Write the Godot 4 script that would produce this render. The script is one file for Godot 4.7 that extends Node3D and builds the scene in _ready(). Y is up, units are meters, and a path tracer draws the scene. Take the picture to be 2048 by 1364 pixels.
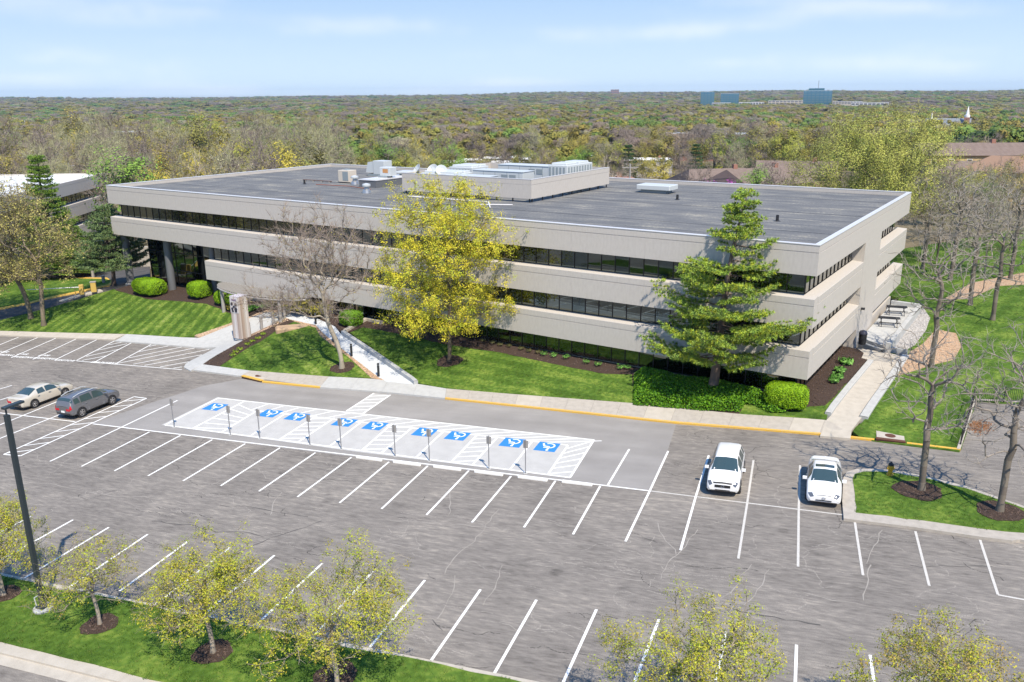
extends Node3D
# An office building seen from the air over its parking lot. Camera, sky and sun first; then terrain, building, site, objects, trees, far country.

const FL := 1674.363
const PITCH := 0.284075
const ROLL := -0.008419
const CAMH := 21.8617
const PA := 0.02817
const PB := 0.014896
const YB := 0.582562      # turn of the building
const BO := Vector3(-47.3128, 0, -99.1345)
const BW := 80.98
const BD := 36.46
const RY := 12.27         # top of the roof parapet
const FP := 3.6375        # storey height
const FH := 2.056         # depth of a fascia band
var cF: Vector3
var cR: Vector3
var cU: Vector3
var eu := Vector3(cos(YB), 0, sin(YB))
var ev := Vector3(sin(YB), 0, -cos(YB))
var kerb: PackedVector2Array
var site: PackedVector2Array
var rng := RandomNumberGenerator.new()
var taken := {}
var M := {}
var hard: Array[PackedVector2Array] = []

# ---------------------------------------------------------------- naming
func numbered(called: String) -> String:
	var n: int = taken.get(called, 0)
	taken[called] = n + 1
	return called if n == 0 else "%s_%03d" % [called, n]

func tag(o: Node, label := "", category := "", group := "", kind := ""):
	if label: o.set_meta("label", label)
	if category: o.set_meta("category", category)
	if group: o.set_meta("group", group)
	if kind: o.set_meta("kind", kind)
	return o

func thing(called: String, at: Vector3, label: String, category: String, group := "", turn := 0.0) -> Node3D:
	var o := Node3D.new()
	o.name = numbered(called)
	add_child(o)
	o.position = at
	o.rotation.y = turn
	tag(o, label, category, group)
	return o

func put(called: String, mesh: Mesh, mat: Material, parent: Node = null) -> MeshInstance3D:
	var o := MeshInstance3D.new()
	o.mesh = mesh
	if mat: o.material_override = mat
	if parent == null or parent == self:
		o.name = numbered(called)
		add_child(o)
	else:
		o.name = called
		parent.add_child(o, true)
	return o

func struct(called: String, mesh: Mesh, mat: Material) -> MeshInstance3D:
	return tag(put(called, mesh, mat), "", "", "", "structure")

func copy_of(o: Node3D, label := "", group := "") -> Node3D:
	var base: String = o.get_meta("stem")
	var c: Node3D = o.duplicate()
	c.name = numbered(base)
	add_child(c)
	if label: c.set_meta("label", label)
	if group: c.set_meta("group", group)
	return c

# ---------------------------------------------------------------- from a pixel of the photograph to a place on the ground
func ray(x: float, y: float) -> Vector3:
	return cF + cR * ((x - 1024.0) / FL) + cU * ((682.0 - y) / FL)

func at_y(x: float, y: float, h: float) -> Vector3:
	var d := ray(x, y)
	return Vector3(0, CAMH, 0) + d * ((h - CAMH) / d.y)

func lot_h(x: float, z: float) -> float:
	return PA * x + PB * (z + 45.0)

func lot(x: float, y: float) -> Vector3:
	var d := ray(x, y)
	return Vector3(0, CAMH, 0) + d * ((CAMH - PB * 45.0) / (PA * d.x + PB * d.z - d.y))

func gnd(x: float, y: float, up := 0.0) -> Vector3:
	var p := lot(x, y)
	for i in 10:
		p = at_y(x, y, height(p.x, p.z) + up)
	return p

func gxz(pts: Array, up := 0.0) -> PackedVector2Array:
	var out := PackedVector2Array()
	for q in pts:
		var p := gnd(q[0], q[1], up)
		out.append(Vector2(p.x, p.z))
	return out

func lxz(pts: Array) -> PackedVector2Array:
	var out := PackedVector2Array()
	for q in pts:
		var p := lot(q[0], q[1])
		out.append(Vector2(p.x, p.z))
	return out

func bp(u: float, v: float, y: float) -> Vector3:
	return BO + eu * u + ev * v + Vector3(0, y, 0)

# ---------------------------------------------------------------- the lie of the land
func lerp_table(t: Array, x: float) -> float:
	if x <= t[0][0]: return t[0][1]
	for i in range(1, t.size()):
		if x < t[i][0]:
			var k: float = (x - t[i - 1][0]) / (t[i][0] - t[i - 1][0])
			return lerpf(t[i - 1][1], t[i][1], k)
	return t[-1][1]

const VALLEY := [[0, 0.0], [110, -0.8], [170, -2.0], [260, -6.0], [400, -10.0], [600, -12.5], [1200, -17.0], [2000, -19.0], [2450, -17.0], [2700, -12.0], [3300, -6.0], [4500, 4.0], [5600, 15.0], [7000, 20.0], [9000, 22.0]]
const BASE_U := [[-45, -2.0], [-25, -1.3], [-8, -0.1], [0, 0.3], [9, 0.5], [17, 0.9], [30, 1.2], [50, 1.3], [82, 1.2], [110, 1.9], [140, 2.4]]

func dist_to_kerb(p: Vector2) -> float:
	var best := 1e9
	for i in kerb.size() - 1:
		var q := Geometry2D.get_closest_point_to_segment(p, kerb[i], kerb[i + 1])
		best = minf(best, p.distance_squared_to(q))
	return sqrt(best)

func height(x: float, z: float) -> float:
	var p := Vector2(x, z)
	var low := lot_h(x, z)
	var r := Vector2(x, z).length()
	var h := low
	if r < 260.0:
		if Geometry2D.is_point_in_polygon(p, site):
			var rel := Vector3(x, 0, z) - BO
			var u := rel.dot(eu)
			var v := rel.dot(ev)
			var db := Vector2(maxf(maxf(-u, u - BW), 0), maxf(maxf(0.9 - v, v - BD), 0)).length()
			var dk := dist_to_kerb(p)
			var t := lerp_table(BASE_U, u) + clampf((v - 40.0) * 0.012, 0, 1.0) * clampf((u - 40.0) / 40.0, 0, 1)
			var s := dk / (dk + db + 0.001)
			h = lerpf(low, t, s)
	if r > 105.0:
		var far := lerp_table(VALLEY, r) + 4.0 * smoothstep(10.0, 90.0, x) * (1.0 - smoothstep(260.0, 520.0, r))
		far += 5.0 * sin(x * 0.0031 + 1.3) * sin(z * 0.0027) * smoothstep(500.0, 1500.0, r)
		far += (7.0 * sin(x * 0.0011 + 0.6) + 4.0 * sin(x * 0.0037 + z * 0.001)) * smoothstep(3200.0, 5200.0, r)
		h = lerpf(h, far, smoothstep(105.0, 190.0, r))
	return h

# ---------------------------------------------------------------- mesh builder
class MB:
	var v := PackedVector3Array()
	var n := PackedVector3Array()
	var c := PackedColorArray()
	var t := PackedVector2Array()
	var t2 := PackedVector2Array()
	var i := PackedInt32Array()
	func tri(a: int, b: int, d: int):
		i.append(a); i.append(b); i.append(d)
	# a flat face whose front looks along nn
	func face(p: Array, nn: Vector3, uv = null):
		var k := v.size()
		for q in p:
			v.append(q); n.append(nn)
		if uv != null:
			for q in uv: t.append(q)
		var flip: bool = (p[1] - p[0]).cross(p[2] - p[0]).dot(nn) > 0
		for j in range(1, p.size() - 1):
			if flip: tri(k, k + j + 1, k + j)
			else: tri(k, k + j, k + j + 1)
	func poly(p: Array):
		face(p, (p[2] - p[0]).cross(p[1] - p[0]).normalized())
	func box(o: Vector3, s: Vector3, b := Basis.IDENTITY):
		for a in 3:
			for sg in [-1.0, 1.0]:
				var nn := Vector3.ZERO; nn[a] = sg
				var x := Vector3.ZERO; x[(a + 1) % 3] = s[(a + 1) % 3] * 0.5
				var y := Vector3.ZERO; y[(a + 2) % 3] = s[(a + 2) % 3] * 0.5
				var m := nn * s[a] * 0.5
				face([o + b * (m - x - y), o + b * (m + x - y), o + b * (m + x + y), o + b * (m - x + y)], b * nn)
	# box from corner to corner with chamfered upright and top edges
	func cbox(lo: Vector3, hi: Vector3, ch: float):
		var a := [[lo.x + ch, lo.z], [hi.x - ch, lo.z], [hi.x, lo.z + ch], [hi.x, hi.z - ch], [hi.x - ch, hi.z], [lo.x + ch, hi.z], [lo.x, hi.z - ch], [lo.x, lo.z + ch]]
		var mid := (lo + hi) * 0.5
		var top := []
		for j in 8:
			var p = a[j]; var q = a[(j + 1) % 8]
			var nn := Vector3((p[0] + q[0]) * 0.5 - mid.x, 0, (p[1] + q[1]) * 0.5 - mid.z)
			nn = Vector3(q[1] - p[1], 0, p[0] - q[0]).normalized() * (1.0 if Vector3(q[1] - p[1], 0, p[0] - q[0]).dot(nn) > 0 else -1.0)
			face([Vector3(p[0], lo.y, p[1]), Vector3(q[0], lo.y, q[1]), Vector3(q[0], hi.y - ch, q[1]), Vector3(p[0], hi.y - ch, p[1])], nn)
			var ip := Vector3(clampf(p[0], lo.x + ch, hi.x - ch), hi.y, clampf(p[1], lo.z + ch, hi.z - ch))
			var iq := Vector3(clampf(q[0], lo.x + ch, hi.x - ch), hi.y, clampf(q[1], lo.z + ch, hi.z - ch))
			var slant := [Vector3(p[0], hi.y - ch, p[1]), Vector3(q[0], hi.y - ch, q[1]), iq, ip]
			face(slant if ip.distance_to(iq) > 0.001 else slant.slice(0, 3), (nn + Vector3.UP).normalized())
		face([Vector3(lo.x + ch, hi.y, lo.z + ch), Vector3(hi.x - ch, hi.y, lo.z + ch), Vector3(hi.x - ch, hi.y, hi.z - ch), Vector3(lo.x + ch, hi.y, hi.z - ch)], Vector3.UP)
		face([Vector3(lo.x + ch, lo.y, lo.z), Vector3(hi.x - ch, lo.y, lo.z), Vector3(hi.x, lo.y, lo.z + ch), Vector3(hi.x, lo.y, hi.z - ch), Vector3(hi.x - ch, lo.y, hi.z), Vector3(lo.x + ch, lo.y, hi.z), Vector3(lo.x, lo.y, hi.z - ch), Vector3(lo.x, lo.y, lo.z + ch)], Vector3.DOWN)
	func frustum(a: Vector3, b: Vector3, ra: float, rb: float, k: int, cap := false, col = null):
		var d := (b - a).normalized()
		var x := d.cross(Vector3(0.31, 0.9, 0.17) if absf(d.y) < 0.9 else Vector3(1, 0, 0.2)).normalized()
		var y := d.cross(x)
		var s := v.size()
		for j in k:
			var w := TAU * j / k
			var r := x * cos(w) + y * sin(w)
			v.append(a + r * ra); n.append(r); v.append(b + r * rb); n.append(r)
			if col != null: c.append(col); c.append(col)
		for j in k:
			var p := s + 2 * j
			var q := s + 2 * ((j + 1) % k)
			tri(p, p + 1, q); tri(q, p + 1, q + 1)
		if cap:
			for e in 2:
				var pts := []
				for j in k:
					var w := TAU * j / k
					pts.append((b if e else a) + (x * cos(w) + y * sin(w)) * (rb if e else ra))
				face(pts, d if e else -d)
				if col != null:
					for j in k: c.append(col)
	func tube(path: Array, r, k := 6, cap := true):
		for j in path.size() - 1:
			var ra: float = r[j] if r is Array else r
			var rb: float = r[j + 1] if r is Array else r
			frustum(path[j], path[j + 1], ra, rb, k, cap)
	# turned shape: profile of [radius, height]
	func lathe(o: Vector3, prof: Array, k := 12):
		for j in prof.size() - 1:
			var p = prof[j]; var q = prof[j + 1]
			var nr := Vector2(q[1] - p[1], p[0] - q[0]).normalized()
			var s := v.size()
			for m in k:
				var w := TAU * m / k
				var d := Vector3(cos(w), 0, sin(w))
				var nn := Vector3(d.x * nr.x, nr.y, d.z * nr.x)
				v.append(o + d * p[0] + Vector3(0, p[1], 0)); n.append(nn)
				v.append(o + d * q[0] + Vector3(0, q[1], 0)); n.append(nn)
			for m in k:
				var a := s + 2 * m
				var b := s + 2 * ((m + 1) % k)
				tri(a, b, a + 1); tri(b, b + 1, a + 1)
	func done() -> ArrayMesh:
		var a := []
		a.resize(Mesh.ARRAY_MAX)
		a[Mesh.ARRAY_VERTEX] = v
		if n.size() == v.size(): a[Mesh.ARRAY_NORMAL] = n
		if c.size() == v.size(): a[Mesh.ARRAY_COLOR] = c
		if t.size() == v.size(): a[Mesh.ARRAY_TEX_UV] = t
		if t2.size() == v.size(): a[Mesh.ARRAY_TEX_UV2] = t2
		a[Mesh.ARRAY_INDEX] = i
		var m := ArrayMesh.new()
		m.add_surface_from_arrays(Mesh.PRIMITIVE_TRIANGLES, a)
		return m

# uv of the ground in metres along and across the rows of stalls
const ROWA := 0.34684
func guv(x: float, z: float) -> Vector2:
	return Vector2(x * cos(ROWA) + z * sin(ROWA), -x * sin(ROWA) + z * cos(ROWA))

func signed_area(p: PackedVector2Array) -> float:
	var s := 0.0
	for i in p.size():
		s += p[i].cross(p[(i + 1) % p.size()])
	return s * 0.5

# a sheet that follows the land inside a polygon, lifted by off, with an edge skirt down
func drape(poly: PackedVector2Array, off: float, step: float, skirt := 0.0, onto = null) -> ArrayMesh:
	var hf: Callable = height if onto == null else onto
	var m := MB.new()
	var box := Rect2(poly[0], Vector2.ZERO)
	for q in poly: box = box.expand(q)
	var seen := {}
	var cells_x := int(ceil(box.size.x / step))
	var cells_z := int(ceil(box.size.y / step))
	for a in cells_x:
		for b in cells_z:
			var p := box.position + Vector2(a, b) * step
			var cell := PackedVector2Array([p, p + Vector2(step, 0), p + Vector2(step, step), p + Vector2(0, step)])
			var inside := 0
			for q in cell: inside += int(Geometry2D.is_point_in_polygon(q, poly))
			var pieces := [cell] if inside == 4 else Geometry2D.intersect_polygons(cell, poly)
			for piece in pieces:
				var ids := []
				for q in piece:
					var key := Vector2i((q * 500.0).round())
					if not seen.has(key):
						seen[key] = m.v.size()
						m.v.append(Vector3(q.x, hf.call(q.x, q.y) + off, q.y))
						m.t.append(guv(q.x, q.y)); m.t2.append(guv(q.x, q.y))
					ids.append(seen[key])
				var tri := Geometry2D.triangulate_polygon(piece)
				for k in range(0, tri.size(), 3):
					var x: int = ids[tri[k]]; var y: int = ids[tri[k + 1]]; var z: int = ids[tri[k + 2]]
					if (m.v[y] - m.v[x]).cross(m.v[z] - m.v[x]).y > 0: m.tri(x, z, y)
					else: m.tri(x, y, z)
	# smooth normals
	m.n.resize(m.v.size())
	for k in range(0, m.i.size(), 3):
		var w := (m.v[m.i[k + 2]] - m.v[m.i[k]]).cross(m.v[m.i[k + 1]] - m.v[m.i[k]])
		for e in 3: m.n[m.i[k + e]] += w
	for k in m.n.size(): m.n[k] = m.n[k].normalized() if m.n[k].length() > 0 else Vector3.UP
	if skirt > 0.0:
		var turn := 1.0 if signed_area(poly) > 0 else -1.0
		for k in poly.size():
			var a := poly[k]; var b := poly[(k + 1) % poly.size()]
			var cuts := int(ceil(a.distance_to(b) / maxf(step, 0.5)))
			for e in cuts:
				var p := a.lerp(b, float(e) / cuts); var q := a.lerp(b, float(e + 1) / cuts)
				var d := (q - p).normalized()
				var nn := Vector3(d.y, 0, -d.x) * turn
				var hp: float = hf.call(p.x, p.y) + off; var hq: float = hf.call(q.x, q.y) + off
				var w := [guv(p.x, p.y), guv(q.x, q.y), guv(q.x, q.y) + Vector2(0.1, 0.1), guv(p.x, p.y) + Vector2(0.1, 0.1)]
				m.face([Vector3(p.x, hp, p.y), Vector3(q.x, hq, q.y), Vector3(q.x, hq - skirt, q.y), Vector3(p.x, hp - skirt, p.y)], nn, w)
				for z in w: m.t2.append(z)
	return m.done()

# ---------------------------------------------------------------- materials
func lin(r: float, g: float, b: float) -> Color:
	return Color(r, g, b).linear_to_srgb()

func mat(col: Color, rough := 0.8, metal := 0.0, spec := 0.5) -> StandardMaterial3D:
	var m := StandardMaterial3D.new()
	m.albedo_color = col
	m.roughness = rough
	m.metallic = metal
	m.metallic_specular = spec
	return m

func leaf_mat(rough := 0.55, back := 0.35) -> StandardMaterial3D:
	var m := mat(Color.WHITE, rough, 0, 0.3)
	m.vertex_color_use_as_albedo = true
	m.cull_mode = BaseMaterial3D.CULL_DISABLED
	if back > 0:
		m.backlight_enabled = true
		m.backlight = Color(back, back, back)
	return m

func noise_bytes(seed_: int, freq: float, w: int, h: int, oct := 4, kind := FastNoiseLite.TYPE_SIMPLEX_SMOOTH) -> PackedByteArray:
	var f := FastNoiseLite.new()
	f.seed = seed_
	f.frequency = freq
	f.noise_type = kind
	f.fractal_octaves = oct
	var im := f.get_seamless_image(w, h)
	im.convert(Image.FORMAT_L8)
	return im.get_data()

# noise stretched k times along x
func streak_bytes(seed_: int, freq: float, size: int, k: int, oct := 4) -> PackedByteArray:
	var im := Image.create_from_data(size / k, size, false, Image.FORMAT_L8, noise_bytes(seed_, freq, size / k, size, oct))
	im.resize(size, size, Image.INTERPOLATE_BILINEAR)
	return im.get_data()

func ramp(stops: Array) -> PackedByteArray:
	var out := PackedByteArray()
	out.resize(768)
	for k in 256:
		var x := k / 255.0
		var col: Color = stops[-1][1]
		for j in stops.size():
			if x <= stops[j][0]:
				col = stops[j][1] if j == 0 else stops[j - 1][1].lerp(stops[j][1], (x - stops[j - 1][0]) / (stops[j][0] - stops[j - 1][0]))
				break
		out[k * 3] = int(col.r8); out[k * 3 + 1] = int(col.g8); out[k * 3 + 2] = int(col.b8)
	return out

func coloured(data: PackedByteArray, w: int, h: int, stops: Array) -> Image:
	var r := ramp(stops)
	var out := PackedByteArray()
	out.resize(w * h * 3)
	for k in w * h:
		var j := int(data[k]) * 3
		var o := k * 3
		out[o] = r[j]; out[o + 1] = r[j + 1]; out[o + 2] = r[j + 2]
	return Image.create_from_data(w, h, false, Image.FORMAT_RGB8, out)

func tex(im: Image) -> ImageTexture:
	return ImageTexture.create_from_image(im)

func add_bytes(list: Array, weights: Array, bias := 0.0) -> PackedByteArray:
	var out := PackedByteArray()
	var cnt: int = list[0].size()
	out.resize(cnt)
	var a: PackedByteArray = list[0]; var b: PackedByteArray = list[1] if list.size() > 1 else list[0]
	var c3: PackedByteArray = list[2] if list.size() > 2 else list[0]
	var wa: float = weights[0]; var wb: float = weights[1] if list.size() > 1 else 0.0; var wc: float = weights[2] if list.size() > 2 else 0.0
	for k in cnt:
		out[k] = clampi(int(a[k] * wa + b[k] * wb + c3[k] * wc + bias), 0, 255)
	return out

# uv in metres: one picture spans metres; a finer one is laid over it
func ground_mat(im: Image, metres: float, fine: Image, fine_metres: float, rough := 0.95) -> StandardMaterial3D:
	var m := mat(Color.WHITE, rough, 0, 0.2)
	m.albedo_texture = tex(im)
	m.uv1_scale = Vector3(1.0 / metres, 1.0 / metres, 1)
	if fine:
		m.detail_enabled = true
		m.detail_albedo = tex(fine)
		m.detail_blend_mode = BaseMaterial3D.BLEND_MODE_MUL
		m.detail_uv_layer = BaseMaterial3D.DETAIL_UV_2
		m.uv2_scale = Vector3(1.0 / fine_metres, 1.0 / fine_metres, 1)
	return m

func tri_mat(im: Image, metres: float, rough := 0.9, relief := 0.0) -> StandardMaterial3D:
	var m := mat(Color.WHITE, rough, 0, 0.3)
	m.albedo_texture = tex(im)
	m.uv1_triplanar = true
	m.uv1_world_triplanar = true
	m.uv1_scale = Vector3.ONE / metres
	return m

# ---------------------------------------------------------------- camera, sky, sun
func view_and_light():
	var cp := cos(PITCH); var sp := sin(PITCH)
	cF = Vector3(0, -sp, -cp)
	var u0 := Vector3(0, cp, -sp)
	cR = Vector3.RIGHT * cos(ROLL) + u0 * sin(ROLL)
	cU = u0 * cos(ROLL) - Vector3.RIGHT * sin(ROLL)
	var cam := Camera3D.new()
	cam.name = "camera"
	cam.transform = Transform3D(Basis(cR, cU, -cF), Vector3(0, CAMH, 0))
	cam.fov = rad_to_deg(2.0 * atan(682.0 / FL))
	cam.near = 0.3
	cam.far = 16000
	add_child(cam)
	cam.current = true
	var e := Environment.new()
	e.background_mode = Environment.BG_SKY
	var sm := ProceduralSkyMaterial.new()
	sm.sky_top_color = lin(0.075, 0.235, 0.56)
	sm.sky_horizon_color = lin(0.55, 0.66, 0.73)
	sm.sky_curve = 0.10
	sm.ground_horizon_color = lin(0.42, 0.47, 0.50)
	sm.ground_bottom_color = lin(0.16, 0.16, 0.14)
	sm.sun_angle_max = 1.0
	sm.sky_cover = tex(cirrus())
	sm.sky_cover_modulate = Color(1, 1, 1, 0.6)
	var sky := Sky.new()
	sky.sky_material = sm
	e.sky = sky
	e.tonemap_mode = Environment.TONE_MAPPER_LINEAR
	e.tonemap_exposure = 1.58
	e.background_energy_multiplier = 1.0
	e.fog_enabled = true
	e.fog_density = 0.00006
	e.fog_light_color = Color(0.70, 0.81, 0.95)
	e.sdfgi_enabled = true
	e.ssao_enabled = true
	e.ssil_enabled = true
	var w := WorldEnvironment.new()
	w.name = "world_environment"
	w.environment = e
	add_child(w)
	var sun := DirectionalLight3D.new()
	sun.name = "sun"
	var el := deg_to_rad(54.0)
	var to := Vector3(0.36 * cos(el), sin(el), 0.933 * cos(el))
	sun.look_at_from_position(to * 100.0, Vector3.ZERO, Vector3.UP)
	sun.light_energy = 1.32
	sun.light_color = Color(1.0, 0.955, 0.88)
	sun.light_angular_distance = 0.5
	sun.shadow_enabled = true
	sun.directional_shadow_max_distance = 400
	add_child(sun)

# thin veils of high cloud lying in level streaks, all round
func cirrus() -> Image:
	var w := 1024; var h := 512
	var im := Image.create_empty(w, h, false, Image.FORMAT_RGBA8)
	var f := FastNoiseLite.new()
	f.seed = 7; f.frequency = 1.0; f.fractal_octaves = 5; f.domain_warp_enabled = true; f.domain_warp_amplitude = 0.25; f.domain_warp_frequency = 0.8
	for y in h / 2:
		var up := PI * (0.5 - (y + 0.5) / h)
		for x in w:
			var a := TAU * (x + 0.5) / w
			var n := f.get_noise_3d(cos(a) * 2.4, sin(a) * 2.4, up * 26.0) * 0.5 + 0.5
			var al := smoothstep(0.50, 0.80, n)
			im.set_pixel(x, y, Color(0.60, 0.50, 0.36, clampf(al * 0.85, 0, 1)))
	return im

# ---------------------------------------------------------------- shared materials
func make_materials():
	# old sealed asphalt, worn in streaks along the rows, cracked
	var s := 1536
	var worn := streak_bytes(3, 0.075, s, 5, 5)
	var patch := add_bytes([noise_bytes(11, 0.006, s, s, 5), noise_bytes(13, 0.0022, s, s, 3)], [0.5, 0.5])
	var data := add_bytes([worn, patch, streak_bytes(12, 0.2, s, 4, 3)], [0.40, 0.44, 0.42], -35.0)
	rng.seed = 4
	for k in 260:   # oil drips and small mended spots
		var cx := rng.randi() % s; var cy := rng.randi() % s
		var rad := rng.randi_range(4, 17)
		var by := rng.randf_range(-46, -14) if rng.randf() < .7 else rng.randf_range(10, 26)
		for y in range(-rad, rad + 1):
			for x in range(-rad, rad + 1):
				var fall := 1.0 - sqrt(float(x * x + y * y)) / rad
				if fall <= 0: continue
				var at := posmod(cy + y, s) * s + posmod(cx + x, s)
				data[at] = clampi(int(data[at] + by * minf(1.0, fall * 2.2)), 0, 255)
	var old := coloured(data, s, s, [[0.0, lin(0.093, 0.085, 0.077)], [0.30, lin(0.196, 0.178, 0.161)], [0.5, lin(0.252, 0.229, 0.205)], [0.62, lin(0.288, 0.261, 0.232)], [0.72, lin(0.350, 0.315, 0.272)], [0.85, lin(0.443, 0.397, 0.339)], [1.0, lin(0.494, 0.445, 0.380)]])
	rng.seed = 5
	for k in 520:
		var p := Vector2(rng.randf() * s, rng.randf() * s)
		var along := rng.randf() < 0.72
		var d := Vector2.RIGHT.rotated(rng.randf_range(-0.25, 0.25)) if along else Vector2.from_angle(rng.randf() * TAU)
		var col := lin(.42, .385, .34) if rng.randf() < 0.75 else lin(.035, .034, .034)
		for j in rng.randi_range(20, 150):
			d = d.rotated(rng.randf_range(-0.45, 0.45)).lerp(Vector2.RIGHT if along else d, 0.16).normalized()
			p += d * 1.1
			var ix := posmod(int(p.x), s); var iy := posmod(int(p.y), s)
			if rng.randf() < 0.7: old.set_pixel(ix, iy, col)
	var grain := coloured(noise_bytes(21, 0.28, 512, 512, 3), 512, 512, [[0, Color(.70, .70, .70)], [0.45, Color(.90, .90, .90)], [0.6, Color.WHITE], [1, Color.WHITE]])
	M.asphalt = ground_mat(old, 46.0, grain, 5.3)
	# newer asphalt, paler and evener
	var d2 := add_bytes([streak_bytes(31, 0.012, 1024, 8, 4), noise_bytes(32, 0.008, 1024, 1024, 4)], [0.55, 0.45])
	var new_im := coloured(d2, 1024, 1024, [[0, lin(.27, .255, .24)], [0.5, lin(.325, .308, .292)], [0.75, lin(.365, .346, .328)], [1, lin(.42, .40, .375)]])
	M.new_asphalt = ground_mat(new_im, 30.0, grain, 4.1)
	var d4 := add_bytes([noise_bytes(41, 0.01, 1024, 1024, 5), noise_bytes(42, 0.09, 1024, 1024, 3)], [0.6, 0.4])
	M.drive = ground_mat(coloured(d4, 1024, 1024, [[0, lin(.075, .073, .076)], [0.6, lin(.11, .107, .106)], [1, lin(.16, .152, .145)]]), 18.0, grain, 3.3)
	var conc := func(a: Color, b: Color, c3: Color, sd: int) -> Image:
		return coloured(add_bytes([noise_bytes(sd, 0.012, 512, 512, 5), noise_bytes(sd + 1, 0.12, 512, 512, 3)], [0.6, 0.4]), 512, 512, [[0, a], [0.5, b], [1, c3]])
	M.pad = ground_mat(conc.call(lin(.47, .46, .445), lin(.53, .52, .50), lin(.58, .57, .55), 51), 7.0, grain, 3.0)
	M.new_concrete = tri_mat(conc.call(lin(.36, .36, .35), lin(.44, .44, .427), lin(.50, .50, .48), 53), 4.0)
	M.old_concrete = tri_mat(conc.call(lin(.29, .265, .23), lin(.40, .365, .32), lin(.47, .43, .375), 55), 3.1)
	M.walk_tan = tri_mat(conc.call(lin(.36, .325, .275), lin(.45, .41, .35), lin(.52, .475, .41), 57), 5.0)
	M.wall_concrete = tri_mat(conc.call(lin(.30, .31, .31), lin(.41, .42, .42), lin(.52, .53, .52), 59), 2.5)
	M.ramp_concrete = tri_mat(conc.call(lin(.40, .42, .44), lin(.53, .55, .56), lin(.64, .65, .65), 61), 1.9)
	M.yellow = tri_mat(coloured(add_bytes([noise_bytes(63, 0.03, 512, 512, 4), noise_bytes(64, 0.2, 512, 512, 2)], [0.6, 0.4]), 512, 512, [[0, lin(.30, .25, .17)], [0.36, lin(.50, .40, .24)], [0.46, lin(.62, .36, .045)], [0.8, lin(.70, .42, .06)], [1, lin(.74, .50, .14)]]), 1.7)
	M.paint = tri_mat(coloured(noise_bytes(65, 0.16, 512, 512, 4), 512, 512, [[0, lin(.45, .44, .42)], [0.22, lin(.60, .59, .57)], [0.36, lin(.80, .80, .78)], [1, lin(.84, .84, .82)]]), 1.6)
	M.paint_worn = tri_mat(coloured(noise_bytes(66, 0.22, 512, 512, 4), 512, 512, [[0, lin(.14, .13, .12)], [0.34, lin(.22, .20, .18)], [0.46, lin(.62, .60, .56)], [1, lin(.78, .76, .72)]]), 1.3)
	M.blue_paint = tri_mat(coloured(noise_bytes(67, 0.1, 256, 256, 3), 256, 256, [[0, lin(.03, .19, .50)], [1, lin(.045, .24, .60)]]), 2.0)
	# mown grass: bands of mower sheen put in the colour, patches and fine blades
	M.soil = tri_mat(coloured(add_bytes([noise_bytes(71, 0.05, 512, 512, 4), noise_bytes(72, 0.2, 512, 512, 3)], [0.5, 0.5]), 512, 512, [[0, lin(.030, .020, .015)], [0.5, lin(.055, .037, .029)], [1, lin(.115, .082, .066)]]), 2.2, 1.0)
	M.chips = tri_mat(coloured(add_bytes([noise_bytes(73, 0.14, 512, 512, 3, FastNoiseLite.TYPE_CELLULAR), noise_bytes(74, 0.03, 512, 512, 3)], [0.7, 0.3]), 512, 512, [[0, lin(.26, .17, .11)], [0.5, lin(.42, .30, .20)], [1, lin(.62, .50, .38)]]), 2.0, 1.0)
	M.litter = tri_mat(coloured(add_bytes([noise_bytes(75, 0.03, 512, 512, 4), noise_bytes(76, 0.2, 512, 512, 3)], [0.6, 0.4]), 512, 512, [[0, lin(.10, .085, .05)], [0.5, lin(.17, .14, .085)], [1, lin(.25, .20, .13)]]), 14.0, 1.0)

func grass_mat(sd: int, turn: float, band: float, strength: float) -> StandardMaterial3D:
	# uv runs along and across the rows; the mower's bands run at their own angle, painted in as the light off bent blades
	var s := 512
	var a := noise_bytes(sd, 0.012, s, s, 4)
	var b := noise_bytes(sd + 1, 0.11, s, s, 3)
	var n_sheen_bands := maxi(2, int(round(24.0 / (band * 2.0))))
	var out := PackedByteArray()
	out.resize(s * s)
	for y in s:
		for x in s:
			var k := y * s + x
			var w := sin(TAU * (n_sheen_bands * y / float(s)) + (a[k] - 128) * 0.006)
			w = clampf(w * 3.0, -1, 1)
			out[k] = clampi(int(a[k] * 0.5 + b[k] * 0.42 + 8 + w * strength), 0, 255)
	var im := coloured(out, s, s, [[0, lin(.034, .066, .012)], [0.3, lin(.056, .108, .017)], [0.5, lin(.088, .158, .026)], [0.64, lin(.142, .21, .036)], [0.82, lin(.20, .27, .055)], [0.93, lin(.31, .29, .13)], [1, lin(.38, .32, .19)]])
	var m := mat(Color.WHITE, 0.95, 0, 0.15)
	m.albedo_texture = tex(im)
	m.uv1_scale = Vector3(1.0 / 24.0, 1.0 / 24.0, 1)
	m.set_meta("turn", turn)
	return m

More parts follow.
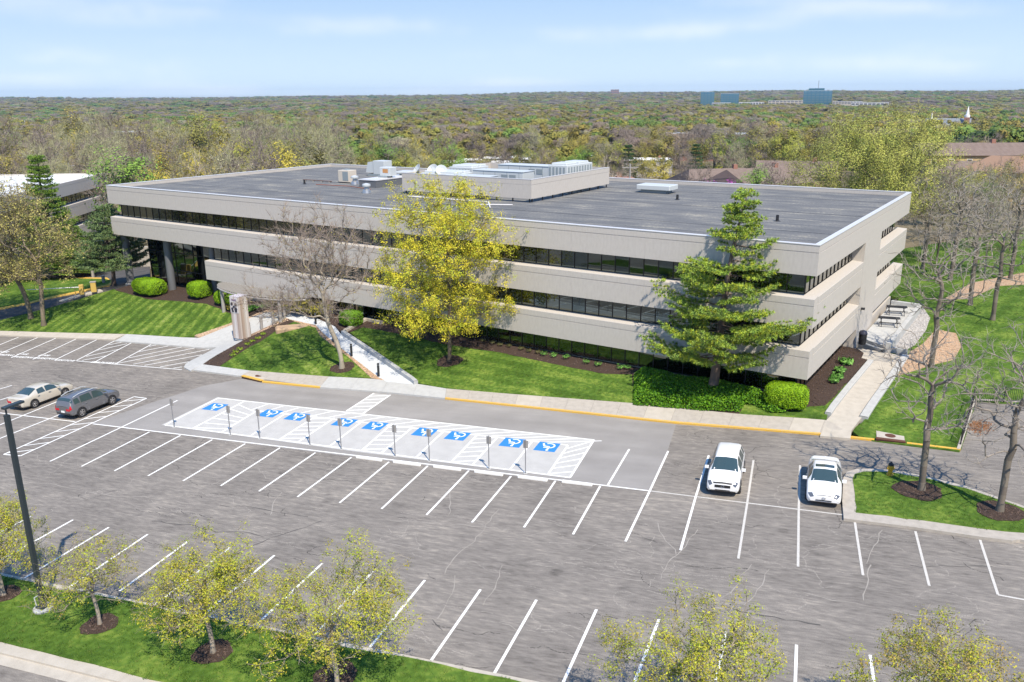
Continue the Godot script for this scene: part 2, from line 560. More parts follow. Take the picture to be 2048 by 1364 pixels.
# ---------------------------------------------------------------- ground, lot, drive
func make_ground():
	kerb = lxz([[-900, 628], [0, 672.5], [228.5, 681.3], [433.6, 694.5], [372, 726.7], [367.5, 734], [381, 741.3], [480.5, 754.5], [640, 777], [775, 787], [890, 799], [1100, 821], [1352, 848], [1640, 871], [1750, 883], [1920, 903], [1951, 803], [2048, 808], [2500, 826]])
	site = PackedVector2Array(kerb)
	site.append_array(PackedVector2Array([Vector2(500, kerb[-1].y), Vector2(500, -700), Vector2(-700, -700), Vector2(-700, kerb[0].y)]))
	# the land, out to the horizon
	var m := MB.new()
	var radii := [0.0, 20, 40, 60, 80, 95]
	var r := 95.0
	while r < 9500.0:
		r += maxf(9.0, r * 0.06)
		radii.append(r)
	var na := 120
	for k in radii.size():
		for a in na:
			var w := TAU * a / na
			var x: float = radii[k] * sin(w); var z: float = -radii[k] * cos(w)
			m.v.append(Vector3(x, height(x, z) - 1.3 * (1.0 - smoothstep(95.0, 150.0, radii[k])), z))
	for k in radii.size() - 1:
		for a in na:
			var p := k * na + a; var q := k * na + (a + 1) % na
			m.tri(p, p + na, q); m.tri(q, p + na, q + na)
	m.n.resize(m.v.size())
	for k in range(0, m.i.size(), 3):
		var w := (m.v[m.i[k + 2]] - m.v[m.i[k]]).cross(m.v[m.i[k + 1]] - m.v[m.i[k]])
		for e in 3: m.n[m.i[k + e]] += w
	for k in m.n.size(): m.n[k] = m.n[k].normalized()
	struct("terrain", m.done(), M.litter)
	# the parking lot
	var poly := PackedVector2Array(kerb)
	poly.append_array(PackedVector2Array([Vector2(180, 30), Vector2(-180, 30)]))
	struct("parking_lot", drape(poly, 0.0, 12.0, 0.0, lot_h), M.asphalt)
	var newer := lxz([[487, 757], [640, 777.2], [775, 787.2], [890, 799.2], [1100, 821.2], [1352, 848.5], [1335, 903], [1302, 981.5], [1200, 971], [1022, 951], [700, 913], [424, 878], [186, 847], [300, 806], [355, 789], [405, 772]])
	struct("new_asphalt_lane", drape(newer, 0.004, 6.0, 0.0, lot_h), M.new_asphalt)
	var pad := lxz([[323, 850], [434, 795], [560, 809.5], [690, 823.5], [747, 786.5], [782, 790], [729, 827.5], [1190.7, 879.6], [1140.6, 956.3], [720, 904.5]])
	struct("accessible_parking_pad", drape(pad, 0.008, 6.0, 0.0, lot_h), M.pad)
	var drive := gxz([[-260, 720], [0, 650], [92, 626], [131, 614], [200, 594], [236, 583], [300, 583], [300, 520], [246, 536], [150, 548], [-260, 585]])
	struct("driveway", drape(drive, 0.03, 2.5), M.drive)

func stripe(parent: Node, a: Vector3, b: Vector3, w: float, up: float, m: Material, called := "stripe"):
	var d := (b - a).normalized()
	var s := d.cross(Vector3.UP).normalized() * w * 0.5
	var o := Vector3(0, up, 0)
	var mb := MB.new()
	mb.face([a - s + o, b - s + o, b + s + o, a + s + o], Vector3.UP)
	put(called, mb.done(), m, parent)

func lot_stripe(parent: Node, q: Array, w := 0.10, up := 0.012, m: Material = null):
	stripe(parent, lot(q[0], q[1]), lot(q[2], q[3]), w, up, m if m else M.paint)

func hatch(parent: Node, q: Array, n: int, m: Material = null, w := 0.10, up := 0.012, lean := 0.35):
	# lines across the strip between two sides: side one from q0 to q1, side two from q2 to q3 (pixels)
	var a := lot(q[0][0], q[0][1]); var b := lot(q[1][0], q[1][1]); var c := lot(q[2][0], q[2][1]); var d := lot(q[3][0], q[3][1])
	for k in n:
		var t := (k + 0.5) / n
		var t2 := t + lean / n
		if t2 > 1.0: continue
		stripe(parent, a.lerp(b, t2), c.lerp(d, maxf(t - lean / n, 0)), w, up, m if m else M.paint)

func make_markings():
	var p := Node3D.new(); p.name = "parking_markings"; add_child(p); tag(p, "", "", "", "structure")
	var tops := [[299, 864], [361, 871], [424.5, 879.6], [490.5, 887.5], [560, 895.7], [630.8, 905.5], [702.8, 914.8], [778, 924], [855.5, 931.9], [937.5, 941.6], [1022, 952.6], [1110.8, 961.9], [1200.4, 972.4], [1299.4, 982.3], [1391.2, 994.4], [1494.6, 1005], [1597.5, 1018.6]]
	var bots := [[163, 933], [229, 942], [296, 952], [366, 962], [441.6, 971.7], [518, 982.7], [595, 994], [679, 1006], [763, 1018], [853, 1030], [944, 1045], [1048, 1055], [1146, 1069], [1251, 1083], [1361, 1100.5], [1476.6, 1117.4], [1596, 1133.5]]
	for k in tops.size():
		lot_stripe(p, [tops[k][0], tops[k][1], bots[k][0], bots[k][1]], 0.12, 0.012, M.paint_worn if k > 14 else M.paint)
	lot_stripe(p, [186, 848, 1299, 982], 0.12)
	lot_stripe(p, [1299, 982, 1686, 1030], 0.11, 0.012, M.paint_worn)
	for q in [[355, 801, 100, 923], [1258.5, 898.5, 1214.8, 972], [1336.4, 902.3, 1299.4, 982.3], [1417.5, 911, 1391.2, 994.4]]: lot_stripe(p, q, 0.12, 0.013)
	for q in [[1507, 920.6, 1494.6, 1005], [1600, 930.8, 1597.5, 1018.6], [1709.7, 1045, 1726, 1151], [1830.7, 1063, 1858.5, 1172], [1960, 1080, 1995.8, 1190], [1995.8, 1190, 2200, 1228]]: lot_stripe(p, q, 0.12, 0.013, M.paint_worn)
	# row along the planting strip
	for q in [[62, 1033, -60, 1096], [146, 1040, 0, 1121], [217.7, 1055, 46, 1158], [295.4, 1069, 136, 1176], [376, 1083, 239.4, 1182.5], [460, 1095, 311, 1209], [548.8, 1111, 414.6, 1224], [644.7, 1127, 508.4, 1253.4], [745.7, 1142.7, 625, 1276], [849.7, 1160.6, 738, 1297], [961, 1179.3, 860, 1324.6], [1073, 1200, 987, 1350], [1193, 1219, 1115, 1390], [1318, 1239, 1255, 1400], [1452, 1263, 1420, 1420], [1593, 1290, 1588, 1440], [1740, 1310, 1760, 1450]]: lot_stripe(p, q, 0.12)
	# upper left stalls
	for q in [[37, 674.5, -80, 722], [76, 675, -40, 724], [112, 676.5, 22.6, 715.5], [153.4, 677.5, 65.6, 719], [194, 679.4, 108.7, 720.6], [229, 682, 153, 721], [267.6, 683.5, 186.6, 725.7], [309, 685.5, 229.7, 728.6], [328, 687, 298, 693], [353, 689, 278, 703.6], [379.4, 691, 257, 716], [405.7, 693, 230, 728], [418, 699, 266.6, 728.6], [404, 709.7, 289, 731], [377.4, 723.7, 320, 734], [364, 734, 346.6, 736.4], [153, 722, 364, 739.5], [249, 683.5, 217, 690], [254, 687.6, 194, 701], [237, 699, 172, 713], [212, 712, 164, 721]]: lot_stripe(p, q, 0.11)
	# stalls and hatched strip round the two cars
	for q in [[24, 771, -40, 790], [26, 792, -40, 813], [123, 800, -30, 862], [123, 828, -30, 889], [150, 843.5, -60, 819], [268, 793.6, 7.5, 909], [293, 797, 41, 912], [268, 793.6, 293, 797], [7.5, 909, 41, 912]]: lot_stripe(p, q, 0.11)
	hatch(p, [[268, 793.6], [7.5, 909], [293, 797], [41, 912]], 9, null, 0.10, 0.013)
	# accessible stalls
	lot_stripe(p, [330, 850.5, 1140, 955.5], 0.14); lot_stripe(p, [437, 796, 330, 850], 0.14)
	for q in [[436, 796, 1188, 880], [1188, 880, 1140, 955.5], [490.4, 801.8, 385.4, 857], [512, 823, 444, 864], [573.4, 826, 502.6, 870.6], [633, 831.8, 560, 878.4], [668.7, 836, 596.6, 884], [726, 841.6, 659, 893], [783.4, 848, 723.6, 901], [825.7, 854.5, 762, 906.7], [886.7, 863, 830.6, 916.5], [953.9, 870.8, 901.4, 925.5], [995.4, 874, 944, 931], [1063.7, 883.8, 1019.8, 939.7], [1135.7, 891, 1095.5, 949.5], [512, 821.5, 1135.7, 890.5], [748, 786.5, 693, 822], [781, 790, 727, 826.5]]: lot_stripe(p, q, 0.13, 0.012)
	hatch(p, [[490, 802], [385, 857], [512, 823], [444, 864]], 6)
	hatch(p, [[633, 832], [560, 878], [668, 836], [596, 884]], 6)
	hatch(p, [[783, 848], [723, 900], [825, 854], [762, 906]], 6)
	hatch(p, [[954, 871], [901, 925], [995, 874], [944, 930]], 6)
	hatch(p, [[1135, 891], [1095, 949], [1188, 880], [1140, 955]], 6)
	hatch(p, [[512, 822], [1135, 891], [495, 802.5], [1186, 880]], 19, null, 0.10, 0.012, -0.9)
	hatch(p, [[748, 787], [693, 822], [781, 790], [727, 826]], 5)
	# blue squares with the wheelchair sign, turned to drivers who come from the building side
	for c in [[430, 814], [540, 827], [594, 833.5], [689, 845], [750, 852], [849.5, 864.5], [915, 872], [1024.5, 885.5], [1094, 894]]:
		var o := lot(c[0], c[1])
		var q := Node3D.new(); q.name = "accessible_symbol"
		p.add_child(q, true)
		q.position = o
		q.basis = Basis(Vector3(-cos(ROWA), -PA * cos(ROWA) - PB * sin(ROWA), -sin(ROWA)), Vector3.UP, Vector3(sin(ROWA), PA * sin(ROWA) - PB * cos(ROWA), -cos(ROWA)))
		var b := MB.new()
		b.face([Vector3(-.72, .014, -.72), Vector3(.72, .014, -.72), Vector3(.72, .014, .72), Vector3(-.72, .014, .72)], Vector3.UP)
		put("blue_square", b.done(), M.blue_paint, q)
		var w := MB.new()
		var y := 0.018
		var flat := func(pts: Array):
			var a := []
			for e in pts: a.append(Vector3(e[0], y, e[1]))
			w.face(a, Vector3.UP)
		for k in 10:   # head
			pass
		var head := []
		for k in 12: head.append([-.14 + .1 * cos(TAU * k / 12), -.52 + .1 * sin(TAU * k / 12)])
		flat.call(head)
		flat.call([[-.22, -.38], [-.08, -.38], [-.02, .14], [-.16, .14]])      # back
		flat.call([[-.15, -.18], [.22, -.18], [.22, -.08], [-.13, -.08]])      # arm
		flat.call([[-.14, .02], [.24, .02], [.24, .14], [-.14, .14]])          # thigh
		flat.call([[.14, .1], [.26, .05], [.44, .48], [.32, .52]])             # leg
		for k in 11:                                                          # wheel
			var a0 := deg_to_rad(55 + k * 20); var a1 := deg_to_rad(55 + k * 20 + 20)
			flat.call([[-.08 + .42 * cos(a0), .2 + .42 * sin(a0)], [-.08 + .42 * cos(a1), .2 + .42 * sin(a1)], [-.08 + .31 * cos(a1), .2 + .31 * sin(a1)], [-.08 + .31 * cos(a0), .2 + .31 * sin(a0)]])
		put("wheelchair_figure", w.done(), M.paint, q)
	# words painted in the upper left stalls
	for c in [[11, 708.5, "2 HR", "PARKING"], [50, 713, "2 HR", "PARKING"], [93, 715.5, "2 HR", "PARKING"], [134, 719.5, "", "VISITOR"], [210, 724, "", "DELIVERY"]]:
		for k in 2:
			if c[2 + k] == "": continue
			var t := TextMesh.new()
			t.text = c[2 + k]; t.depth = 0.004; t.font_size = 40; t.pixel_size = 0.0125
			var f := SystemFont.new(); f.font_names = PackedStringArray(["Droid Sans"]); f.font_weight = 700
			t.font = f
			var o := put("lettering", t, M.paint, p)
			var d := (lot(229, 728) - lot(66, 719)).normalized()
			var n := Vector3(-PA, 1, -PB).normalized()
			var z := d.cross(n)
			o.transform = Transform3D(Basis(d * 1.15, -z * 1.2, n), lot(c[0] - 4, c[1] - 4.5 + 6.0 * k) + Vector3(0, .016, 0))
	# long open cracks and old seams in the asphalt
	var cr := Node3D.new(); cr.name = "asphalt_cracks"; add_child(cr); tag(cr, "", "", "", "structure")
	var tan_seam := mat(lin(.30, .275, .245), .95); var dark_seam := mat(lin(.07, .067, .065), .9)
	rng.seed = 15
	for q in [[998, 1018, 905, 1150], [905, 1150, 868, 1238], [868, 1238, 892, 1258], [640, 1040, 440, 1122], [1000, 1130, 960, 1210], [1500, 1128, 1470, 1190], [1545, 1140, 1500, 1215], [1766, 1060, 1745, 1130], [1745, 1130, 1752, 1205], [440, 1010, 620, 1030], [200, 985, 420, 1010], [60, 965, 200, 985], [780, 1040, 1010, 1065], [1200, 1150, 1460, 1185], [700, 1075, 860, 1100], [300, 1045, 520, 1080], [1320, 1045, 1350, 1110], [1290, 700, 1290, 700], [120, 755, 330, 790], [30, 745, 180, 765], [560, 985, 540, 1030], [1600, 1180, 1900, 1230], [1400, 1060, 1330, 1160], [905, 985, 890, 1030], [1820, 1130, 1990, 1140], [1440, 1215, 1640, 1255]]:
		var a := lot(q[0], q[1]); var b := lot(q[2], q[3])
		var n := int(a.distance_to(b) / .45)
		if n < 2: continue
		var m := MB.new()
		var side := (b - a).normalized().cross(Vector3.UP)
		var off := 0.0
		var last: Array = []
		for e in n + 1:
			off = clampf(off + rng.randf_range(-.16, .16), -.5, .5)
			var c := a.lerp(b, float(e) / n) + side * off
			c.y = lot_h(c.x, c.z) + .0065
			var w := rng.randf_range(.008, .034)
			var now := [c - side * w, c + side * w]
			if last.size(): m.face([last[0], now[0], now[1], last[1]], Vector3.UP)
			last = now
		put("crack", m.done(), tan_seam if rng.randf() < .7 else dark_seam, cr)
	for q in [[712.6, 915, 764, 922], [786.6, 924.5, 841.5, 931.6], [867, 934, 922, 941], [949, 944, 1006, 951.5], [1035.6, 954.5, 1095, 962.2], [1123.5, 964, 1184.6, 971.6]]:
		var a := lot(q[0], q[1]); var b := lot(q[2], q[3])
		var mb := MB.new()
		mb.cbox(Vector3(-a.distance_to(b) / 2, -0.01, -.09), Vector3(a.distance_to(b) / 2, .14, .09), .035)
		var o := put("wheel_stop", mb.done(), M.paint)
		tag(o, "white concrete wheel stop on the stripe behind the accessible stalls", "wheel stop", "white wheel stops")
		o.position = (a + b) / 2
		var d := (b - a).normalized()
		var z := d.cross(Vector3.UP).normalized()
		o.basis = Basis(d, z.cross(d) * -1.0 if z.cross(d).y < 0 else z.cross(d), z)

# ---------------------------------------------------------------- pavements, lawns, beds
func resample(p: PackedVector2Array, n: int) -> PackedVector2Array:
	var total := 0.0
	for k in p.size() - 1: total += p[k].distance_to(p[k + 1])
	var out := PackedVector2Array()
	for j in n + 1:
		var want := total * j / n
		var k := 0
		while k < p.size() - 2 and want > p[k].distance_to(p[k + 1]):
			want -= p[k].distance_to(p[k + 1]); k += 1
		out.append(p[k].lerp(p[k + 1], clampf(want / maxf(p[k].distance_to(p[k + 1]), 1e-5), 0, 1)))
	return out

func slabs(called: String, outer: PackedVector2Array, inner: PackedVector2Array, length: float, up: float, m: Material, alt: Material = null):
	var total := 0.0
	for k in outer.size() - 1: total += outer[k].distance_to(outer[k + 1])
	var n := int(ceil(total / length))
	var a := resample(outer, n * 3); var b := resample(inner, n * 3)
	var p := Node3D.new(); p.name = called; add_child(p); tag(p, "", "", "", "structure")
	var g := 0.012
	for k in n:
		var poly := PackedVector2Array()
		for e in 4: poly.append(a[k * 3 + e])
		for e in 4: poly.append(b[k * 3 + 3 - e])
		var d0 := (a[k * 3 + 1] - a[k * 3]).normalized() * g; var d1 := (b[k * 3 + 1] - b[k * 3]).normalized() * g
		poly[3] -= d0; poly[4] -= d1
		put("paving_slab", drape(poly, up, 3.0, 0.2), alt if alt and k % 5 == 3 else m, p)

func line_strip(pts: PackedVector2Array, w: float, lift: float, depth: float) -> ArrayMesh:
	# a kerb: follows a line, width w to its left, top at lift over the lot
	var m := MB.new()
	for k in pts.size() - 1:
		var a := pts[k]; var b := pts[k + 1]
		var cuts := maxi(1, int(a.distance_to(b) / 1.5))
		var d := (b - a).normalized()
		var s := Vector2(d.y, -d.x) * w
		for e in cuts:
			var p := a.lerp(b, float(e) / cuts); var q := a.lerp(b, float(e + 1) / cuts)
			var hp := lot_h(p.x, p.y) + lift; var hq := lot_h(q.x, q.y) + lift
			var P := Vector3(p.x, hp, p.y); var Q := Vector3(q.x, hq, q.y)
			var S := Vector3(s.x, 0, s.y)
			var D := Vector3(0, depth, 0)
			var o := S * 0.25
			m.face([P + o, Q + o, Q + S, P + S], Vector3.UP)
			m.face([P + o, Q + o, Q - Vector3(0, .03, 0), P - Vector3(0, .03, 0)], (Vector3.UP - S.normalized()).normalized())
			m.face([P - Vector3(0, .03, 0), Q - Vector3(0, .03, 0), Q - D, P - D], -S.normalized())
			m.face([P + S, Q + S, Q + S - D, P + S - D], S.normalized())
	return m.done()

# the mown edge is never a ruled line
func ragged(poly: PackedVector2Array) -> PackedVector2Array:
	var out := PackedVector2Array()
	for k in poly.size():
		var a := poly[k]; var b := poly[(k + 1) % poly.size()]
		var n := mini(60, maxi(1, int(a.distance_to(b) / 0.7)))
		for e in n:
			var q := a.lerp(b, float(e) / n)
			if e > 0: q += Vector2(rng.randfn(), rng.randfn()) * 0.045
			out.append(q)
	return out

func lawn(called: String, poly: PackedVector2Array, m: Material, tufts := 0.0, off := 0.10):
	poly = ragged(poly)
	var mesh := drape(poly, off, 1.2, 0.25)
	# turn the uv so that the mower's painted sheen bands run as they do on this lawn
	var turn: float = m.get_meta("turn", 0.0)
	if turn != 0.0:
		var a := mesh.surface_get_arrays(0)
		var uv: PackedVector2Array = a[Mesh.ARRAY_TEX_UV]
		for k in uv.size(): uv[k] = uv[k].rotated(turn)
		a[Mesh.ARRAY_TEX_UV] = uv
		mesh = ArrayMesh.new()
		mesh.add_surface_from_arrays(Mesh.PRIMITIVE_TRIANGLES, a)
	struct(called, mesh, m)
	if tufts > 0: grass_over(poly, tufts, off)

var tuft_xf: Array[Transform3D] = []
var tuft_col: PackedColorArray = PackedColorArray()
func grass_over(poly: PackedVector2Array, per_m2: float, off: float):
	var box := Rect2(poly[0], Vector2.ZERO)
	for q in poly: box = box.expand(q)
	var n := int(box.get_area() * per_m2)
	for k in n:
		var q := box.position + Vector2(rng.randf(), rng.randf()) * box.size
		if not Geometry2D.is_point_in_polygon(q, poly): continue
		var bare := false
		for h in hard:
			if Geometry2D.is_point_in_polygon(q, h):
				bare = true; break
		if bare: continue
		var s := rng.randf_range(0.6, 1.25)
		tuft_xf.append(Transform3D(Basis(Vector3.UP, rng.randf() * TAU).scaled(Vector3(s, s * rng.randf_range(0.7, 1.2), s)), Vector3(q.x, height(q.x, q.y) + off - 0.01, q.y)))
		var g := rng.randf()
		tuft_col.append(Color(0.8 + g * 0.5, 0.82 + g * 0.35, 0.8) if rng.randf() < 0.93 else Color(2.2, 1.25, 2.2))

func make_tufts():
	var m := MB.new()
	for k in 9:
		var a := rng.randf() * TAU
		var o := Vector3(rng.randf_range(-.09, .09), 0, rng.randf_range(-.09, .09))
		var lean := Vector3(cos(a), 0, sin(a)) * rng.randf_range(.02, .06)
		var w := Vector3(-sin(a), 0, cos(a)) * 0.011
		var h := rng.randf_range(.05, .095)
		var s := m.v.size()
		var g := (w).cross(lean + Vector3(0, h, 0)).normalized()
		if g.y < 0: g = -g
		g = (g + Vector3(0, .6, 0)).normalized()
		for q in [o - w, o + w, o + lean + Vector3(0, h, 0)]:
			m.v.append(q); m.n.append(g); m.c.append(Color(.072, .138, .02))
		if (m.v[s + 1] - m.v[s]).cross(m.v[s + 2] - m.v[s]).dot(g) > 0: m.tri(s, s + 2, s + 1)
		else: m.tri(s, s + 1, s + 2)
	var mm := MultiMesh.new()
	mm.transform_format = MultiMesh.TRANSFORM_3D
	mm.use_colors = true
	mm.mesh = m.done()
	mm.instance_count = tuft_xf.size()
	for k in tuft_xf.size():
		mm.set_instance_transform(k, tuft_xf[k])
		mm.set_instance_color(k, tuft_col[k])
	var o := MultiMeshInstance3D.new()
	o.name = "grass"
	o.multimesh = mm
	o.material_override = leaf_mat(0.6, 0.3)
	add_child(o)
	tag(o, "short mown green grass blades standing on the lawns", "grass", "", "stuff")

func ring(c: Vector3, r: float, n := 20, wob := 0.06) -> PackedVector2Array:
	var out := PackedVector2Array()
	for k in n:
		var a := TAU * k / n
		var q := r * (1.0 + wob * sin(a * 3.0 + c.x) + wob * 0.7 * sin(a * 7.0 + c.z))
		out.append(Vector2(c.x + cos(a) * q, c.z + sin(a) * q))
	return out

func mulch_ring(c: Vector3, r: float):
	struct("mulch_ring", drape(ring(c, r), 0.125, 1.0, 0.1), M.soil)
	mulch_bits(ring(c, r), 60.0, 0.13)

var bit_xf: Array[Transform3D] = []
var bit_col := PackedColorArray()
func mulch_bits(poly: PackedVector2Array, per_m2: float, off: float, tone := Color(.075, .05, .038)):
	var box := Rect2(poly[0], Vector2.ZERO)
	for q in poly: box = box.expand(q)
	for k in int(box.get_area() * per_m2):
		var q := box.position + Vector2(rng.randf(), rng.randf()) * box.size
		if not Geometry2D.is_point_in_polygon(q, poly): continue
		var b := Basis.from_euler(Vector3(rng.randf_range(-.5, .5), rng.randf() * TAU, rng.randf_range(-.5, .5))).scaled(Vector3.ONE * rng.randf_range(.6, 1.6))
		bit_xf.append(Transform3D(b, Vector3(q.x, height(q.x, q.y) + off, q.y)))
		var g := rng.randf_range(0.45, 1.9)
		bit_col.append(Color(tone.r * g, tone.g * g, tone.b * g))

func make_bits():
	var m := MB.new()
	m.box(Vector3.ZERO, Vector3(.075, .018, .03))
	for k in m.v.size(): m.c.append(Color.WHITE)
	var mm := MultiMesh.new()
	mm.transform_format = MultiMesh.TRANSFORM_3D
	mm.use_colors = true
	mm.mesh = m.done()
	mm.instance_count = bit_xf.size()
	for k in bit_xf.size():
		mm.set_instance_transform(k, bit_xf[k])
		mm.set_instance_color(k, bit_col[k])
	var o := MultiMeshInstance3D.new()
	o.name = "mulch"
	o.multimesh = mm
	var mt := mat(Color.WHITE, 1.0)
	mt.vertex_color_use_as_albedo = true
	o.material_override = mt
	add_child(o)
	tag(o, "loose shredded bark and wood chips strewn over the planting beds", "mulch", "", "stuff")

# ---------------------------------------------------------------- site
func v2(p: Vector3) -> Vector2:
	return Vector2(p.x, p.z)

func wall_run(pts: PackedVector2Array, thick: float, up: float, down: float, grade = null) -> ArrayMesh:
	var hf: Callable = height if grade == null else grade
	var m := MB.new()
	for k in pts.size() - 1:
		var a := pts[k]; var b := pts[k + 1]
		var d := (b - a).normalized()
		var s := Vector2(d.y, -d.x) * thick * 0.5
		var n := maxi(1, int(a.distance_to(b) / 1.2))
		for e in n:
			var p := a.lerp(b, float(e) / n); var q := a.lerp(b, float(e + 1) / n)
			var hp: float = hf.call(p.x, p.y); var hq: float = hf.call(q.x, q.y)
			var P := Vector3(p.x, hp, p.y); var Q := Vector3(q.x, hq, q.y)
			var S := Vector3(s.x, 0, s.y); var U := Vector3(0, up, 0); var D := Vector3(0, -down, 0)
			var c := Vector3(0, -.025, 0); var i := S * 0.86
			m.face([P - i + U, Q - i + U, Q + i + U, P + i + U], Vector3.UP)
			for g in [-1.0, 1.0]:
				m.face([P + i * g + U, Q + i * g + U, Q + S * g + U + c, P + S * g + U + c], (Vector3.UP + S.normalized() * g).normalized())
				m.face([P + S * g + U + c, Q + S * g + U + c, Q + S * g + D, P + S * g + D], S.normalized() * g)
			if e == 0 and k == 0: m.face([P - S + U + c, P + S + U + c, P + S + D, P - S + D], Vector3(-d.x, 0, -d.y))
			if e == n - 1: m.face([Q - S + U + c, Q + S + U + c, Q + S + D, Q - S + D], Vector3(d.x, 0, d.y))
	return m.done()

func wall_thing(called: String, pts: PackedVector2Array, thick: float, up: float, down: float, m: Material, label: String):
	var o := put(called, wall_run(pts, thick, up, down), m)
	tag(o, label, "wall")
	return o

func make_site():
	var nc: Material = M.new_concrete; var oc: Material = M.old_concrete
	# pavements
	slabs("sidewalk", lxz([[-900, 628], [0, 672.5], [228.5, 681.3]]), gxz([[-900, 617], [0, 661.6], [252, 668]], 0.13), 2.2, 0.13, M.walk_tan)
	var plaza := gxz([[229, 681.3], [433.6, 694.5], [372, 726.7], [367.5, 734], [381, 741.3], [405.6, 728.5], [483.4, 681.8], [497, 671], [545.5, 648], [571, 636], [574.5, 626], [534, 624.5], [494, 639], [450, 656], [398.7, 676], [360, 674.5], [252.5, 668]], 0.13)
	struct("entrance_walk", drape(plaza, 0.13, 1.5, 0.25), nc)
	slabs("sidewalk_corner", lxz([[381, 741.3], [480.5, 754.5]]), gxz([[405.6, 728.5], [500, 741]], 0.13), 2.0, 0.13, nc)
	slabs("sidewalk_by_inlet", lxz([[480.5, 754.5], [640, 777]]), gxz([[500, 741], [658, 753]], 0.13), 2.2, 0.13, oc)
	slabs("sidewalk_crossing", lxz([[640, 777], [775, 787], [890, 799]]), gxz([[658, 753], [746, 757.5], [838, 768], [893, 777]], 0.13), 3.4, 0.13, nc)
	slabs("sidewalk_front", lxz([[890, 799], [1100, 821], [1352, 848], [1640, 871], [1702, 877]]), gxz([[893, 777], [1000, 786], [1264, 806], [1402, 820], [1480, 828], [1653, 840], [1703, 861]], 0.13), 2.0, 0.13, oc, M.walk_tan)
	var ramp := gxz([[574.5, 626], [571, 636], [581, 639], [631, 650], [644.5, 664.5], [702.6, 713], [757.4, 754.8], [773.5, 763.7], [828.4, 768.5], [683, 669.4], [670, 653], [628, 634], [600, 626]], 0.13)
	struct("ramp_walk", drape(ramp, 0.132, 1.5, 0.25), M.ramp_concrete)
	# painted kerbs
	for k in [[[524, 765.5], [640, 777]], [[890, 799], [1100, 821], [1352, 848], [1640, 871], [1748, 883]], [[1813, 890], [1920, 903]]]:
		var o := struct("yellow_kerb", line_strip(lxz(k), 0.17, 0.15, 0.2), M.yellow)
		o.position = Vector3(0.003, 0, 0.009)
	struct("kerb", line_strip(lxz([[1920, 903], [1951, 803], [2048, 808], [2500, 826]]), 0.2, 0.15, 0.2), oc)
	# lawns
	hard.append(plaza); hard.append(ramp)
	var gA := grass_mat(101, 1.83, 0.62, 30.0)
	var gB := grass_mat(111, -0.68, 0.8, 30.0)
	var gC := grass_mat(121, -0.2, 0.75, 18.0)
	var treerings := [[899, 722, 1.1], [685, 735, 1.05]]
	for q in treerings: hard.append(ring(gnd(q[0], q[1], .1), q[2] * 0.9))
	var bedB := gxz([[229.4, 579.7], [267, 590.6], [298, 598.4], [365, 603], [413.8, 607.8], [438.8, 617], [448, 623.4], [463.8, 628], [494, 634], [534, 620], [566, 621]], 0.1)
	bedB.append_array(PackedVector2Array([v2(bp(27, .98, 0)), v2(bp(16.5, 3.42, 0)), v2(bp(1.2, 3.42, 0))]))
	struct("mulch_bed", drape(bedB, 0.11, 1.5, 0.2), M.soil)
	mulch_bits(bedB, 10.0, 0.12)
	var lA := gxz([[-300, 716], [0, 640], [92, 617], [131, 606], [200, 586], [229.4, 578], [229.4, 579.7], [267, 590.6], [298, 598.4], [365, 603], [413.8, 607.8], [438.8, 617], [448, 623.4], [463.8, 628], [494, 635], [466, 645.5], [389, 671], [360, 674], [252, 667.5], [0, 661], [-300, 652]], 0.1)
	lawn("entrance_lawn", lA, gA, 34.0)
	var gravel1 := gxz([[389, 671], [466, 645.5], [494, 635], [534, 620], [566, 621], [574, 626], [534, 624.5], [494, 639], [450, 656], [398.7, 676]], 0.12)
	struct("gravel_border", drape(gravel1, 0.12, 1.5, 0.2), M.chips)
	mulch_bits(gravel1, 90, 0.125, Color(.42, .31, .22))
	var mulch2 := gxz([[405.6, 728.5], [483.4, 681.8], [497, 671], [545.5, 648], [571, 636], [589, 643], [560, 655], [521, 682.6], [473, 710], [439, 732.6]], 0.12)
	struct("mulch_border", drape(mulch2, 0.12, 1.5, 0.2), M.soil)
	mulch_bits(mulch2, 40, 0.125)
	var gr3 := gxz([[486, 681], [497, 671], [545.5, 648], [571, 636], [582, 639], [550, 651], [503, 672]], 0.125)
	mulch_bits(gr3, 160, 0.135, Color(.45, .33, .24))
	var lB := gxz([[439, 732.6], [473, 710], [521, 682.6], [560, 655], [589, 643], [631, 655], [641, 672.6], [696, 713], [742, 755], [658, 753], [500, 741]], 0.1)
	lawn("corner_lawn", lB, gB, 34.0)
	var gravel2 := gxz([[589, 643], [581, 639], [631, 650], [644.5, 664.5], [702.6, 713], [757.4, 754.8], [773.5, 763], [742, 755], [696, 713], [641, 672.6], [631, 655]], 0.12)
	struct("gravel_strip", drape(gravel2, 0.12, 1.5, 0.2), M.chips)
	mulch_bits(gravel2, 150, 0.125, Color(.40, .27, .17))
	var lC := gxz([[838, 766], [700, 665], [725, 655], [760, 660], [900, 690], [1000, 705], [1132, 733], [1211, 747.6], [1264, 749], [1268, 806], [1000, 785.5], [893, 776.5]], 0.1)
	lawn("front_lawn", lC, gC, 34.0)
	var bedC := gxz([[700, 663], [725, 655], [760, 660], [900, 690], [1000, 705], [1132, 733], [1211, 747.6], [1264, 749]], 0.1)
	bedC.append_array(PackedVector2Array([v2(bp(70, .98, 0)), v2(bp(50, .98, 0)), v2(bp(33, .98, 0)), v2(bp(29, .98, 0))]))
	bedC.append_array(gxz([[683, 664]], .1))
	struct("foundation_bed", drape(bedC, 0.105, 1.5, 0.2), M.soil)
	mulch_bits(bedC, 10.0, 0.115, Color(.10, .07, .055))
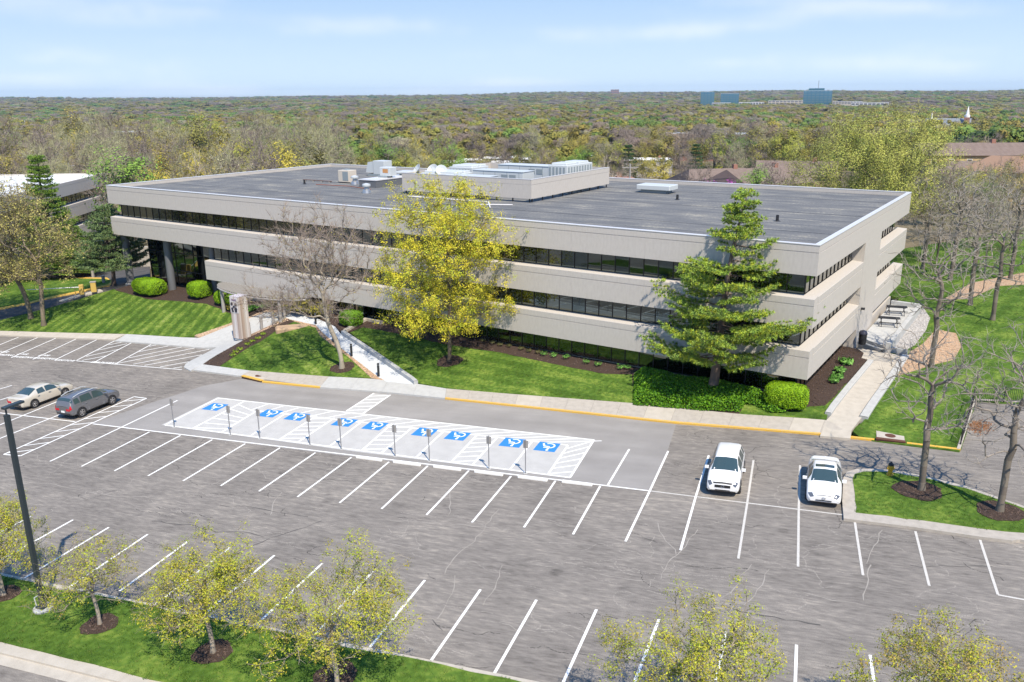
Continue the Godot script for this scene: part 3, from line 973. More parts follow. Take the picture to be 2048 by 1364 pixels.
	var bedI := gxz([[1264, 749], [1268, 806.5], [1402, 820], [1480, 828.5], [1500, 806], [1560, 824], [1600, 816], [1612, 781]], 0.1)
	bedI.append_array(PackedVector2Array([v2(bp(80.2, .98, 0)), v2(bp(70, .98, 0))]))
	struct("ivy_bed", drape(bedI, 0.105, 1.5, 0.2), M.soil)
	var lD := gxz([[1477, 829], [1490, 806], [1508, 803], [1530, 812], [1560, 826], [1600, 817], [1650, 811], [1669, 793], [1690, 765], [1697, 770], [1655, 825], [1653.5, 839.5]], 0.1)
	lawn("lawn_tongue", lD, gC, 34.0, 0.115)
	var bedF := gxz([[1612.4, 779.5], [1600, 816], [1650, 811], [1669.7, 793], [1735, 719], [1723, 716], [1727.7, 706], [1708, 696]], 0.12)
	bedF.append_array(PackedVector2Array([v2(bp(80.05, 15.4, 0)), v2(bp(80.05, 1, 0))]))
	struct("side_bed", drape(bedF, 0.12, 1.5, 0.2), M.soil)
	mulch_bits(bedF, 30.0, 0.13)
	# walk beside the building, terrace and its walls
	var walkR := gxz([[1640, 871.5], [1653, 840], [1663, 830], [1744, 727], [1739, 719], [1734, 719], [1723, 716], [1727.7, 706], [1712, 695], [1765, 704], [1808, 712], [1724, 834], [1703, 861], [1701, 876.8]], 0.13)
	hard.append(walkR)
	struct("side_walk", drape(walkR, 0.134, 1.5, 0.25), M.walk_tan)
	wall_thing("retaining_wall", gxz([[1656, 829], [1741, 723]], 0.13), 0.42, 0.30, 0.3, nc, "low pale concrete wall between the mulch bed and the side walk")
	wall_thing("retaining_wall", gxz([[1727, 836], [1811, 712]], 0.13), 0.55, 0.26, 0.3, nc, "low pale concrete wall between the side walk and the hill lawn")
	wall_thing("retaining_wall", gxz([[1766, 700], [1813, 709]], 0.13), 0.32, 0.55, 0.3, M.wall_concrete, "short grey concrete wall at the end of the side walk")
	var terrace := PackedVector2Array([v2(bp(81.1, 17.3, 0)), v2(at_y(1776, 694, 1.75)), v2(at_y(1838, 616, 1.75)), v2(bp(81.1, 31.5, 0))])
	hard.append(terrace)
	var flat_h := func(_x: float, _z: float) -> float: return 1.75
	struct("terrace", drape(terrace, 0.0, 2.0, 0.9, flat_h), nc)
	var m := MB.new()
	var s0 := bp(81.1, 17.25, 0); var s1 := at_y(1768, 698, 1.5)
	var back := (s1 - s0).normalized().cross(Vector3.UP)
	if back.dot(ev) > 0: back = -back
	m.face([Vector3(s0.x, 1.5, s0.z), Vector3(s1.x, 1.5, s1.z), Vector3(s1.x, 1.5, s1.z) + back * .4, Vector3(s0.x, 1.5, s0.z) + back * .4], Vector3.UP)
	m.face([Vector3(s0.x, 1.5, s0.z) + back * .4, Vector3(s1.x, 1.5, s1.z) + back * .4, Vector3(s1.x, 0.9, s1.z) + back * .4, Vector3(s0.x, 0.9, s0.z) + back * .4], back)
	struct("terrace_step", m.done(), nc)
	var tw := PackedVector2Array([terrace[1], terrace[2]])
	tag(put("terrace_wall", wall_run(tw, 0.4, 0.32, 0.9, flat_h), nc), "long pale concrete seat wall along the open side of the terrace", "wall")
	tag(put("terrace_wall", wall_run(PackedVector2Array([terrace[2], terrace[3]]), 0.4, 0.40, 0.9, flat_h), M.wall_concrete), "grey concrete wall closing the far end of the terrace", "wall")
	# the hill lawn right of the building
	var lR := gxz([[1706, 862], [1730, 838], [1800, 740], [1818, 708]], 0.1)
	lR.append_array(PackedVector2Array([terrace[1] + Vector2(.3, 0), terrace[2] + Vector2(.3, -.2), v2(bp(81.3, 32, 0)), v2(bp(81, 37, 0)), v2(bp(60, 44, 0)), v2(bp(75, 66, 0)), Vector2(120, -150), Vector2(150, -60)]))
	lR.append_array(gxz([[2300, 816], [2048, 807], [1951, 802], [1919, 902], [1814, 889], [1745, 880], [1720, 874]], 0.1))
	hard.append(gxz([[1760, 858], [1790, 850], [1815, 862], [1812, 889], [1746, 881]], .1))
	var chipsR := gxz([[1796, 751.5], [1864.5, 730], [1907, 720], [1922.6, 693], [1912, 667], [1872, 659], [1846, 688], [1819.6, 704]], 0.1)
	var whiteG := gxz([[1782, 694], [1806, 703], [1830, 690], [1852, 660], [1860, 636], [1846, 615]], 0.1)
	var pathR := gxz([[1885, 600], [1938, 598], [1996, 572], [2200, 560], [2200, 540], [2046, 546], [1943, 566]], 0.1)
	for h in [chipsR, whiteG, pathR]: hard.append(h)
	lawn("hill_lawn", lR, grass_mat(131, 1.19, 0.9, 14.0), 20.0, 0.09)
	struct("wood_chip_bed", drape(chipsR, 0.13, 1.5, 0.1), M.chips)
	mulch_bits(chipsR, 60, 0.135, Color(.42, .27, .17))
	struct("wood_chip_path", drape(pathR, 0.13, 1.5, 0.1), M.chips)
	mulch_bits(pathR, 25, 0.135, Color(.38, .24, .15))
	struct("white_gravel", drape(whiteG, 0.125, 1.5, 0.1), tri_mat(coloured(noise_bytes(77, 0.2, 256, 256, 2, FastNoiseLite.TYPE_CELLULAR), 256, 256, [[0, lin(.26, .24, .22)], [0.5, lin(.40, .38, .36)], [1, lin(.52, .50, .47)]]), 1.5, 1.0))
	mulch_bits(whiteG, 90, 0.13, Color(.36, .34, .32))
	# bank behind the building and by the drive
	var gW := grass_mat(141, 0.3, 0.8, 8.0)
	lawn("verge", gxz([[-260, 640], [0, 615], [51, 605], [92, 594.5], [154, 582], [216, 568], [222, 561], [212, 557.7], [146, 556], [60, 556], [-260, 575]], 0.1), gW, 14.0)
	struct("verge_kerb", drape(gxz([[-260, 648], [0, 619], [51, 609], [92, 598.5], [154, 586], [219, 571.5], [227, 563], [214, 555], [146, 554], [-260, 573]], 0.08), 0.085, 2.0, 0.1), M.yellow)
	# retaining wall by the ramp
	wall_thing("ramp_wall", gxz([[832, 768], [824, 761], [686, 667]], 0.13), 0.36, 0.42, 0.3, M.wall_concrete, "long low grey concrete wall beside the sloping walk")
	wall_thing("bed_wall", gxz([[689, 664], [733, 639], [765, 647]], 0.13), 0.4, 0.35, 0.3, M.walk_tan, "short tan concrete wall bending round the foundation bed")
	for q in treerings: mulch_ring(gnd(q[0], q[1], .1), q[2])
	# island with the hydrant
	var isl := lxz([[1684, 1007.7], [1687, 1041.5], [1827.7, 1059], [1958.3, 1078], [2024, 1086], [2040, 1084], [2070, 1090], [2200, 1110], [2200, 1070], [2048, 1017], [1933, 977], [1851, 956.5], [1781, 944], [1740, 941.5], [1713, 942], [1693, 948], [1686, 960]])
	struct("island_kerb", drape(isl, 0.14, 4.0, 0.2, lot_h), oc)
	var isg := lxz([[1705, 962], [1711, 1030], [1840, 1045], [1959.7, 1062], [2048, 1071], [2200, 1095], [2200, 1076], [2048, 1022], [1933, 982], [1851, 961], [1781, 949], [1727, 948], [1709, 953]])
	for q in [[1835, 986, 1.25], [1999, 1028, 1.15]]: hard.append(ring(lot(q[0], q[1]), q[2] * .9))
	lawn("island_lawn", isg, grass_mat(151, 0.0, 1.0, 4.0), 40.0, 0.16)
	for q in [[1835, 986, 1.25], [1999, 1028, 1.15]]:
		struct("mulch_ring", drape(ring(lot(q[0], q[1]), q[2]), 0.19, 1.0, 0.1), M.soil)
		mulch_bits(ring(lot(q[0], q[1]), q[2]), 70.0, 0.195)
	# planting strip along the bottom
	var u0 := v2(lot(0, 1149)); var u1 := v2(lot(1000, 1352)); var l0 := v2(lot(0, 1288))
	var du := u1 - u0
	struct("strip_kerb", drape(PackedVector2Array([u0 - du * .6, u1 + du * 1.6, l0 + du * 2.6 + Vector2(-.2, .5), l0 - du * .6 + Vector2(-.2, .5)]), 0.10, 6.0, 0.2, lot_h), M.walk_tan)
	var inn := (l0 - u0).normalized() * 0.38
	var strip := PackedVector2Array([u0 - du * .6 + inn, u1 + du * 1.6 + inn, l0 + du * 2.6, l0 - du * .6])
	for q in [[200.6, 1254, .78], [426, 1310, .8], [672, 1356, .85], [8, 1194, .75]]: hard.append(ring(lot(q[0], q[1]), q[2] * .9))
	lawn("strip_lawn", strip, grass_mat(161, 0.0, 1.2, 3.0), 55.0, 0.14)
	struct("gutter", drape(PackedVector2Array([l0 - du * .6 + Vector2(-.2, .5), l0 + du * 2.6 + Vector2(-.2, .5), l0 + du * 2.6 + Vector2(-.4, 1.0), l0 - du * .6 + Vector2(-.4, 1.0)]), 0.01, 6.0, 0.0, lot_h), M.walk_tan)
	for q in [[200.6, 1254, .78], [426, 1310, .8], [672, 1356, .85], [8, 1194, .75]]:
		var c := lot(q[0], q[1])
		struct("mulch_ring", drape(ring(c, q[2]), 0.165, 1.0, 0.1), M.soil)
		mulch_bits(ring(c, q[2]), 90.0, 0.175)

# ---------------------------------------------------------------- office building
func band_mesh(length: float, roof: bool, deep := 0.98) -> ArrayMesh:
	# runs along +x from 0 to length; outer face at z = 0, the rest towards -z; top at y = 0
	var prof := [[-deep, -FH], [0, -FH], [0, -.53], [-.035, -.525], [-.035, -.475], [0, -.47], [0, -.02], [-.02, 0]]
	if roof: prof += [[-.36, 0], [-.36, -.5]]
	else: prof += [[-deep, .07]]
	var m := MB.new()
	for k in prof.size() - 1:
		var p = prof[k]; var q = prof[k + 1]
		var nn := Vector3(0, -(q[0] - p[0]), q[1] - p[1]).normalized()
		m.face([Vector3(0, p[1], p[0]), Vector3(length, p[1], p[0]), Vector3(length, q[1], q[0]), Vector3(0, q[1], q[0])], nn)
	for e in 2:
		var x := length if e else 0.0
		m.face([Vector3(x, -FH, -deep if not roof else -.36), Vector3(x, -FH, 0), Vector3(x, -.53, 0), Vector3(x, -.53, -deep if not roof else -.36)], Vector3(1 if e else -1, 0, 0))
		m.face([Vector3(x, -.53, -deep if not roof else -.36), Vector3(x, -.53, -.036), Vector3(x, -.47, -.036), Vector3(x, -.47, -deep if not roof else -.36)], Vector3(1 if e else -1, 0, 0))
		m.face([Vector3(x, -.47, -deep if not roof else -.36), Vector3(x, -.47, 0), Vector3(x, -.02, 0), Vector3(x, 0, -.02), Vector3(x, 0.0, -.36) if roof else Vector3(x, .07, -deep)], Vector3(1 if e else -1, 0, 0))
	return m.done()

func run_of(parent: Node, called: String, from: Vector3, turn: float, length: float, n: int, roof: bool, m: Material, cache := {}):
	var w := length / n
	var key := "%.3f %s" % [w, roof]
	if not cache.has(key): cache[key] = band_mesh(w - 0.007, roof)
	for k in n:
		var o := put(called, cache[key], m, parent)
		o.rotation.y = turn
		o.position = from + Basis(Vector3.UP, turn) * Vector3(k * w + 0.0035, 0, 0)

func glazing(parent: Node, from: Vector3, turn: float, length: float, h: float, w: float, rows := [1.0]):
	# panes standing on from, running along local +x, facing +z
	var n := int(round(length / w))
	w = length / n
	var b := Basis(Vector3.UP, turn)
	var y := 0.0
	for r in rows:
		var ph: float = h * r
		var pm := BoxMesh.new(); pm.size = Vector3(w - .055, ph - .05, .03)
		var mm := BoxMesh.new(); mm.size = Vector3(.055, ph, .11)
		for k in n:
			var o := put("window_pane", pm, [M.glass, M.glass, M.glass_b, M.glass_c][rng.randi() % 4], parent)
			o.position = from + b * Vector3((k + .5) * w, y + ph * .5, 0)
			o.rotation = Vector3(rng.randf_range(-.006, .006), turn + rng.randf_range(-.006, .006), 0)
			var q := put("mullion", mm, M.frame, parent)
			q.position = from + b * Vector3(k * w, y + ph * .5, .012)
			q.rotation.y = turn
		var rm := BoxMesh.new(); rm.size = Vector3(length, .05, .09)
		for e in 2:
			var q := put("window_rail", rm, M.frame, parent)
			q.position = from + b * Vector3(length * .5, y + (.025 if e == 0 else ph - .025), .008)
			q.rotation.y = turn
		y += ph

func loc(u: float, v: float, y: float) -> Vector3:
	return Vector3(u, y, -v)

func make_building():
	var face_im := coloured(add_bytes([noise_bytes(201, 0.02, 512, 512, 4), noise_bytes(202, 0.3, 512, 512, 2)], [0.55, 0.45]), 512, 512, [[0, lin(.395, .365, .33)], [0.35, lin(.475, .442, .403)], [0.55, lin(.505, .47, .43)], [1, lin(.54, .505, .462)]])
	M.face = tri_mat(face_im, 1.0, 0.9)
	M.face.uv1_scale = Vector3(1 / 1.7, 1 / 7.0, 1 / 1.7)
	M.glass = mat(lin(.125, .145, .14), 0.02, 1.0)
	M.glass_b = mat(lin(.09, .115, .12), 0.03, 1.0)
	M.glass_c = mat(lin(.17, .19, .18), 0.025, 1.0)
	M.frame = mat(lin(.045, .043, .042), 0.45, 0.6)
	M.column = mat(lin(.13, .135, .145), 0.55)
	M.coping = mat(lin(.74, .72, .71), 0.35, 0.25)
	var s := 1024
	var rd := add_bytes([streak_bytes(211, 0.02, s, 8, 4), noise_bytes(212, 0.006, s, s, 4), noise_bytes(213, 0.08, s, s, 3)], [0.42, 0.30, 0.34], -12.0)
	M.roof = ground_mat(coloured(rd, s, s, [[0, lin(0.121, 0.125, 0.131)], [0.42, lin(0.168, 0.171, 0.175)], [0.58, lin(0.213, 0.211, 0.204)], [0.68, lin(0.284, 0.272, 0.239)], [0.78, lin(0.412, 0.381, 0.315)], [1, lin(0.511, 0.462, 0.391)]]), 27.0, coloured(noise_bytes(214, 0.2, 256, 256, 3), 256, 256, [[0, Color(.8, .8, .8)], [0.5, Color(.95, .95, .95)], [1, Color.WHITE]]), 6.0)
	var b := thing("office_building", BO, "long three storey beige office building with dark ribbon windows and a flat grey roof", "building", "", -YB)
	var q := PI / 2
	# fascia bands: front, right, left, back (turned so that they face outwards)
	run_of(b, "roof_band_panel", loc(0, 0, RY), 0, BW, 13, true, M.face)
	run_of(b, "roof_band_panel", loc(BW, .37, RY), q, BD - .74, 6, true, M.face)
	run_of(b, "roof_band_panel", loc(BW, BD, RY), PI, BW, 13, true, M.face)
	run_of(b, "roof_band_panel", loc(0, BD - .37, RY), -q, BD - .74, 6, true, M.face)
	run_of(b, "band_panel", loc(0, 0, RY - FP), 0, BW, 13, false, M.face)
	run_of(b, "band_panel", loc(BW, .99, RY - FP), q, 14.5, 3, false, M.face)
	run_of(b, "band_panel", loc(BW, 22.25, RY - FP), q, BD - 22.25, 2, false, M.face)
	run_of(b, "band_panel", loc(0, BD, RY - FP), -q, BD - 1, 6, false, M.face)
	run_of(b, "band_panel", loc(16.7, 0, RY - 2 * FP), 0, BW - 16.7, 10, false, M.face)
	run_of(b, "band_panel", loc(BW, .99, RY - 2 * FP), q, 14.5, 3, false, M.face)
	run_of(b, "band_panel", loc(BW, 22.25, RY - 2 * FP), q, BD - 22.25, 2, false, M.face)
	# soffit under the roof band, floors, pier, lower wall on the terrace
	var solid := func(called: String, a: Vector3, c: Vector3, m: Material):
		var mb := MB.new()
		var lo := Vector3(minf(a.x, c.x), minf(a.y, c.y), minf(a.z, c.z)); var hi := Vector3(maxf(a.x, c.x), maxf(a.y, c.y), maxf(a.z, c.z))
		mb.box((lo + hi) / 2, hi - lo)
		return put(called, mb.done(), m, b)
	solid.call("roof_slab", loc(.4, .4, RY - FH + .02), loc(BW - .4, BD - .4, RY - .5), M.face)
	solid.call("floor_slab", loc(.99, .99, RY - FP - FH + .02), loc(BW - .99, BD - .99, RY - FP - .1), M.face)
	solid.call("floor_slab", loc(16.9, .99, RY - 2 * FP - FH + .02), loc(BW - .99, BD - .99, RY - 2 * FP - .1), M.face)
	solid.call("pier", loc(BW - 1.5, 15.5, -.5), loc(BW + .004, 22.25, RY - FH - .004), M.face)
	solid.call("lower_wall", loc(BW - 1.2, 22.26, 2.95), loc(BW - .3, BD - 3, RY - 2 * FP - FH), M.face)
	solid.call("plinth", loc(16.8, .96, -.3), loc(BW - .94, 1.5, 1.42), M.walk_tan)
	solid.call("plinth", loc(BW - 1.5, .97, -.3), loc(BW - .93, 15.5, 1.35), M.walk_tan)
	solid.call("plinth", loc(BW - 1.2, 22.26, 0), loc(BW - .31, BD - 3, 2.1), M.face)
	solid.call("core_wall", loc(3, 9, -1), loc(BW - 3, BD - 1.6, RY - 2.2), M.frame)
	# ribbon windows
	var top3 := RY - FH; var sill3 := RY - FP + .04
	glazing(b, loc(1.0, .95, sill3), 0, BW - 1.95, top3 - sill3, 1.2)
	glazing(b, loc(BW - .95, .95, sill3), q, 14.5, top3 - sill3, 1.2)
	glazing(b, loc(BW - .95, 22.27, sill3), q, 12.4, top3 - sill3, 1.2)
	glazing(b, loc(.95, BD - 1, sill3), -q, BD - 2, top3 - sill3, 1.2)
	var top2 := RY - FP - FH; var sill2 := RY - 2 * FP + .04
	glazing(b, loc(17.2, .95, sill2), 0, BW - .95 - 17.2, top2 - sill2, 1.2)
	glazing(b, loc(BW - .95, .95, sill2), q, 14.5, top2 - sill2, 1.2)
	glazing(b, loc(BW - .95, 22.27, sill2), q, 12.4, top2 - sill2, 1.2)
	var top1 := RY - 2 * FP - FH
	glazing(b, loc(17.2, .95, 1.42), 0, BW - .95 - 17.2, top1 - 1.42, 1.2)
	glazing(b, loc(BW - .95, .95, 1.35), q, 14.5, top1 - 1.35, 1.2)
	glazing(b, loc(BW - .6, 23, 2.1), q, 9.0, .85, 1.0)
	# two storey lobby glass behind the columns
	glazing(b, loc(1.6, 3.4, .25), 0, 15.3, top2 - .25, 1.7, [.33, .33, .34])
	glazing(b, loc(1.6, 15, .25), -q, 11.6, top2 - .25, 1.7, [.33, .33, .34])
	solid.call("lobby_wall", loc(17.1, .96, 0), loc(17.3, 9, top2), M.frame)
	for c in [[.45, 1.15], [8.5, 1.25], [16.2, 1.5]]:
		var mb := MB.new()
		mb.lathe(Vector3.ZERO, [[.43, -.6], [.43, 6.2]], 20)
		var o := put("column", mb.done(), M.column, b)
		o.position = loc(c[0], c[1], .38)
		var f := MB.new()
		f.lathe(Vector3.ZERO, [[.62, -.8], [.62, .08], [.43, .1]], 20)
		put("column_foot", f.done(), M.new_concrete, o)
	for c in [[.45, 13], [.45, 26], [80, 34]]:
		var mb := MB.new()
		mb.lathe(Vector3.ZERO, [[.43, -1.5], [.43, 8.4 if c[0] < 50 else 2.0]], 16)
		put("column", mb.done(), M.column, b).position = loc(c[0], c[1], -.2 if c[0] < 50 else .9)
	# roof sheet and metal coping
	var rm := MB.new()
	rm.face([loc(.36, .36, RY - .35), loc(BW - .36, .36, RY - .35), loc(BW - .36, BD - .36, RY - .35), loc(.36, BD - .36, RY - .35)], Vector3.UP, [Vector2(0, 0), Vector2(BW, 0), Vector2(BW, BD), Vector2(0, BD)])
	rm.t2 = rm.t.duplicate()
	put("roof_sheet", rm.done(), M.roof, b)
	for k in 9:
		solid.call("roof_seam", loc(.5, 3.9 + k * 3.6, RY - .349), loc(BW - .5, 3.98 + k * 3.6, RY - .338), M.frame if k % 3 == 1 else M.column)
	for e in [[loc(-.03, -.03, RY), loc(BW + .03, .38, RY + .05)], [loc(-.03, BD - .38, RY), loc(BW + .03, BD + .03, RY + .05)], [loc(-.03, .381, RY), loc(.38, BD - .381, RY + .05)], [loc(BW - .38, .381, RY), loc(BW + .03, BD - .381, RY + .05)]]:
		solid.call("coping", e[0] + Vector3(0, .002, 0), e[1], M.coping)
	# timber canopy over the entrance: curved slats on posts
	M.wood_grey = tri_mat(coloured(streak_bytes(221, 0.05, 256, 8, 3), 256, 256, [[0, lin(.24, .225, .21)], [0.5, lin(.33, .315, .30)], [1, lin(.42, .40, .385)]]), 0.8, 0.9)
	var c0 := thing("entrance_canopy", bp(26.3, 0, 2.6), "grey timber slat canopy with a curved edge over the building entrance", "canopy", "", -YB)
	for k in 34:
		var x := -6.6 + k * .4
		var d := 3.0 * sqrt(maxf(0.03, 1.0 - pow(x / 6.9, 2)))
		var mb := MB.new()
		mb.box(Vector3(x, .36, d * .5 - .05), Vector3(.10, .09, d))
		put("slat", mb.done(), M.wood_grey, c0)
	for e in 12:
		var xa := -6.6 + e * 1.1; var xb := xa + 1.1
		var mb := MB.new()
		var za := 3.0 * sqrt(maxf(0.03, 1.0 - pow(xa / 6.9, 2))) - .05; var zb := 3.0 * sqrt(maxf(0.03, 1.0 - pow(xb / 6.9, 2))) - .05
		mb.frustum(Vector3(xa, .2, za), Vector3(xb, .2, zb), .09, .09, 6, true)
		put("edge_beam", mb.done(), M.wood_grey, c0)
	for z in [.8, 1.8]:
		var mb := MB.new()
		mb.box(Vector3(0, .24, z), Vector3(12.0 if z < 1 else 10.6, .14, .12))
		put("beam", mb.done(), M.wood_grey, c0)
	for p in [[-4.6, 2.0], [-.4, 2.75], [4.2, 2.1]]:
		var mb := MB.new()
		mb.frustum(Vector3(p[0], -2.6, p[1]), Vector3(p[0], .2, p[1]), .2, .18, 10, true)
		put("post", mb.done(), M.wood_grey, c0)

# ---------------------------------------------------------------- roof plant
func on_front(px: float, py: float, v: float) -> Vector2:
	var d := ray(px, py)
	var o := Vector3(0, CAMH, 0)
	var t: float = ((BO - o).dot(ev) + v) / d.dot(ev)
	var p := o + d * t
	return Vector2((p - BO).dot(eu), p.y)

func box_part(parent: Node, called: String, a: Vector3, c: Vector3, m: Material, ch := 0.0) -> MeshInstance3D:
	var lo := Vector3(minf(a.x, c.x), minf(a.y, c.y), minf(a.z, c.z)); var hi := Vector3(maxf(a.x, c.x), maxf(a.y, c.y), maxf(a.z, c.z))
	var mb := MB.new()
	if ch > 0: mb.cbox(lo, hi, ch)
	else: mb.box((lo + hi) / 2, hi - lo)
	return put(called, mb.done(), m, parent)

func make_roof_plant():
	var ry := RY - .345
	M.unit = mat(lin(.54, .57, .575), 0.45, 0.1)
	M.unit_dark = mat(lin(.24, .28, .30), 0.6)
	M.beige_unit = mat(lin(.56, .50, .42), 0.55)
	M.black = mat(lin(.018, .018, .02), 0.5)
	M.pipe = mat(lin(.72, .70, .70), 0.5)
	M.steel = mat(lin(.42, .43, .44), 0.35, 0.7)
	# screen wall on short legs
	var s := thing("roof_screen", bp(34.5, 12.7, ry), "beige panelled screen wall on black legs round the rooftop units", "screen wall", "", -YB)
	var w := 16.05; var d := 16.6; var top := 14.13 - ry
	for k in 5:
		var x := w / 5 * k
		box_part(s, "screen_panel", Vector3(x + .005, .38, 0), Vector3(x + w / 5 - .005, top - .5, -.12), M.face)
		box_part(s, "screen_panel", Vector3(x + .005, top - .48, 0), Vector3(x + w / 5 - .005, top, -.12), M.face)
		box_part(s, "screen_panel", Vector3(x + .005, .38, -d), Vector3(x + w / 5 - .005, top, -d + .12), M.face)
	for k in 5:
		var z := -d / 5 * k
		box_part(s, "screen_panel", Vector3(w, .38, z - .005), Vector3(w + .12, top - .5, z - d / 5 + .005), M.face)
		box_part(s, "screen_panel", Vector3(w, top - .48, z - .005), Vector3(w + .12, top, z - d / 5 + .005), M.face)
		box_part(s, "screen_panel", Vector3(-.12, .38, z - .005), Vector3(0, top, z - d / 5 + .005), M.face)
	box_part(s, "cap", Vector3(-.14, top + .002, .02), Vector3(w + .14, top + .05, -.16), M.coping)
	box_part(s, "cap", Vector3(w - .04, top + .002, -.161), Vector3(w + .14, top + .05, -d), M.coping)
	for k in 9:
		box_part(s, "leg", Vector3(.2 + k * 1.95, 0, -.14), Vector3(.3 + k * 1.95, .9, -.24), M.black)
		box_part(s, "leg", Vector3(w - .12, 0, -.4 - k * 1.98), Vector3(w - .02, .9, -.5 - k * 1.98), M.black)
	# big packaged units inside the screen: pixels of the left and right top front edge, depth row, depth
	for q in [[842, 912, 347, 14.8, 3.0, "short rooftop condenser block with louvred front inside the screen wall", true], [890, 975, 352.5, 13.4, 1.9, "long low white rooftop unit just inside the front of the screen", false], [898, 944, 334.5, 19.4, 3.2, "white condenser block with louvres behind the long low units", true], [945, 1046, 342.5, 17.2, 2.2, "long white rooftop unit in the second row inside the screen", false], [996, 1104, 331.5, 23.6, 2.4, "longest white rooftop unit along the far side of the screen", false], [1104, 1142, 331, 20.5, 5.6, "tall white condenser with louvred sides at the right of the screen", true]]:
		var a := on_front(q[0], q[2], q[3]); var b := on_front(q[1], q[2], q[3])
		var h: float = (a.y + b.y) / 2 - ry
		var over := maxf(0.0, b.x - 50.2)
		a.x -= over; b.x -= over
		var L := b.x - a.x
		var o := thing("rooftop_unit", bp(a.x, q[3], ry), q[5], "air conditioner", "rooftop units", -YB)
		box_part(o, "housing", Vector3(0, .3, 0), Vector3(L, h, -q[4]), M.unit, .04)
		box_part(o, "base_rail", Vector3(.1, 0, -.1), Vector3(L - .1, .299, -q[4] + .1), M.unit_dark)
		if q[6]:
			for k in int(L / .42): box_part(o, "louvre", Vector3(.12 + k * .42, .6, .03), Vector3(.34 + k * .42, h - .2, .001), M.unit_dark)
			for k in int(q[4] / .6): box_part(o, "louvre", Vector3(L + .001, .6, -.2 - k * .6), Vector3(L + .03, h - .2, -.5 - k * .6), M.unit_dark)
			for k in 2: box_part(o, "fan_guard", Vector3(.2, h + .001, -.3 - k * q[4] * .48), Vector3(L - .2, h + .22, -.3 - k * q[4] * .48 - q[4] * .38), M.unit, .08)
		else:
			for k in int(L / 1.5): box_part(o, "panel_seam", Vector3(1.4 + k * 1.5, .35, .012), Vector3(1.44 + k * 1.5, h - .05, .001), M.unit_dark)
			for k in 2: box_part(o, "grille", Vector3(L * .58 + k * 1.0, h - .85, .03), Vector3(L * .58 + k * 1.0 + .8, h - .3, .001), M.unit_dark)
			box_part(o, "top_lip", Vector3(-.05, h + .001, .05), Vector3(L + .05, h + .04, -q[4] - .05), M.unit)
	# skylight-like vent hood
	var o := thing("roof_hood", bp(55.6, 26.2, ry), "low wide pale metal exhaust hood on the open right part of the roof", "vent", "", -YB)
	box_part(o, "curb", Vector3(.4, 0, 0), Vector3(3.3, .38, -1.6), M.unit_dark)
	box_part(o, "hood", Vector3(0, .381, .3), Vector3(3.8, .85, -2.0), M.unit, .06)
	# small condenser, packaged unit, curb with hoods, mushroom vents, pipes
	o = thing("small_condenser", bp(19.3, 18.4, ry), "small beige condenser box with a dark grille on wooden runners", "air conditioner", "rooftop units", -YB)
	box_part(o, "runner", Vector3(-.3, 0, -.2), Vector3(2.3, .12, -.35), M.wood_grey); box_part(o, "runner", Vector3(-.3, 0, -1.0), Vector3(2.3, .12, -1.15), M.wood_grey)
	box_part(o, "housing", Vector3(0, .121, 0), Vector3(1.75, 1.5, -1.4), M.beige_unit, .03)
	box_part(o, "grille", Vector3(.75, .3, .02), Vector3(1.65, 1.35, .001), M.unit_dark)
	box_part(o, "fan", Vector3(.5, 1.501, -.4), Vector3(1.2, 1.62, -1.0), M.unit_dark, .05)
	o = thing("packaged_unit", bp(16.2, 27.0, ry), "white packaged unit with a slanted intake hood near the rear parapet", "air conditioner", "rooftop units", -YB)
	box_part(o, "base", Vector3(0, 0, 0), Vector3(2.6, .3, -1.6), M.unit_dark)
	box_part(o, "housing", Vector3(1.0, .301, 0), Vector3(2.9, 2.0, -1.6), M.unit, .03)
	var mb := MB.new()
	for z in [0.0, -1.6]: mb.face([Vector3(-.3, .45, z), Vector3(1.0, .45, z), Vector3(1.0, 1.9, z), Vector3(.1, 1.8, z)], Vector3(0, 0, 1 if z == 0.0 else -1))
	mb.poly([Vector3(-.3, .45, 0), Vector3(-.3, .45, -1.6), Vector3(.1, 1.8, -1.6), Vector3(.1, 1.8, 0)])
	mb.poly([Vector3(.1, 1.8, 0), Vector3(.1, 1.8, -1.6), Vector3(1, 1.9, -1.6), Vector3(1, 1.9, 0)])
	put("intake_hood", mb.done(), M.unit, o)
	o = thing("roof_curb", bp(25.2, 15.8, ry), "raised flat roof curb with a white rim beside the screen wall", "roof curb", "", -YB)
	box_part(o, "side", Vector3(0, 0, 0), Vector3(2.6, .8, -9), M.roof_side if M.has("roof_side") else M.column)
	box_part(o, "rim", Vector3(-.06, .801, .06), Vector3(2.66, .9, -9.06), M.coping)
	o = thing("exhaust_hood", bp(25.6, 18.6, ry + .9), "white exhaust fan hood with a rusty orange grille on the roof curb", "vent", "", -YB)
	box_part(o, "housing", Vector3(.3, .2, 0), Vector3(1.9, 1.2, -1.2), M.unit, .05); box_part(o, "base", Vector3(.1, 0, .1), Vector3(1.4, .199, -1.0), M.unit_dark)
	box_part(o, "grille", Vector3(.8, .55, .02), Vector3(1.6, 1.0, .001), mat(lin(.45, .22, .08), .8))
	o = thing("flat_vent", bp(25.8, 22.0, ry + .9), "flat pale metal vent cap on the far half of the roof curb", "vent", "", -YB)
	box_part(o, "curb", Vector3(.2, 0, 0), Vector3(1.1, .25, -1.0), M.unit_dark); box_part(o, "cap", Vector3(-.1, .251, .3), Vector3(1.9, .5, -1.4), M.unit, .05)
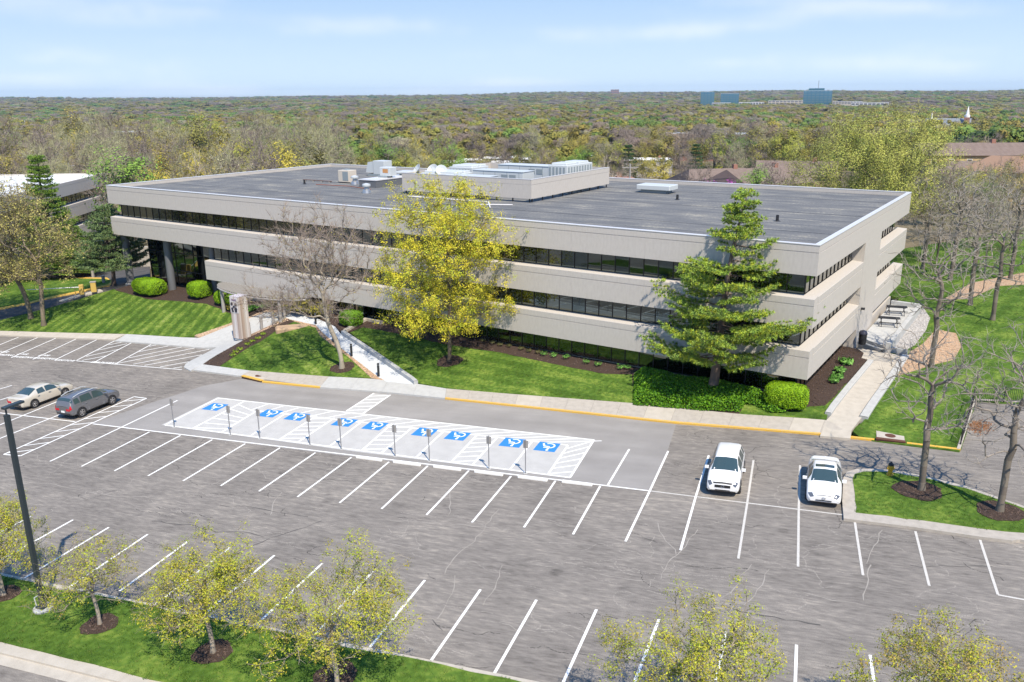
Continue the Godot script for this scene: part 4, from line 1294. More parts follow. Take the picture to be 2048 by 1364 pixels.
	for q in [[30.4, 11.4, "silver mushroom roof vent standing alone before the roof curb"], [22.6, 17.8, "silver mushroom roof vent beside the small beige condenser"]]:
		o = thing("roof_vent", bp(q[0], q[1], ry), q[2], "vent", "mushroom roof vents", -YB)
		var c := MB.new(); c.lathe(Vector3.ZERO, [[.5, 0], [.42, .3], [.25, .45]], 14); put("skirt", c.done(), M.steel, o)
		c = MB.new(); c.lathe(Vector3.ZERO, [[.25, .45], [.25, .7], [.46, .74], [.46, .95], [.1, 1.05], [0, 1.06]], 14); put("cap", c.done(), M.unit, o)
	for q in [[61.9, 22, "thin black pipe stub on the roof near the wide exhaust hood"], [74.6, 12.3, "thin black pipe stub on the roof near the right parapet"], [16.9, 15.1, "small dark pipe stub on the left part of the roof"]]:
		var c := MB.new(); c.lathe(Vector3.ZERO, [[.3, 0], [.13, .06], [.12, .5], [.0, .52]], 10)
		var e := put("pipe_stub", c.done(), M.black); e.position = bp(q[0], q[1], ry); tag(e, q[2], "pipe")
	# satellite dishes on the corner of the screen
	for q in [[34.7, 15.2, -.5, "satellite dish tilted left at the corner of the screen wall"], [36.3, 15.8, .1, "satellite dish between two others at the screen corner"], [37.6, 15.4, .7, "satellite dish tilted right at the corner of the screen wall"]]:
		o = thing("satellite_dish", bp(q[0], q[1], ry), q[3], "satellite dish", "satellite dishes", -YB + q[2])
		var c := MB.new()
		c.frustum(Vector3.ZERO, Vector3(0, 2.3, 0), .05, .05, 8, true); put("mast", c.done(), M.steel, o)
		c = MB.new(); c.lathe(Vector3.ZERO, [[.02, 0], [.3, .05], [.5, .14], [.62, .24], [.6, .25], [.3, .08], [0, .03]], 16)
		var e := put("reflector", c.done(), M.unit, o); e.position = Vector3(0, 2.35, .1); e.rotation = Vector3(1.0, 0, 0)
		c = MB.new(); c.frustum(Vector3(0, 2.3, .1), Vector3(0, 2.75, .65), .02, .02, 6, true); put("arm", c.done(), M.steel, o)
	# white drain pipe on blocks, gas line
	o = thing("roof_pipe", bp(37, 10.4, ry), "white plastic pipe lying on the roof in front of the screen", "pipe", "", -YB)
	var pm := MB.new(); pm.tube([Vector3(0, .12, 0), Vector3(10.2, .12, 0), Vector3(12.6, .12, 3.2)], .07, 8)
	put("pipe_run", pm.done(), M.pipe, o)
	pm = MB.new(); pm.tube([Vector3(10.5, .12, 2.0), Vector3(13.4, .12, .6)], .05, 8); put("pipe_branch", pm.done(), M.pipe, o)
	o = thing("gas_line", bp(14, 17.6, ry), "thin rusty gas pipe on blocks near the small condenser", "pipe", "", -YB)
	pm = MB.new(); pm.tube([Vector3(0, .2, 0), Vector3(5, .2, 0)], .05, 6); put("pipe_run", pm.done(), mat(lin(.14, .08, .06), .8), o)
	pm = MB.new(); pm.tube([Vector3(6, .2, 3.6), Vector3(11, .2, 3.2), Vector3(15.5, .2, 4.6)], .045, 6); put("pipe_run", pm.done(), mat(lin(.26, .09, .05), .8), o)
	for k in 4: box_part(o, "block", Vector3(.3 + k * 1.4, 0, -.12), Vector3(.5 + k * 1.4, .149, .12), M.wood_grey)

# ---------------------------------------------------------------- neighbouring office block on the left
func make_annex():
	var a := at_y(212, 345.5, 9.5)
	var dir := Vector3(.098, 0, .995).normalized()
	var L := 46.0
	var near := a + dir * L
	var b := thing("neighbour_office", Vector3(near.x, 0, near.z), "beige office block with a white roof and ribbon windows behind the left trees", "building", "", PI / 2 + .098)
	# local x runs along the facade away from us; it faces +z
	var y := 9.5
	for k in 3:
		run_of(b, "band_panel", Vector3(0, y - k * 3.6, 0), 0, L, 8, k == 0, M.face)
		glazing(b, Vector3(.3, y - (k + 1) * 3.6 + .05, -.95), 0, L - 1.2, 3.6 - FH - .05, 1.9)
		box_part(b, "floor_slab", Vector3(0, y - k * 3.6 - FH + .02, -.99), Vector3(L - .5, y - k * 3.6 - .4, -30), M.face)
	box_part(b, "roof_sheet", Vector3(0, y - .3, -.36), Vector3(L - .36, y - .25, -34), mat(lin(.74, .75, .76), .7))
	box_part(b, "rear_wall", Vector3(L - .4, y - 2, -.361), Vector3(L, y - .01, -34), M.face)
	box_part(b, "base_wall", Vector3(0, -4, -1.2), Vector3(L - .9, y - 10.75, -6), M.face)
	box_part(b, "core_wall", Vector3(.5, -4, -3), Vector3(L - 1.5, y - .5, -30), M.frame)
	# low tan wall seen between the columns
	var p := gnd(250, 540)
	var o := put("service_wall", BoxMesh.new(), M.walk_tan)
	(o.mesh as BoxMesh).size = Vector3(9, 3.2, .4)
	o.position = p + Vector3(2.5, 1.4, -2)
	o.rotation.y = -.2
	tag(o, "plain tan wall beyond the drive behind the lobby columns", "wall")

# ---------------------------------------------------------------- cars
# stations along the car from tail to nose: [x, floor height, half width, belt height, deck or roof half width, deck or roof height]
const SEDAN := [[-2.42, .46, .70, .74, .60, .90], [-2.33, .30, .84, .84, .72, 1.03], [-1.70, .22, .90, .93, .74, 1.08], [-.85, .20, .915, .94, .60, 1.39], [-.25, .20, .915, .93, .60, 1.455], [.40, .20, .915, .92, .60, 1.42], [1.20, .20, .915, .90, .72, 1.03], [1.85, .22, .90, .82, .70, .93], [2.28, .28, .85, .70, .64, .79], [2.43, .40, .72, .58, .52, .66]]
const WAGON := [[-2.28, .50, .76, .84, .66, 1.02], [-2.20, .36, .86, .98, .70, 1.22], [-1.98, .30, .90, 1.04, .64, 1.56], [-1.35, .26, .915, 1.06, .62, 1.655], [-.25, .26, .92, 1.03, .62, 1.68], [.35, .26, .92, 1.01, .61, 1.62], [1.15, .26, .92, 1.00, .76, 1.14], [1.80, .28, .905, .94, .74, 1.06], [2.20, .34, .86, .82, .70, .93], [2.34, .46, .74, .66, .58, .78]]

func car_point(st: Array, s: float, k: float, side: float) -> Vector3:
	# smooth along the stations, straight round the section
	var i := clampi(int(s), 0, st.size() - 2)
	var f := clampf(s - i, 0, 1)
	var r := []
	for c in 6:
		var p0: float = st[maxi(i - 1, 0)][c]; var p1: float = st[i][c]; var p2: float = st[i + 1][c]; var p3: float = st[mini(i + 2, st.size() - 1)][c]
		var m1 := (p2 - p0) * .35; var m2 := (p3 - p1) * .35
		var f2 := f * f; var f3 := f2 * f
		r.append((2 * f3 - 3 * f2 + 1) * p1 + (f3 - 2 * f2 + f) * m1 + (-2 * f3 + 3 * f2) * p2 + (f3 - f2) * m2)
	var sec := [[r[2] * .90, r[1]], [r[2] * .985, r[1] + .10], [r[2], r[1] * .45 + r[3] * .55], [r[2] * .965, r[3]], [r[4], r[5] - .045], [r[4] * .80, r[5] + .005], [0.0, r[5] + .03]]
	var j := clampi(int(k), 0, 5)
	var g := clampf(k - j, 0, 1)
	return Vector3(r[0], lerpf(sec[j][1], sec[j + 1][1], g), lerpf(sec[j][0], sec[j + 1][0], g) * side)

func car_patch(st: Array, s0: float, s1: float, k0: float, k1: float, sides: Array, ns: int, nk: int, off: float, taper := 0.0) -> ArrayMesh:
	var m := MB.new()
	for side in sides:
		var base := m.v.size()
		for a in ns + 1:
			for b in nk + 1:
				var kk := lerpf(k0, k1, float(b) / nk)
				var ss := lerpf(s0 + taper * float(b) / nk, s1 - taper * float(b) / nk, float(a) / ns)
				var p := car_point(st, ss, kk, side)
				var e := .02
				var du := car_point(st, ss + e, kk, side) - car_point(st, ss - e, kk, side)
				var dv := car_point(st, ss, minf(kk + e, 6), side) - car_point(st, ss, maxf(kk - e, 0), side)
				var nn: Vector3 = du.cross(dv) * side
				nn = -nn.normalized() if nn.length() > 1e-9 else Vector3.UP
				if nn.dot(p - Vector3(clampf(p.x, -1.6, 1.6), .6, 0)) < 0: nn = -nn
				m.v.append(p + nn * off); m.n.append(nn)
		for a in ns:
			for b in nk:
				var p := base + a * (nk + 1) + b
				var ids := [p, p + nk + 1, p + nk + 2, p + 1]
				var fl: bool = (m.v[ids[1]] - m.v[ids[0]]).cross(m.v[ids[2]] - m.v[ids[0]]).dot(m.n[ids[0]] + m.n[ids[2]]) > 0
				if fl: m.tri(ids[0], ids[2], ids[1]); m.tri(ids[0], ids[3], ids[2])
				else: m.tri(ids[0], ids[1], ids[2]); m.tri(ids[0], ids[2], ids[3])
	return m.done()

func car_caps(st: Array) -> ArrayMesh:
	var m := MB.new()
	for e in 2:
		var s := 0.0 if e == 0 else st.size() - 1.0
		var nn := Vector3(-1 if e == 0 else 1, 0, 0)
		for k in 6: m.face([car_point(st, s, k, 1), car_point(st, s, k + 1, 1), car_point(st, s, k + 1, -1), car_point(st, s, k, -1)], nn)
	var under := []
	for s in st.size():
		under.append([car_point(st, s, 0, 1), car_point(st, s, 0, -1)])
	for s in st.size() - 1:
		m.face([under[s][0], under[s + 1][0], under[s + 1][1], under[s][1]], Vector3.DOWN)
	return m.done()

func make_car(called: String, st: Array, paint: Material, at: Vector3, turn: float, label: String, opts := {}) -> Node3D:
	var c := thing(called, at, label, "car", "", turn)
	var n := st.size()
	put("body", car_patch(st, 0, n - 1, 0, 6, [1, -1], (n - 1) * 4, 12, 0), paint, c)
	put("body_ends", car_caps(st), M.car_trim if opts.get("dark_ends", false) else paint, c)
	var wagon := st == WAGON
	var g: Material = M.car_glass
	put("windshield", car_patch(st, 5.06, 5.98, 4.08, 6, [1, -1], 6, 5, .006, .0), g, c)
	put("rear_window", car_patch(st, 1.5 if wagon else 2.06, 2.1 if wagon else 2.95, 4.1 if not wagon else 3.6, 6, [1, -1], 5, 5, .006), g, c)
	for side in [1, -1]:
		put("side_window", car_patch(st, 4.08, 5.55, 3.1, 3.9, [side], 8, 3, .006, .12), g, c)
		put("side_window", car_patch(st, 2.85 if not wagon else 3.05, 3.98, 3.1, 3.9, [side], 6, 3, .006, .10), g, c)
		if wagon: put("side_window", car_patch(st, 2.25, 2.95, 3.15, 3.85, [side], 4, 3, .006, .06), g, c)
		put("headlight", car_patch(st, n - 2.3, n - 1.12, 3.2, 4.55, [side], 6, 5, .010, .12), M.lamp_clear, c)
		put("taillight", car_patch(st, .05, 1.1, 2.45, 3.7, [side], 4, 3, .008, .05), M.lamp_red, c)
		var tl := MB.new(); tl.box(Vector3(st[0][0] - .008, st[0][3] - .06, side * st[0][2] * .72), Vector3(.03, .15, st[0][2] * .5)); put("taillight", tl.done(), M.lamp_red, c)
		put("sill", car_patch(st, 1.9, n - 3.0, 0.05, .95, [side], 8, 2, .006), M.car_trim, c)
		var mm := MB.new()
		mm.box(Vector3(.85, 1.0 + (.14 if wagon else 0), side * 1.02), Vector3(.16, .13, .22))
		var mi := put("mirror", mm.done(), paint, c)
		var hm := MB.new(); hm.box(Vector3(.05, .86 + (.12 if wagon else 0), side * .93), Vector3(.2, .03, .03)); put("door_handle", hm.done(), M.steel, c)
		hm = MB.new(); hm.box(Vector3(-.95, .86 + (.12 if wagon else 0), side * .93), Vector3(.2, .03, .03)); put("door_handle", hm.done(), M.steel, c)
	put("grille", car_patch(st, n - (1.72 if wagon else 1.55), n - (1.3 if wagon else 1.38), 5.0 if wagon else 5.2, 6, [1, -1], 3, 4, .007), M.black, c)
	if opts.get("sunroof", false): put("sunroof", car_patch(st, 4.25, 4.75, 4.9, 6, [1, -1], 4, 4, .008), M.car_glass, c)
	if opts.get("rails", false):
		for side in [1, -1]:
			var rm := MB.new()
			rm.tube([Vector3(-1.75, 1.62, side * .60), Vector3(-1.2, 1.75, side * .60), Vector3(.1, 1.755, side * .60), Vector3(.5, 1.66, side * .59)], .025, 6)
			put("roof_rail", rm.done(), M.unit, c)
	var fm := MB.new()
	var front: float = st[n - 1][0]
	fm.box(Vector3(front + .008, .47, 0), Vector3(.03, .05, .8)); put("lower_grille", fm.done(), M.black, c)
	if wagon:
		fm = MB.new(); fm.box(Vector3(front + .004, .70, 0), Vector3(.03, .15, .84)); put("front_grille", fm.done(), M.black, c)
	var em := MB.new()
	for k in 12:
		var a0 := TAU * k / 12
		em.frustum(Vector3(front + .028, (.70 if wagon else .60) + .055 * sin(a0), .085 * cos(a0)), Vector3(front + .028, (.70 if wagon else .60) + .055 * sin(a0 + TAU / 12), .085 * cos(a0 + TAU / 12)), .012, .012, 5)
	put("emblem", em.done(), M.chrome, c)
	var back: float = st[0][0]
	fm = MB.new(); fm.box(Vector3(back - .012, .62, 0), Vector3(.015, .15, .34)); put("licence_plate", fm.done(), M.paint, c)
	fm = MB.new(); fm.box(Vector3(back + .02, .46, 0), Vector3(.08, .12, 1.3)); put("bumper_trim", fm.done(), M.car_trim, c)
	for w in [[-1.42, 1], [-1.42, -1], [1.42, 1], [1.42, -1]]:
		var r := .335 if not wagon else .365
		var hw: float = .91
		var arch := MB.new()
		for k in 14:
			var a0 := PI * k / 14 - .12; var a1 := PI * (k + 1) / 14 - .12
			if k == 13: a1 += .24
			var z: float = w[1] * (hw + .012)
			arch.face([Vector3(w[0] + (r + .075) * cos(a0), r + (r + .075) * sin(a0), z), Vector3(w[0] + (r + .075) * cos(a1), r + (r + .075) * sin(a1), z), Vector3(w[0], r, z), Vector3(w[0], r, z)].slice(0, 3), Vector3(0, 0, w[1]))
		put("dark_arch_fan", arch.done(), M.black, c)  # flat black fan paints the shaded wheel well; the body is not cut
		var wh := Node3D.new(); wh.name = "wheel"; c.add_child(wh, true)
		wh.position = Vector3(w[0], r, w[1] * (hw - .08))
		wh.rotation = Vector3(PI / 2 * w[1], 0, 0)
		var t := MB.new(); t.lathe(Vector3.ZERO, [[r * .66, -.1], [r * .95, -.11], [r, -.06], [r, .07], [r * .95, .115], [r * .66, .115], [r * .62, .08]], 20); put("tyre", t.done(), M.black, wh)
		var rm := MB.new(); rm.lathe(Vector3.ZERO, [[r * .66, .09], [r * .60, .10], [r * .58, .05], [0, .05]], 20)
		put("rim_well", rm.done(), M.car_trim, wh)
		rm = MB.new()
		for k in 5:
			var a := TAU * k / 5
			rm.box(Vector3(cos(a) * r * .34, .085, sin(a) * r * .34), Vector3(r * .6, .03, r * .24), Basis(Vector3.UP, -a))
		rm.lathe(Vector3(0, 0, 0), [[r * .66, .118], [r * .58, .118]], 20)
		rm.lathe(Vector3.ZERO, [[r * .17, .08], [r * .15, .11], [0, .112]], 12)
		put("rim", rm.done(), M.chrome, wh)
	return c

func tilt_to_lot(o: Node3D):
	var n := Vector3(-PA, 1, -PB).normalized()
	var x := o.basis.x - n * o.basis.x.dot(n)
	x = x.normalized()
	o.basis = Basis(x, n, x.cross(n))

func make_cars():
	M.car_glass = mat(lin(.035, .06, .062), 0.03, 0.0, 1.0)
	M.car_trim = mat(lin(.03, .03, .032), 0.6)
	M.lamp_clear = mat(lin(.16, .17, .19), 0.08, 0.4)
	M.lamp_red = mat(lin(.50, .012, .022), 0.15)
	M.chrome = mat(lin(.62, .62, .63), 0.2, 0.9)
	var paint := func(r: float, g: float, b: float, metal: float) -> Material:
		var m := mat(lin(r, g, b), 0.35, metal)
		m.clearcoat_enabled = true; m.clearcoat = 1.0; m.clearcoat_roughness = 0.05
		return m
	var head := func(a: Vector3, b: Vector3) -> float:
		var d := b - a
		return atan2(-d.z, d.x)
	# white crossover and white sedan, noses towards us
	var o: Node3D = make_car("parked_suv", WAGON, paint.call(.80, .80, .80, 0.0), lot(1452, 961), head.call(lot(1462, 916), lot(1443, 1000)), "white compact suv with dark grille parked nose out next to an empty stall")
	tilt_to_lot(o)
	o = make_car("parked_sedan", SEDAN, paint.call(.80, .80, .80, 0.0), lot(1647, 979), head.call(lot(1645, 930), lot(1642, 1024)), "white sedan with a sunroof parked beside the grass island", {"sunroof": true})
	tilt_to_lot(o)
	# gold sedan and grey crossover, tails towards us: placed by the ground contacts of the right wheels
	for k in 2:
		var a := lot(70.4, 815.5) if k == 0 else lot(167, 833)
		var b := lot(129.5, 793) if k == 0 else lot(222, 810.5)
		var d := (b - a).normalized()
		var left := -d.cross(Vector3.UP).normalized()
		var c := (a + b) / 2 + left * .82
		if k == 0: o = make_car("parked_sedan", SEDAN, paint.call(.62, .57, .48, 0.2), c, head.call(a, b), "pale gold sedan parked beside the grey suv")
		else: o = make_car("parked_suv", WAGON, paint.call(.15, .15, .16, 0.3), c, head.call(a, b), "dark grey suv with silver roof rails next to the hatched strip", {"rails": true})
		tilt_to_lot(o)

# ---------------------------------------------------------------- street furniture
func make_furniture():
	M.dark_green_grey = mat(lin(.035, .048, .055), 0.45, 0.3)
	M.galv = mat(lin(.36, .36, .37), 0.45, 0.6)
	# signs on posts: we see their backs
	var first: Node3D = null
	for q in [[348.5, 855], [461, 870], [520, 877.5], [620, 890], [682.6, 898.4], [790.5, 913], [859, 922], [978, 938], [1051, 947]]:
		var p := lot(q[0], q[1])
		if first == null:
			first = thing("parking_sign", p, "grey metal parking sign on a thin post at the head of the accessible stalls", "sign", "accessible parking signs", -ROWA)
			first.set_meta("stem", "parking_sign")
			var m := MB.new(); m.box(Vector3(0, 1.1, 0), Vector3(.05, 2.2, .05)); put("post", m.done(), M.galv, first)
			m = MB.new(); m.box(Vector3(0, 1.9, -.032), Vector3(.32, .5, .006)); put("sign_plate", m.done(), mat(lin(.33, .32, .31), .7, .2), first)
			m = MB.new(); m.lathe(Vector3(0, 0, 0), [[.13, -.05], [.13, .03], [.05, .04]], 12); put("footing", m.done(), M.new_concrete, first)
			m = MB.new(); m.box(Vector3(0, 2.05, .028), Vector3(.03, .03, .01)); put("bolt", m.done(), M.chrome, first)
			m = MB.new(); m.box(Vector3(0, 1.75, .028), Vector3(.03, .03, .01)); put("bolt", m.done(), M.chrome, first)
		else: copy_of(first).position = p
	# light pole
	var lp := lot(88, 1224)
	var o := thing("light_pole", lp + Vector3(0, .12, 0), "tall dark square steel light pole on a round concrete base", "light pole", "", -ROWA)
	var m := MB.new(); m.lathe(Vector3.ZERO, [[.42, -.3], [.42, .12], [.38, .15], [0, .15]], 18); put("footing", m.done(), M.wall_concrete, o)
	m = MB.new(); m.box(Vector3(0, .2, 0), Vector3(.42, .1, .42)); put("base_plate", m.done(), M.dark_green_grey, o)
	m = MB.new(); m.box(Vector3(0, 4.85, 0), Vector3(.18, 9.2, .18)); put("pole", m.done(), M.dark_green_grey, o)
	m = MB.new(); m.frustum(Vector3(0, 9.45, 0), Vector3(0, 9.75, 0), .04, .04, 8, true); put("neck", m.done(), M.dark_green_grey, o)
	m = MB.new(); m.cbox(Vector3(-.12, 9.72, -.85), Vector3(.12, 9.82, .12), .02); put("lamp_head", m.done(), M.dark_green_grey, o)
	m = MB.new(); m.tube([Vector3(-.25, .16, .1), Vector3(-.32, .6, .1), Vector3(-.1, .75, .05)], .025, 6); put("conduit", m.done(), M.unit, o)
	# hydrant
	var yel := mat(lin(.62, .36, .03), .5)
	o = thing("fire_hydrant", lot(1779, 955) + Vector3(0, .16, 0), "yellow fire hydrant with a dark bonnet on the grass island", "hydrant")
	m = MB.new(); m.lathe(Vector3.ZERO, [[.2, -.05], [.2, .06], [.12, .08], [.12, .5], [.17, .52], [.17, .58], [.13, .6]], 14); put("barrel", m.done(), yel, o)
	m = MB.new(); m.lathe(Vector3.ZERO, [[.15, .6], [.14, .68], [.08, .76], [.04, .78], [.04, .83], [0, .83]], 14); put("bonnet", m.done(), M.black, o)
	for e in [Vector3(1, 0, 0), Vector3(-1, 0, 0), Vector3(0, 0, 1)]:
		m = MB.new(); m.frustum(Vector3(0, .42, 0) + e * .1, Vector3(0, .42, 0) + e * .2, .07, .07, 10, true); put("nozzle_cap", m.done(), yel, o)
	# storm drains in the kerb
	var rust := mat(lin(.12, .05, .03), .85, .2)
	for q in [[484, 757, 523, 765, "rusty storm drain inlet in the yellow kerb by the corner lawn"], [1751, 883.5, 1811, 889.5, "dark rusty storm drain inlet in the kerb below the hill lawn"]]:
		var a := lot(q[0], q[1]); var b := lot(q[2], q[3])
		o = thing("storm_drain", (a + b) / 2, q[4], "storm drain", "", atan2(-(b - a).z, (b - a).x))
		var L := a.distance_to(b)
		box_part(o, "dark_inlet_face", Vector3(-L / 2, .0, .012), Vector3(L / 2, .16, -.02), M.black)  # closed black slab, the shade inside the inlet put in its colour
		for y in [.05, .105, .155]: box_part(o, "bar", Vector3(-L / 2, y, .035), Vector3(L / 2, y + .018, .013), rust)
		box_part(o, "throat_beam", Vector3(-L / 2, .161, .05), Vector3(L / 2, .22, -.25), rust if q[0] > 1000 else M.yellow)
		box_part(o, "apron", Vector3(-L / 2 + .05, .1, -.26), Vector3(L / 2 - .05, .2, -1.4), M.walk_tan)
		m = MB.new(); m.lathe(Vector3(0, .201, -.8), [[.32, 0], [.32, .012], [0, .012]], 18); put("manhole_cover", m.done(), rust, o)
	# monument sign of boards
	var boards := [mat(lin(.56, .50, .47), .75), mat(lin(.44, .35, .29), .8), mat(lin(.62, .58, .56), .7), mat(lin(.38, .29, .24), .8), mat(lin(.50, .45, .41), .8)]
	var mp := gnd(482, 680.5, .13)
	o = thing("monument_sign", mp + Vector3(0, .13, -.45), "tall square timber board monument sign with a dark emblem by the entrance walk", "sign", "", -.55)
	box_part(o, "plinth", Vector3(-.50, -.15, -.50), Vector3(.50, .05, .50), M.wall_concrete)
	for k in 6:
		for e in 2:
			var x := -.56 + k * .187
			var h := 4.15
			if e == 0: box_part(o, "board", Vector3(x + .004, .05, .56), Vector3(x + .183, h, .53), boards[(k * 3 + 1) % 5])
			else: box_part(o, "board", Vector3(.53, .05, x + .004 - (.03 if k == 5 else 0.0)), Vector3(.56, h, x + .183 - (.034 if k == 5 else 0.0)), boards[(k * 2) % 5])
	box_part(o, "core", Vector3(-.55, .05, -.55), Vector3(.52, 4.14, .52), boards[0])
	box_part(o, "cap", Vector3(-.58, 4.152, -.58), Vector3(.58, 4.2, .58), mat(lin(.60, .56, .60), .5, .2))
	# front face towards the lot on the left: number, then a dark emblem
	var face := Node3D.new(); face.name = "emblem"; o.add_child(face)
	face.position = Vector3(0, 0, .562)
	box_part(face, "sign_panel", Vector3(-.55, 2.6, .0), Vector3(.55, 4.14, .022), boards[2])
	var t := TextMesh.new(); t.text = "10985"; t.depth = .02; t.font_size = 32; t.pixel_size = .0085
	var f := SystemFont.new(); f.font_names = PackedStringArray(["Droid Sans"]); f.font_weight = 700; t.font = f
	var tx := put("number", t, mat(lin(.16, .11, .19), .6), face); tx.position = Vector3(0, 3.85, .03)
	var dk := mat(lin(.022, .022, .035), .4)
	for q in [[-.3, 3.45, .16], [.22, 3.42, .17], [-.05, 3.2, .13], [-.28, 2.98, .15], [.2, 2.98, .2]]:
		m = MB.new(); m.lathe(Vector3.ZERO, [[q[2], 0], [q[2] * .95, .03], [0, .035]], 14)
		var e := put("emblem_disc", m.done(), dk, face); e.position = Vector3(q[0], q[1], .022); e.rotation.x = PI / 2
	for x in [-.24, .2]: box_part(face, "emblem_bar", Vector3(x - .15, 2.68, .022), Vector3(x + .15, 2.84, .045), dk)
	# timber posts along the entrance walk, dark bollards along the ramp
	for k in 4:
		var q = [[499.5, 671.3, 1.25], [523.7, 658.4, 1.2], [547, 648, 1.15], [569.7, 637.4, 1.1]][k]
		m = MB.new(); m.frustum(Vector3(0, -.1, 0), Vector3(0, q[2], 0), .15, .14, 10, true)
		var e := put("timber_post", m.done(), M.wood_grey); e.position = gnd(q[0], q[1], .13) + Vector3(0, .1, 0)
		tag(e, "weathered round timber post along the gravel edge of the entrance walk", "bollard", "timber posts")
	first = null
	for q in [[631.8, 648.7], [667, 684], [703.4, 713], [757.4, 753.2]]:
		var p := gnd(q[0], q[1], .12) + Vector3(0, .12, 0)
		if first == null:
			first = thing("bollard", p, "black domed bollard light in the gravel strip beside the sloping walk", "bollard", "black bollards")
			first.set_meta("stem", "bollard")
			m = MB.new(); m.lathe(Vector3.ZERO, [[.1, -.05], [.1, .86]], 14); put("shaft", m.done(), M.black, first)
			m = MB.new(); m.lathe(Vector3.ZERO, [[.075, .86], [.075, .93]], 14); put("light_slot", m.done(), M.unit_dark, first)
			m = MB.new(); m.lathe(Vector3.ZERO, [[.105, .93], [.105, .98], [.07, 1.04], [0, 1.06]], 14); put("dome", m.done(), M.black, first)
		else: copy_of(first).position = p
	for q in [[187, 555, "brown post"], [208, 567, "brown post"]]:
		m = MB.new(); m.box(Vector3(0, .5, 0), Vector3(.3, 1.1, .3))
		var e := put("drive_post", m.done(), M.wood_grey); e.position = gnd(q[0], q[1]); tag(e, "square brown post at the end of the verge by the driveway", "bollard", "driveway posts")
	# gate arm and card reader on their little island
	var gi := gxz([[118, 603], [131, 598.5], [200, 580], [206, 583], [152, 596], [128, 604]], .05)
	struct("gate_island", drape(gi, 0.17, 2.0, 0.2), M.walk_tan)
	o = thing("barrier_gate", gnd(165, 592, .17) + Vector3(0, .17, 0), "yellow barrier gate box with a long white arm over the driveway", "barrier gate", "", .35)
	var yl := mat(lin(.56, .38, .10), .6)
	box_part(o, "cabinet", Vector3(-.25, 0, -.25), Vector3(.25, 1.2, .25), yl, .04)
	m = MB.new(); m.tube([Vector3(-.2, .95, .2), Vector3(-5.6, 1.1, .2)], [.06, .04], 8); put("arm", m.done(), M.paint, o)
	box_part(o, "arm_rest", Vector3(-.75, 0, -.04), Vector3(-.65, .8, .04), yl)
	o = thing("card_reader", gnd(189, 586, .17) + Vector3(0, .17, 0), "tan card reader pedestal beside the barrier gate", "card reader", "", .35)
	box_part(o, "pedestal", Vector3(-.3, 0, -.3), Vector3(.3, 1.15, .3), yl, .04); box_part(o, "lid", Vector3(-.33, 1.151, -.33), Vector3(.33, 1.22, .33), M.wood_grey)
	# bin, tables on the terrace
	o = thing("trash_bin", at_y(1724, 688, 1.75), "black domed trash bin on the terrace by the building wall", "trash bin", "", -YB)
	m = MB.new(); m.lathe(Vector3.ZERO, [[.30, 0], [.33, .85]], 16); put("body", m.done(), M.black, o)
	m = MB.new(); m.lathe(Vector3.ZERO, [[.35, .86], [.35, .95], [.27, 1.12], [.1, 1.2], [0, 1.2]], 16); put("lid", m.done(), mat(lin(.03, .03, .05), .4), o)
	first = null
	var kk := 0
	for q in [[1777, 651], [1792, 628]]:
		var p := at_y(q[0], q[1], 1.75)
		if first == null:
			first = thing("picnic_table", p, "black metal mesh picnic table with benches near the front of the terrace", "picnic table", "picnic tables on the terrace", -YB + .25)
			first.set_meta("stem", "picnic_table")
			for k in 9: box_part(first, "top_slat", Vector3(-.9, .72, -.38 + k * .088), Vector3(.9, .745, -.38 + k * .088 + .05), M.black)
			for e in [-1, 1]:
				for k in 3: box_part(first, "seat_slat", Vector3(-.9, .43, e * .78 - .13 + k * .09), Vector3(.9, .45, e * .78 - .13 + k * .09 + .05), M.black)
				m = MB.new(); m.frustum(Vector3(e * .65, .72, -.3), Vector3(e * .65, 0, .75), .03, .03, 6, true); m.frustum(Vector3(e * .65, .72, .3), Vector3(e * .65, 0, -.75), .03, .03, 6, true); m.frustum(Vector3(e * .65, .42, -.9), Vector3(e * .65, .42, .9), .03, .03, 6, true)
				put("leg_frame", m.done(), M.black, first)
		else: copy_of(first, "black metal mesh picnic table with benches near the far wall of the terrace").position = p
	# wall lights on the pier and end wall
	for q in [[BW + .004, 16.6, 4.4, "small black wall light on the pier above the mulch bed"], [BW - .296, 27.0, 4.6, "small black wall light above the terrace windows"], [BW - .296, 31.6, 4.6, "small black wall light near the far end of the terrace"]]:
		o = thing("wall_light", bp(q[0], q[1], q[2]), q[3], "wall light", "wall lights", -YB)
		box_part(o, "back_plate", Vector3(0, -.15, -.1), Vector3(.03, .15, .1), M.black); box_part(o, "shade", Vector3(.031, .0, -.12), Vector3(.3, .16, .12), M.black, .02)
	# railing between the hill lawn and the side lot
	o = thing("metal_fence", gnd(1922, 893, .1), "black metal picket fence along the kerb of the side lot", "fence")
	var pts := [gnd(1921, 890, .1), gnd(1946, 806, .1), gnd(2060, 803, .1)]
	for k in 2:
		var a: Vector3 = pts[k] - o.position; var b: Vector3 = pts[k + 1] - o.position
		var n := int(a.distance_to(b) / .13)
		m = MB.new()
		for y in [.12, 1.05]: m.frustum(a + Vector3(0, y, 0), b + Vector3(0, y, 0), .025, .025, 5, true)
		put("rail", m.done(), M.black, o)
		for j in n + 1:
			m = MB.new()
			m.box(a.lerp(b, float(j) / n) + Vector3(0, .58, 0), Vector3(.02, 1.0, .02) if j % 16 else Vector3(.06, 1.2, .06))
			put("picket" if j % 16 else "post", m.done(), M.black, o)
	# litter of leaves in the corner of the side lot
	var lf := MB.new()
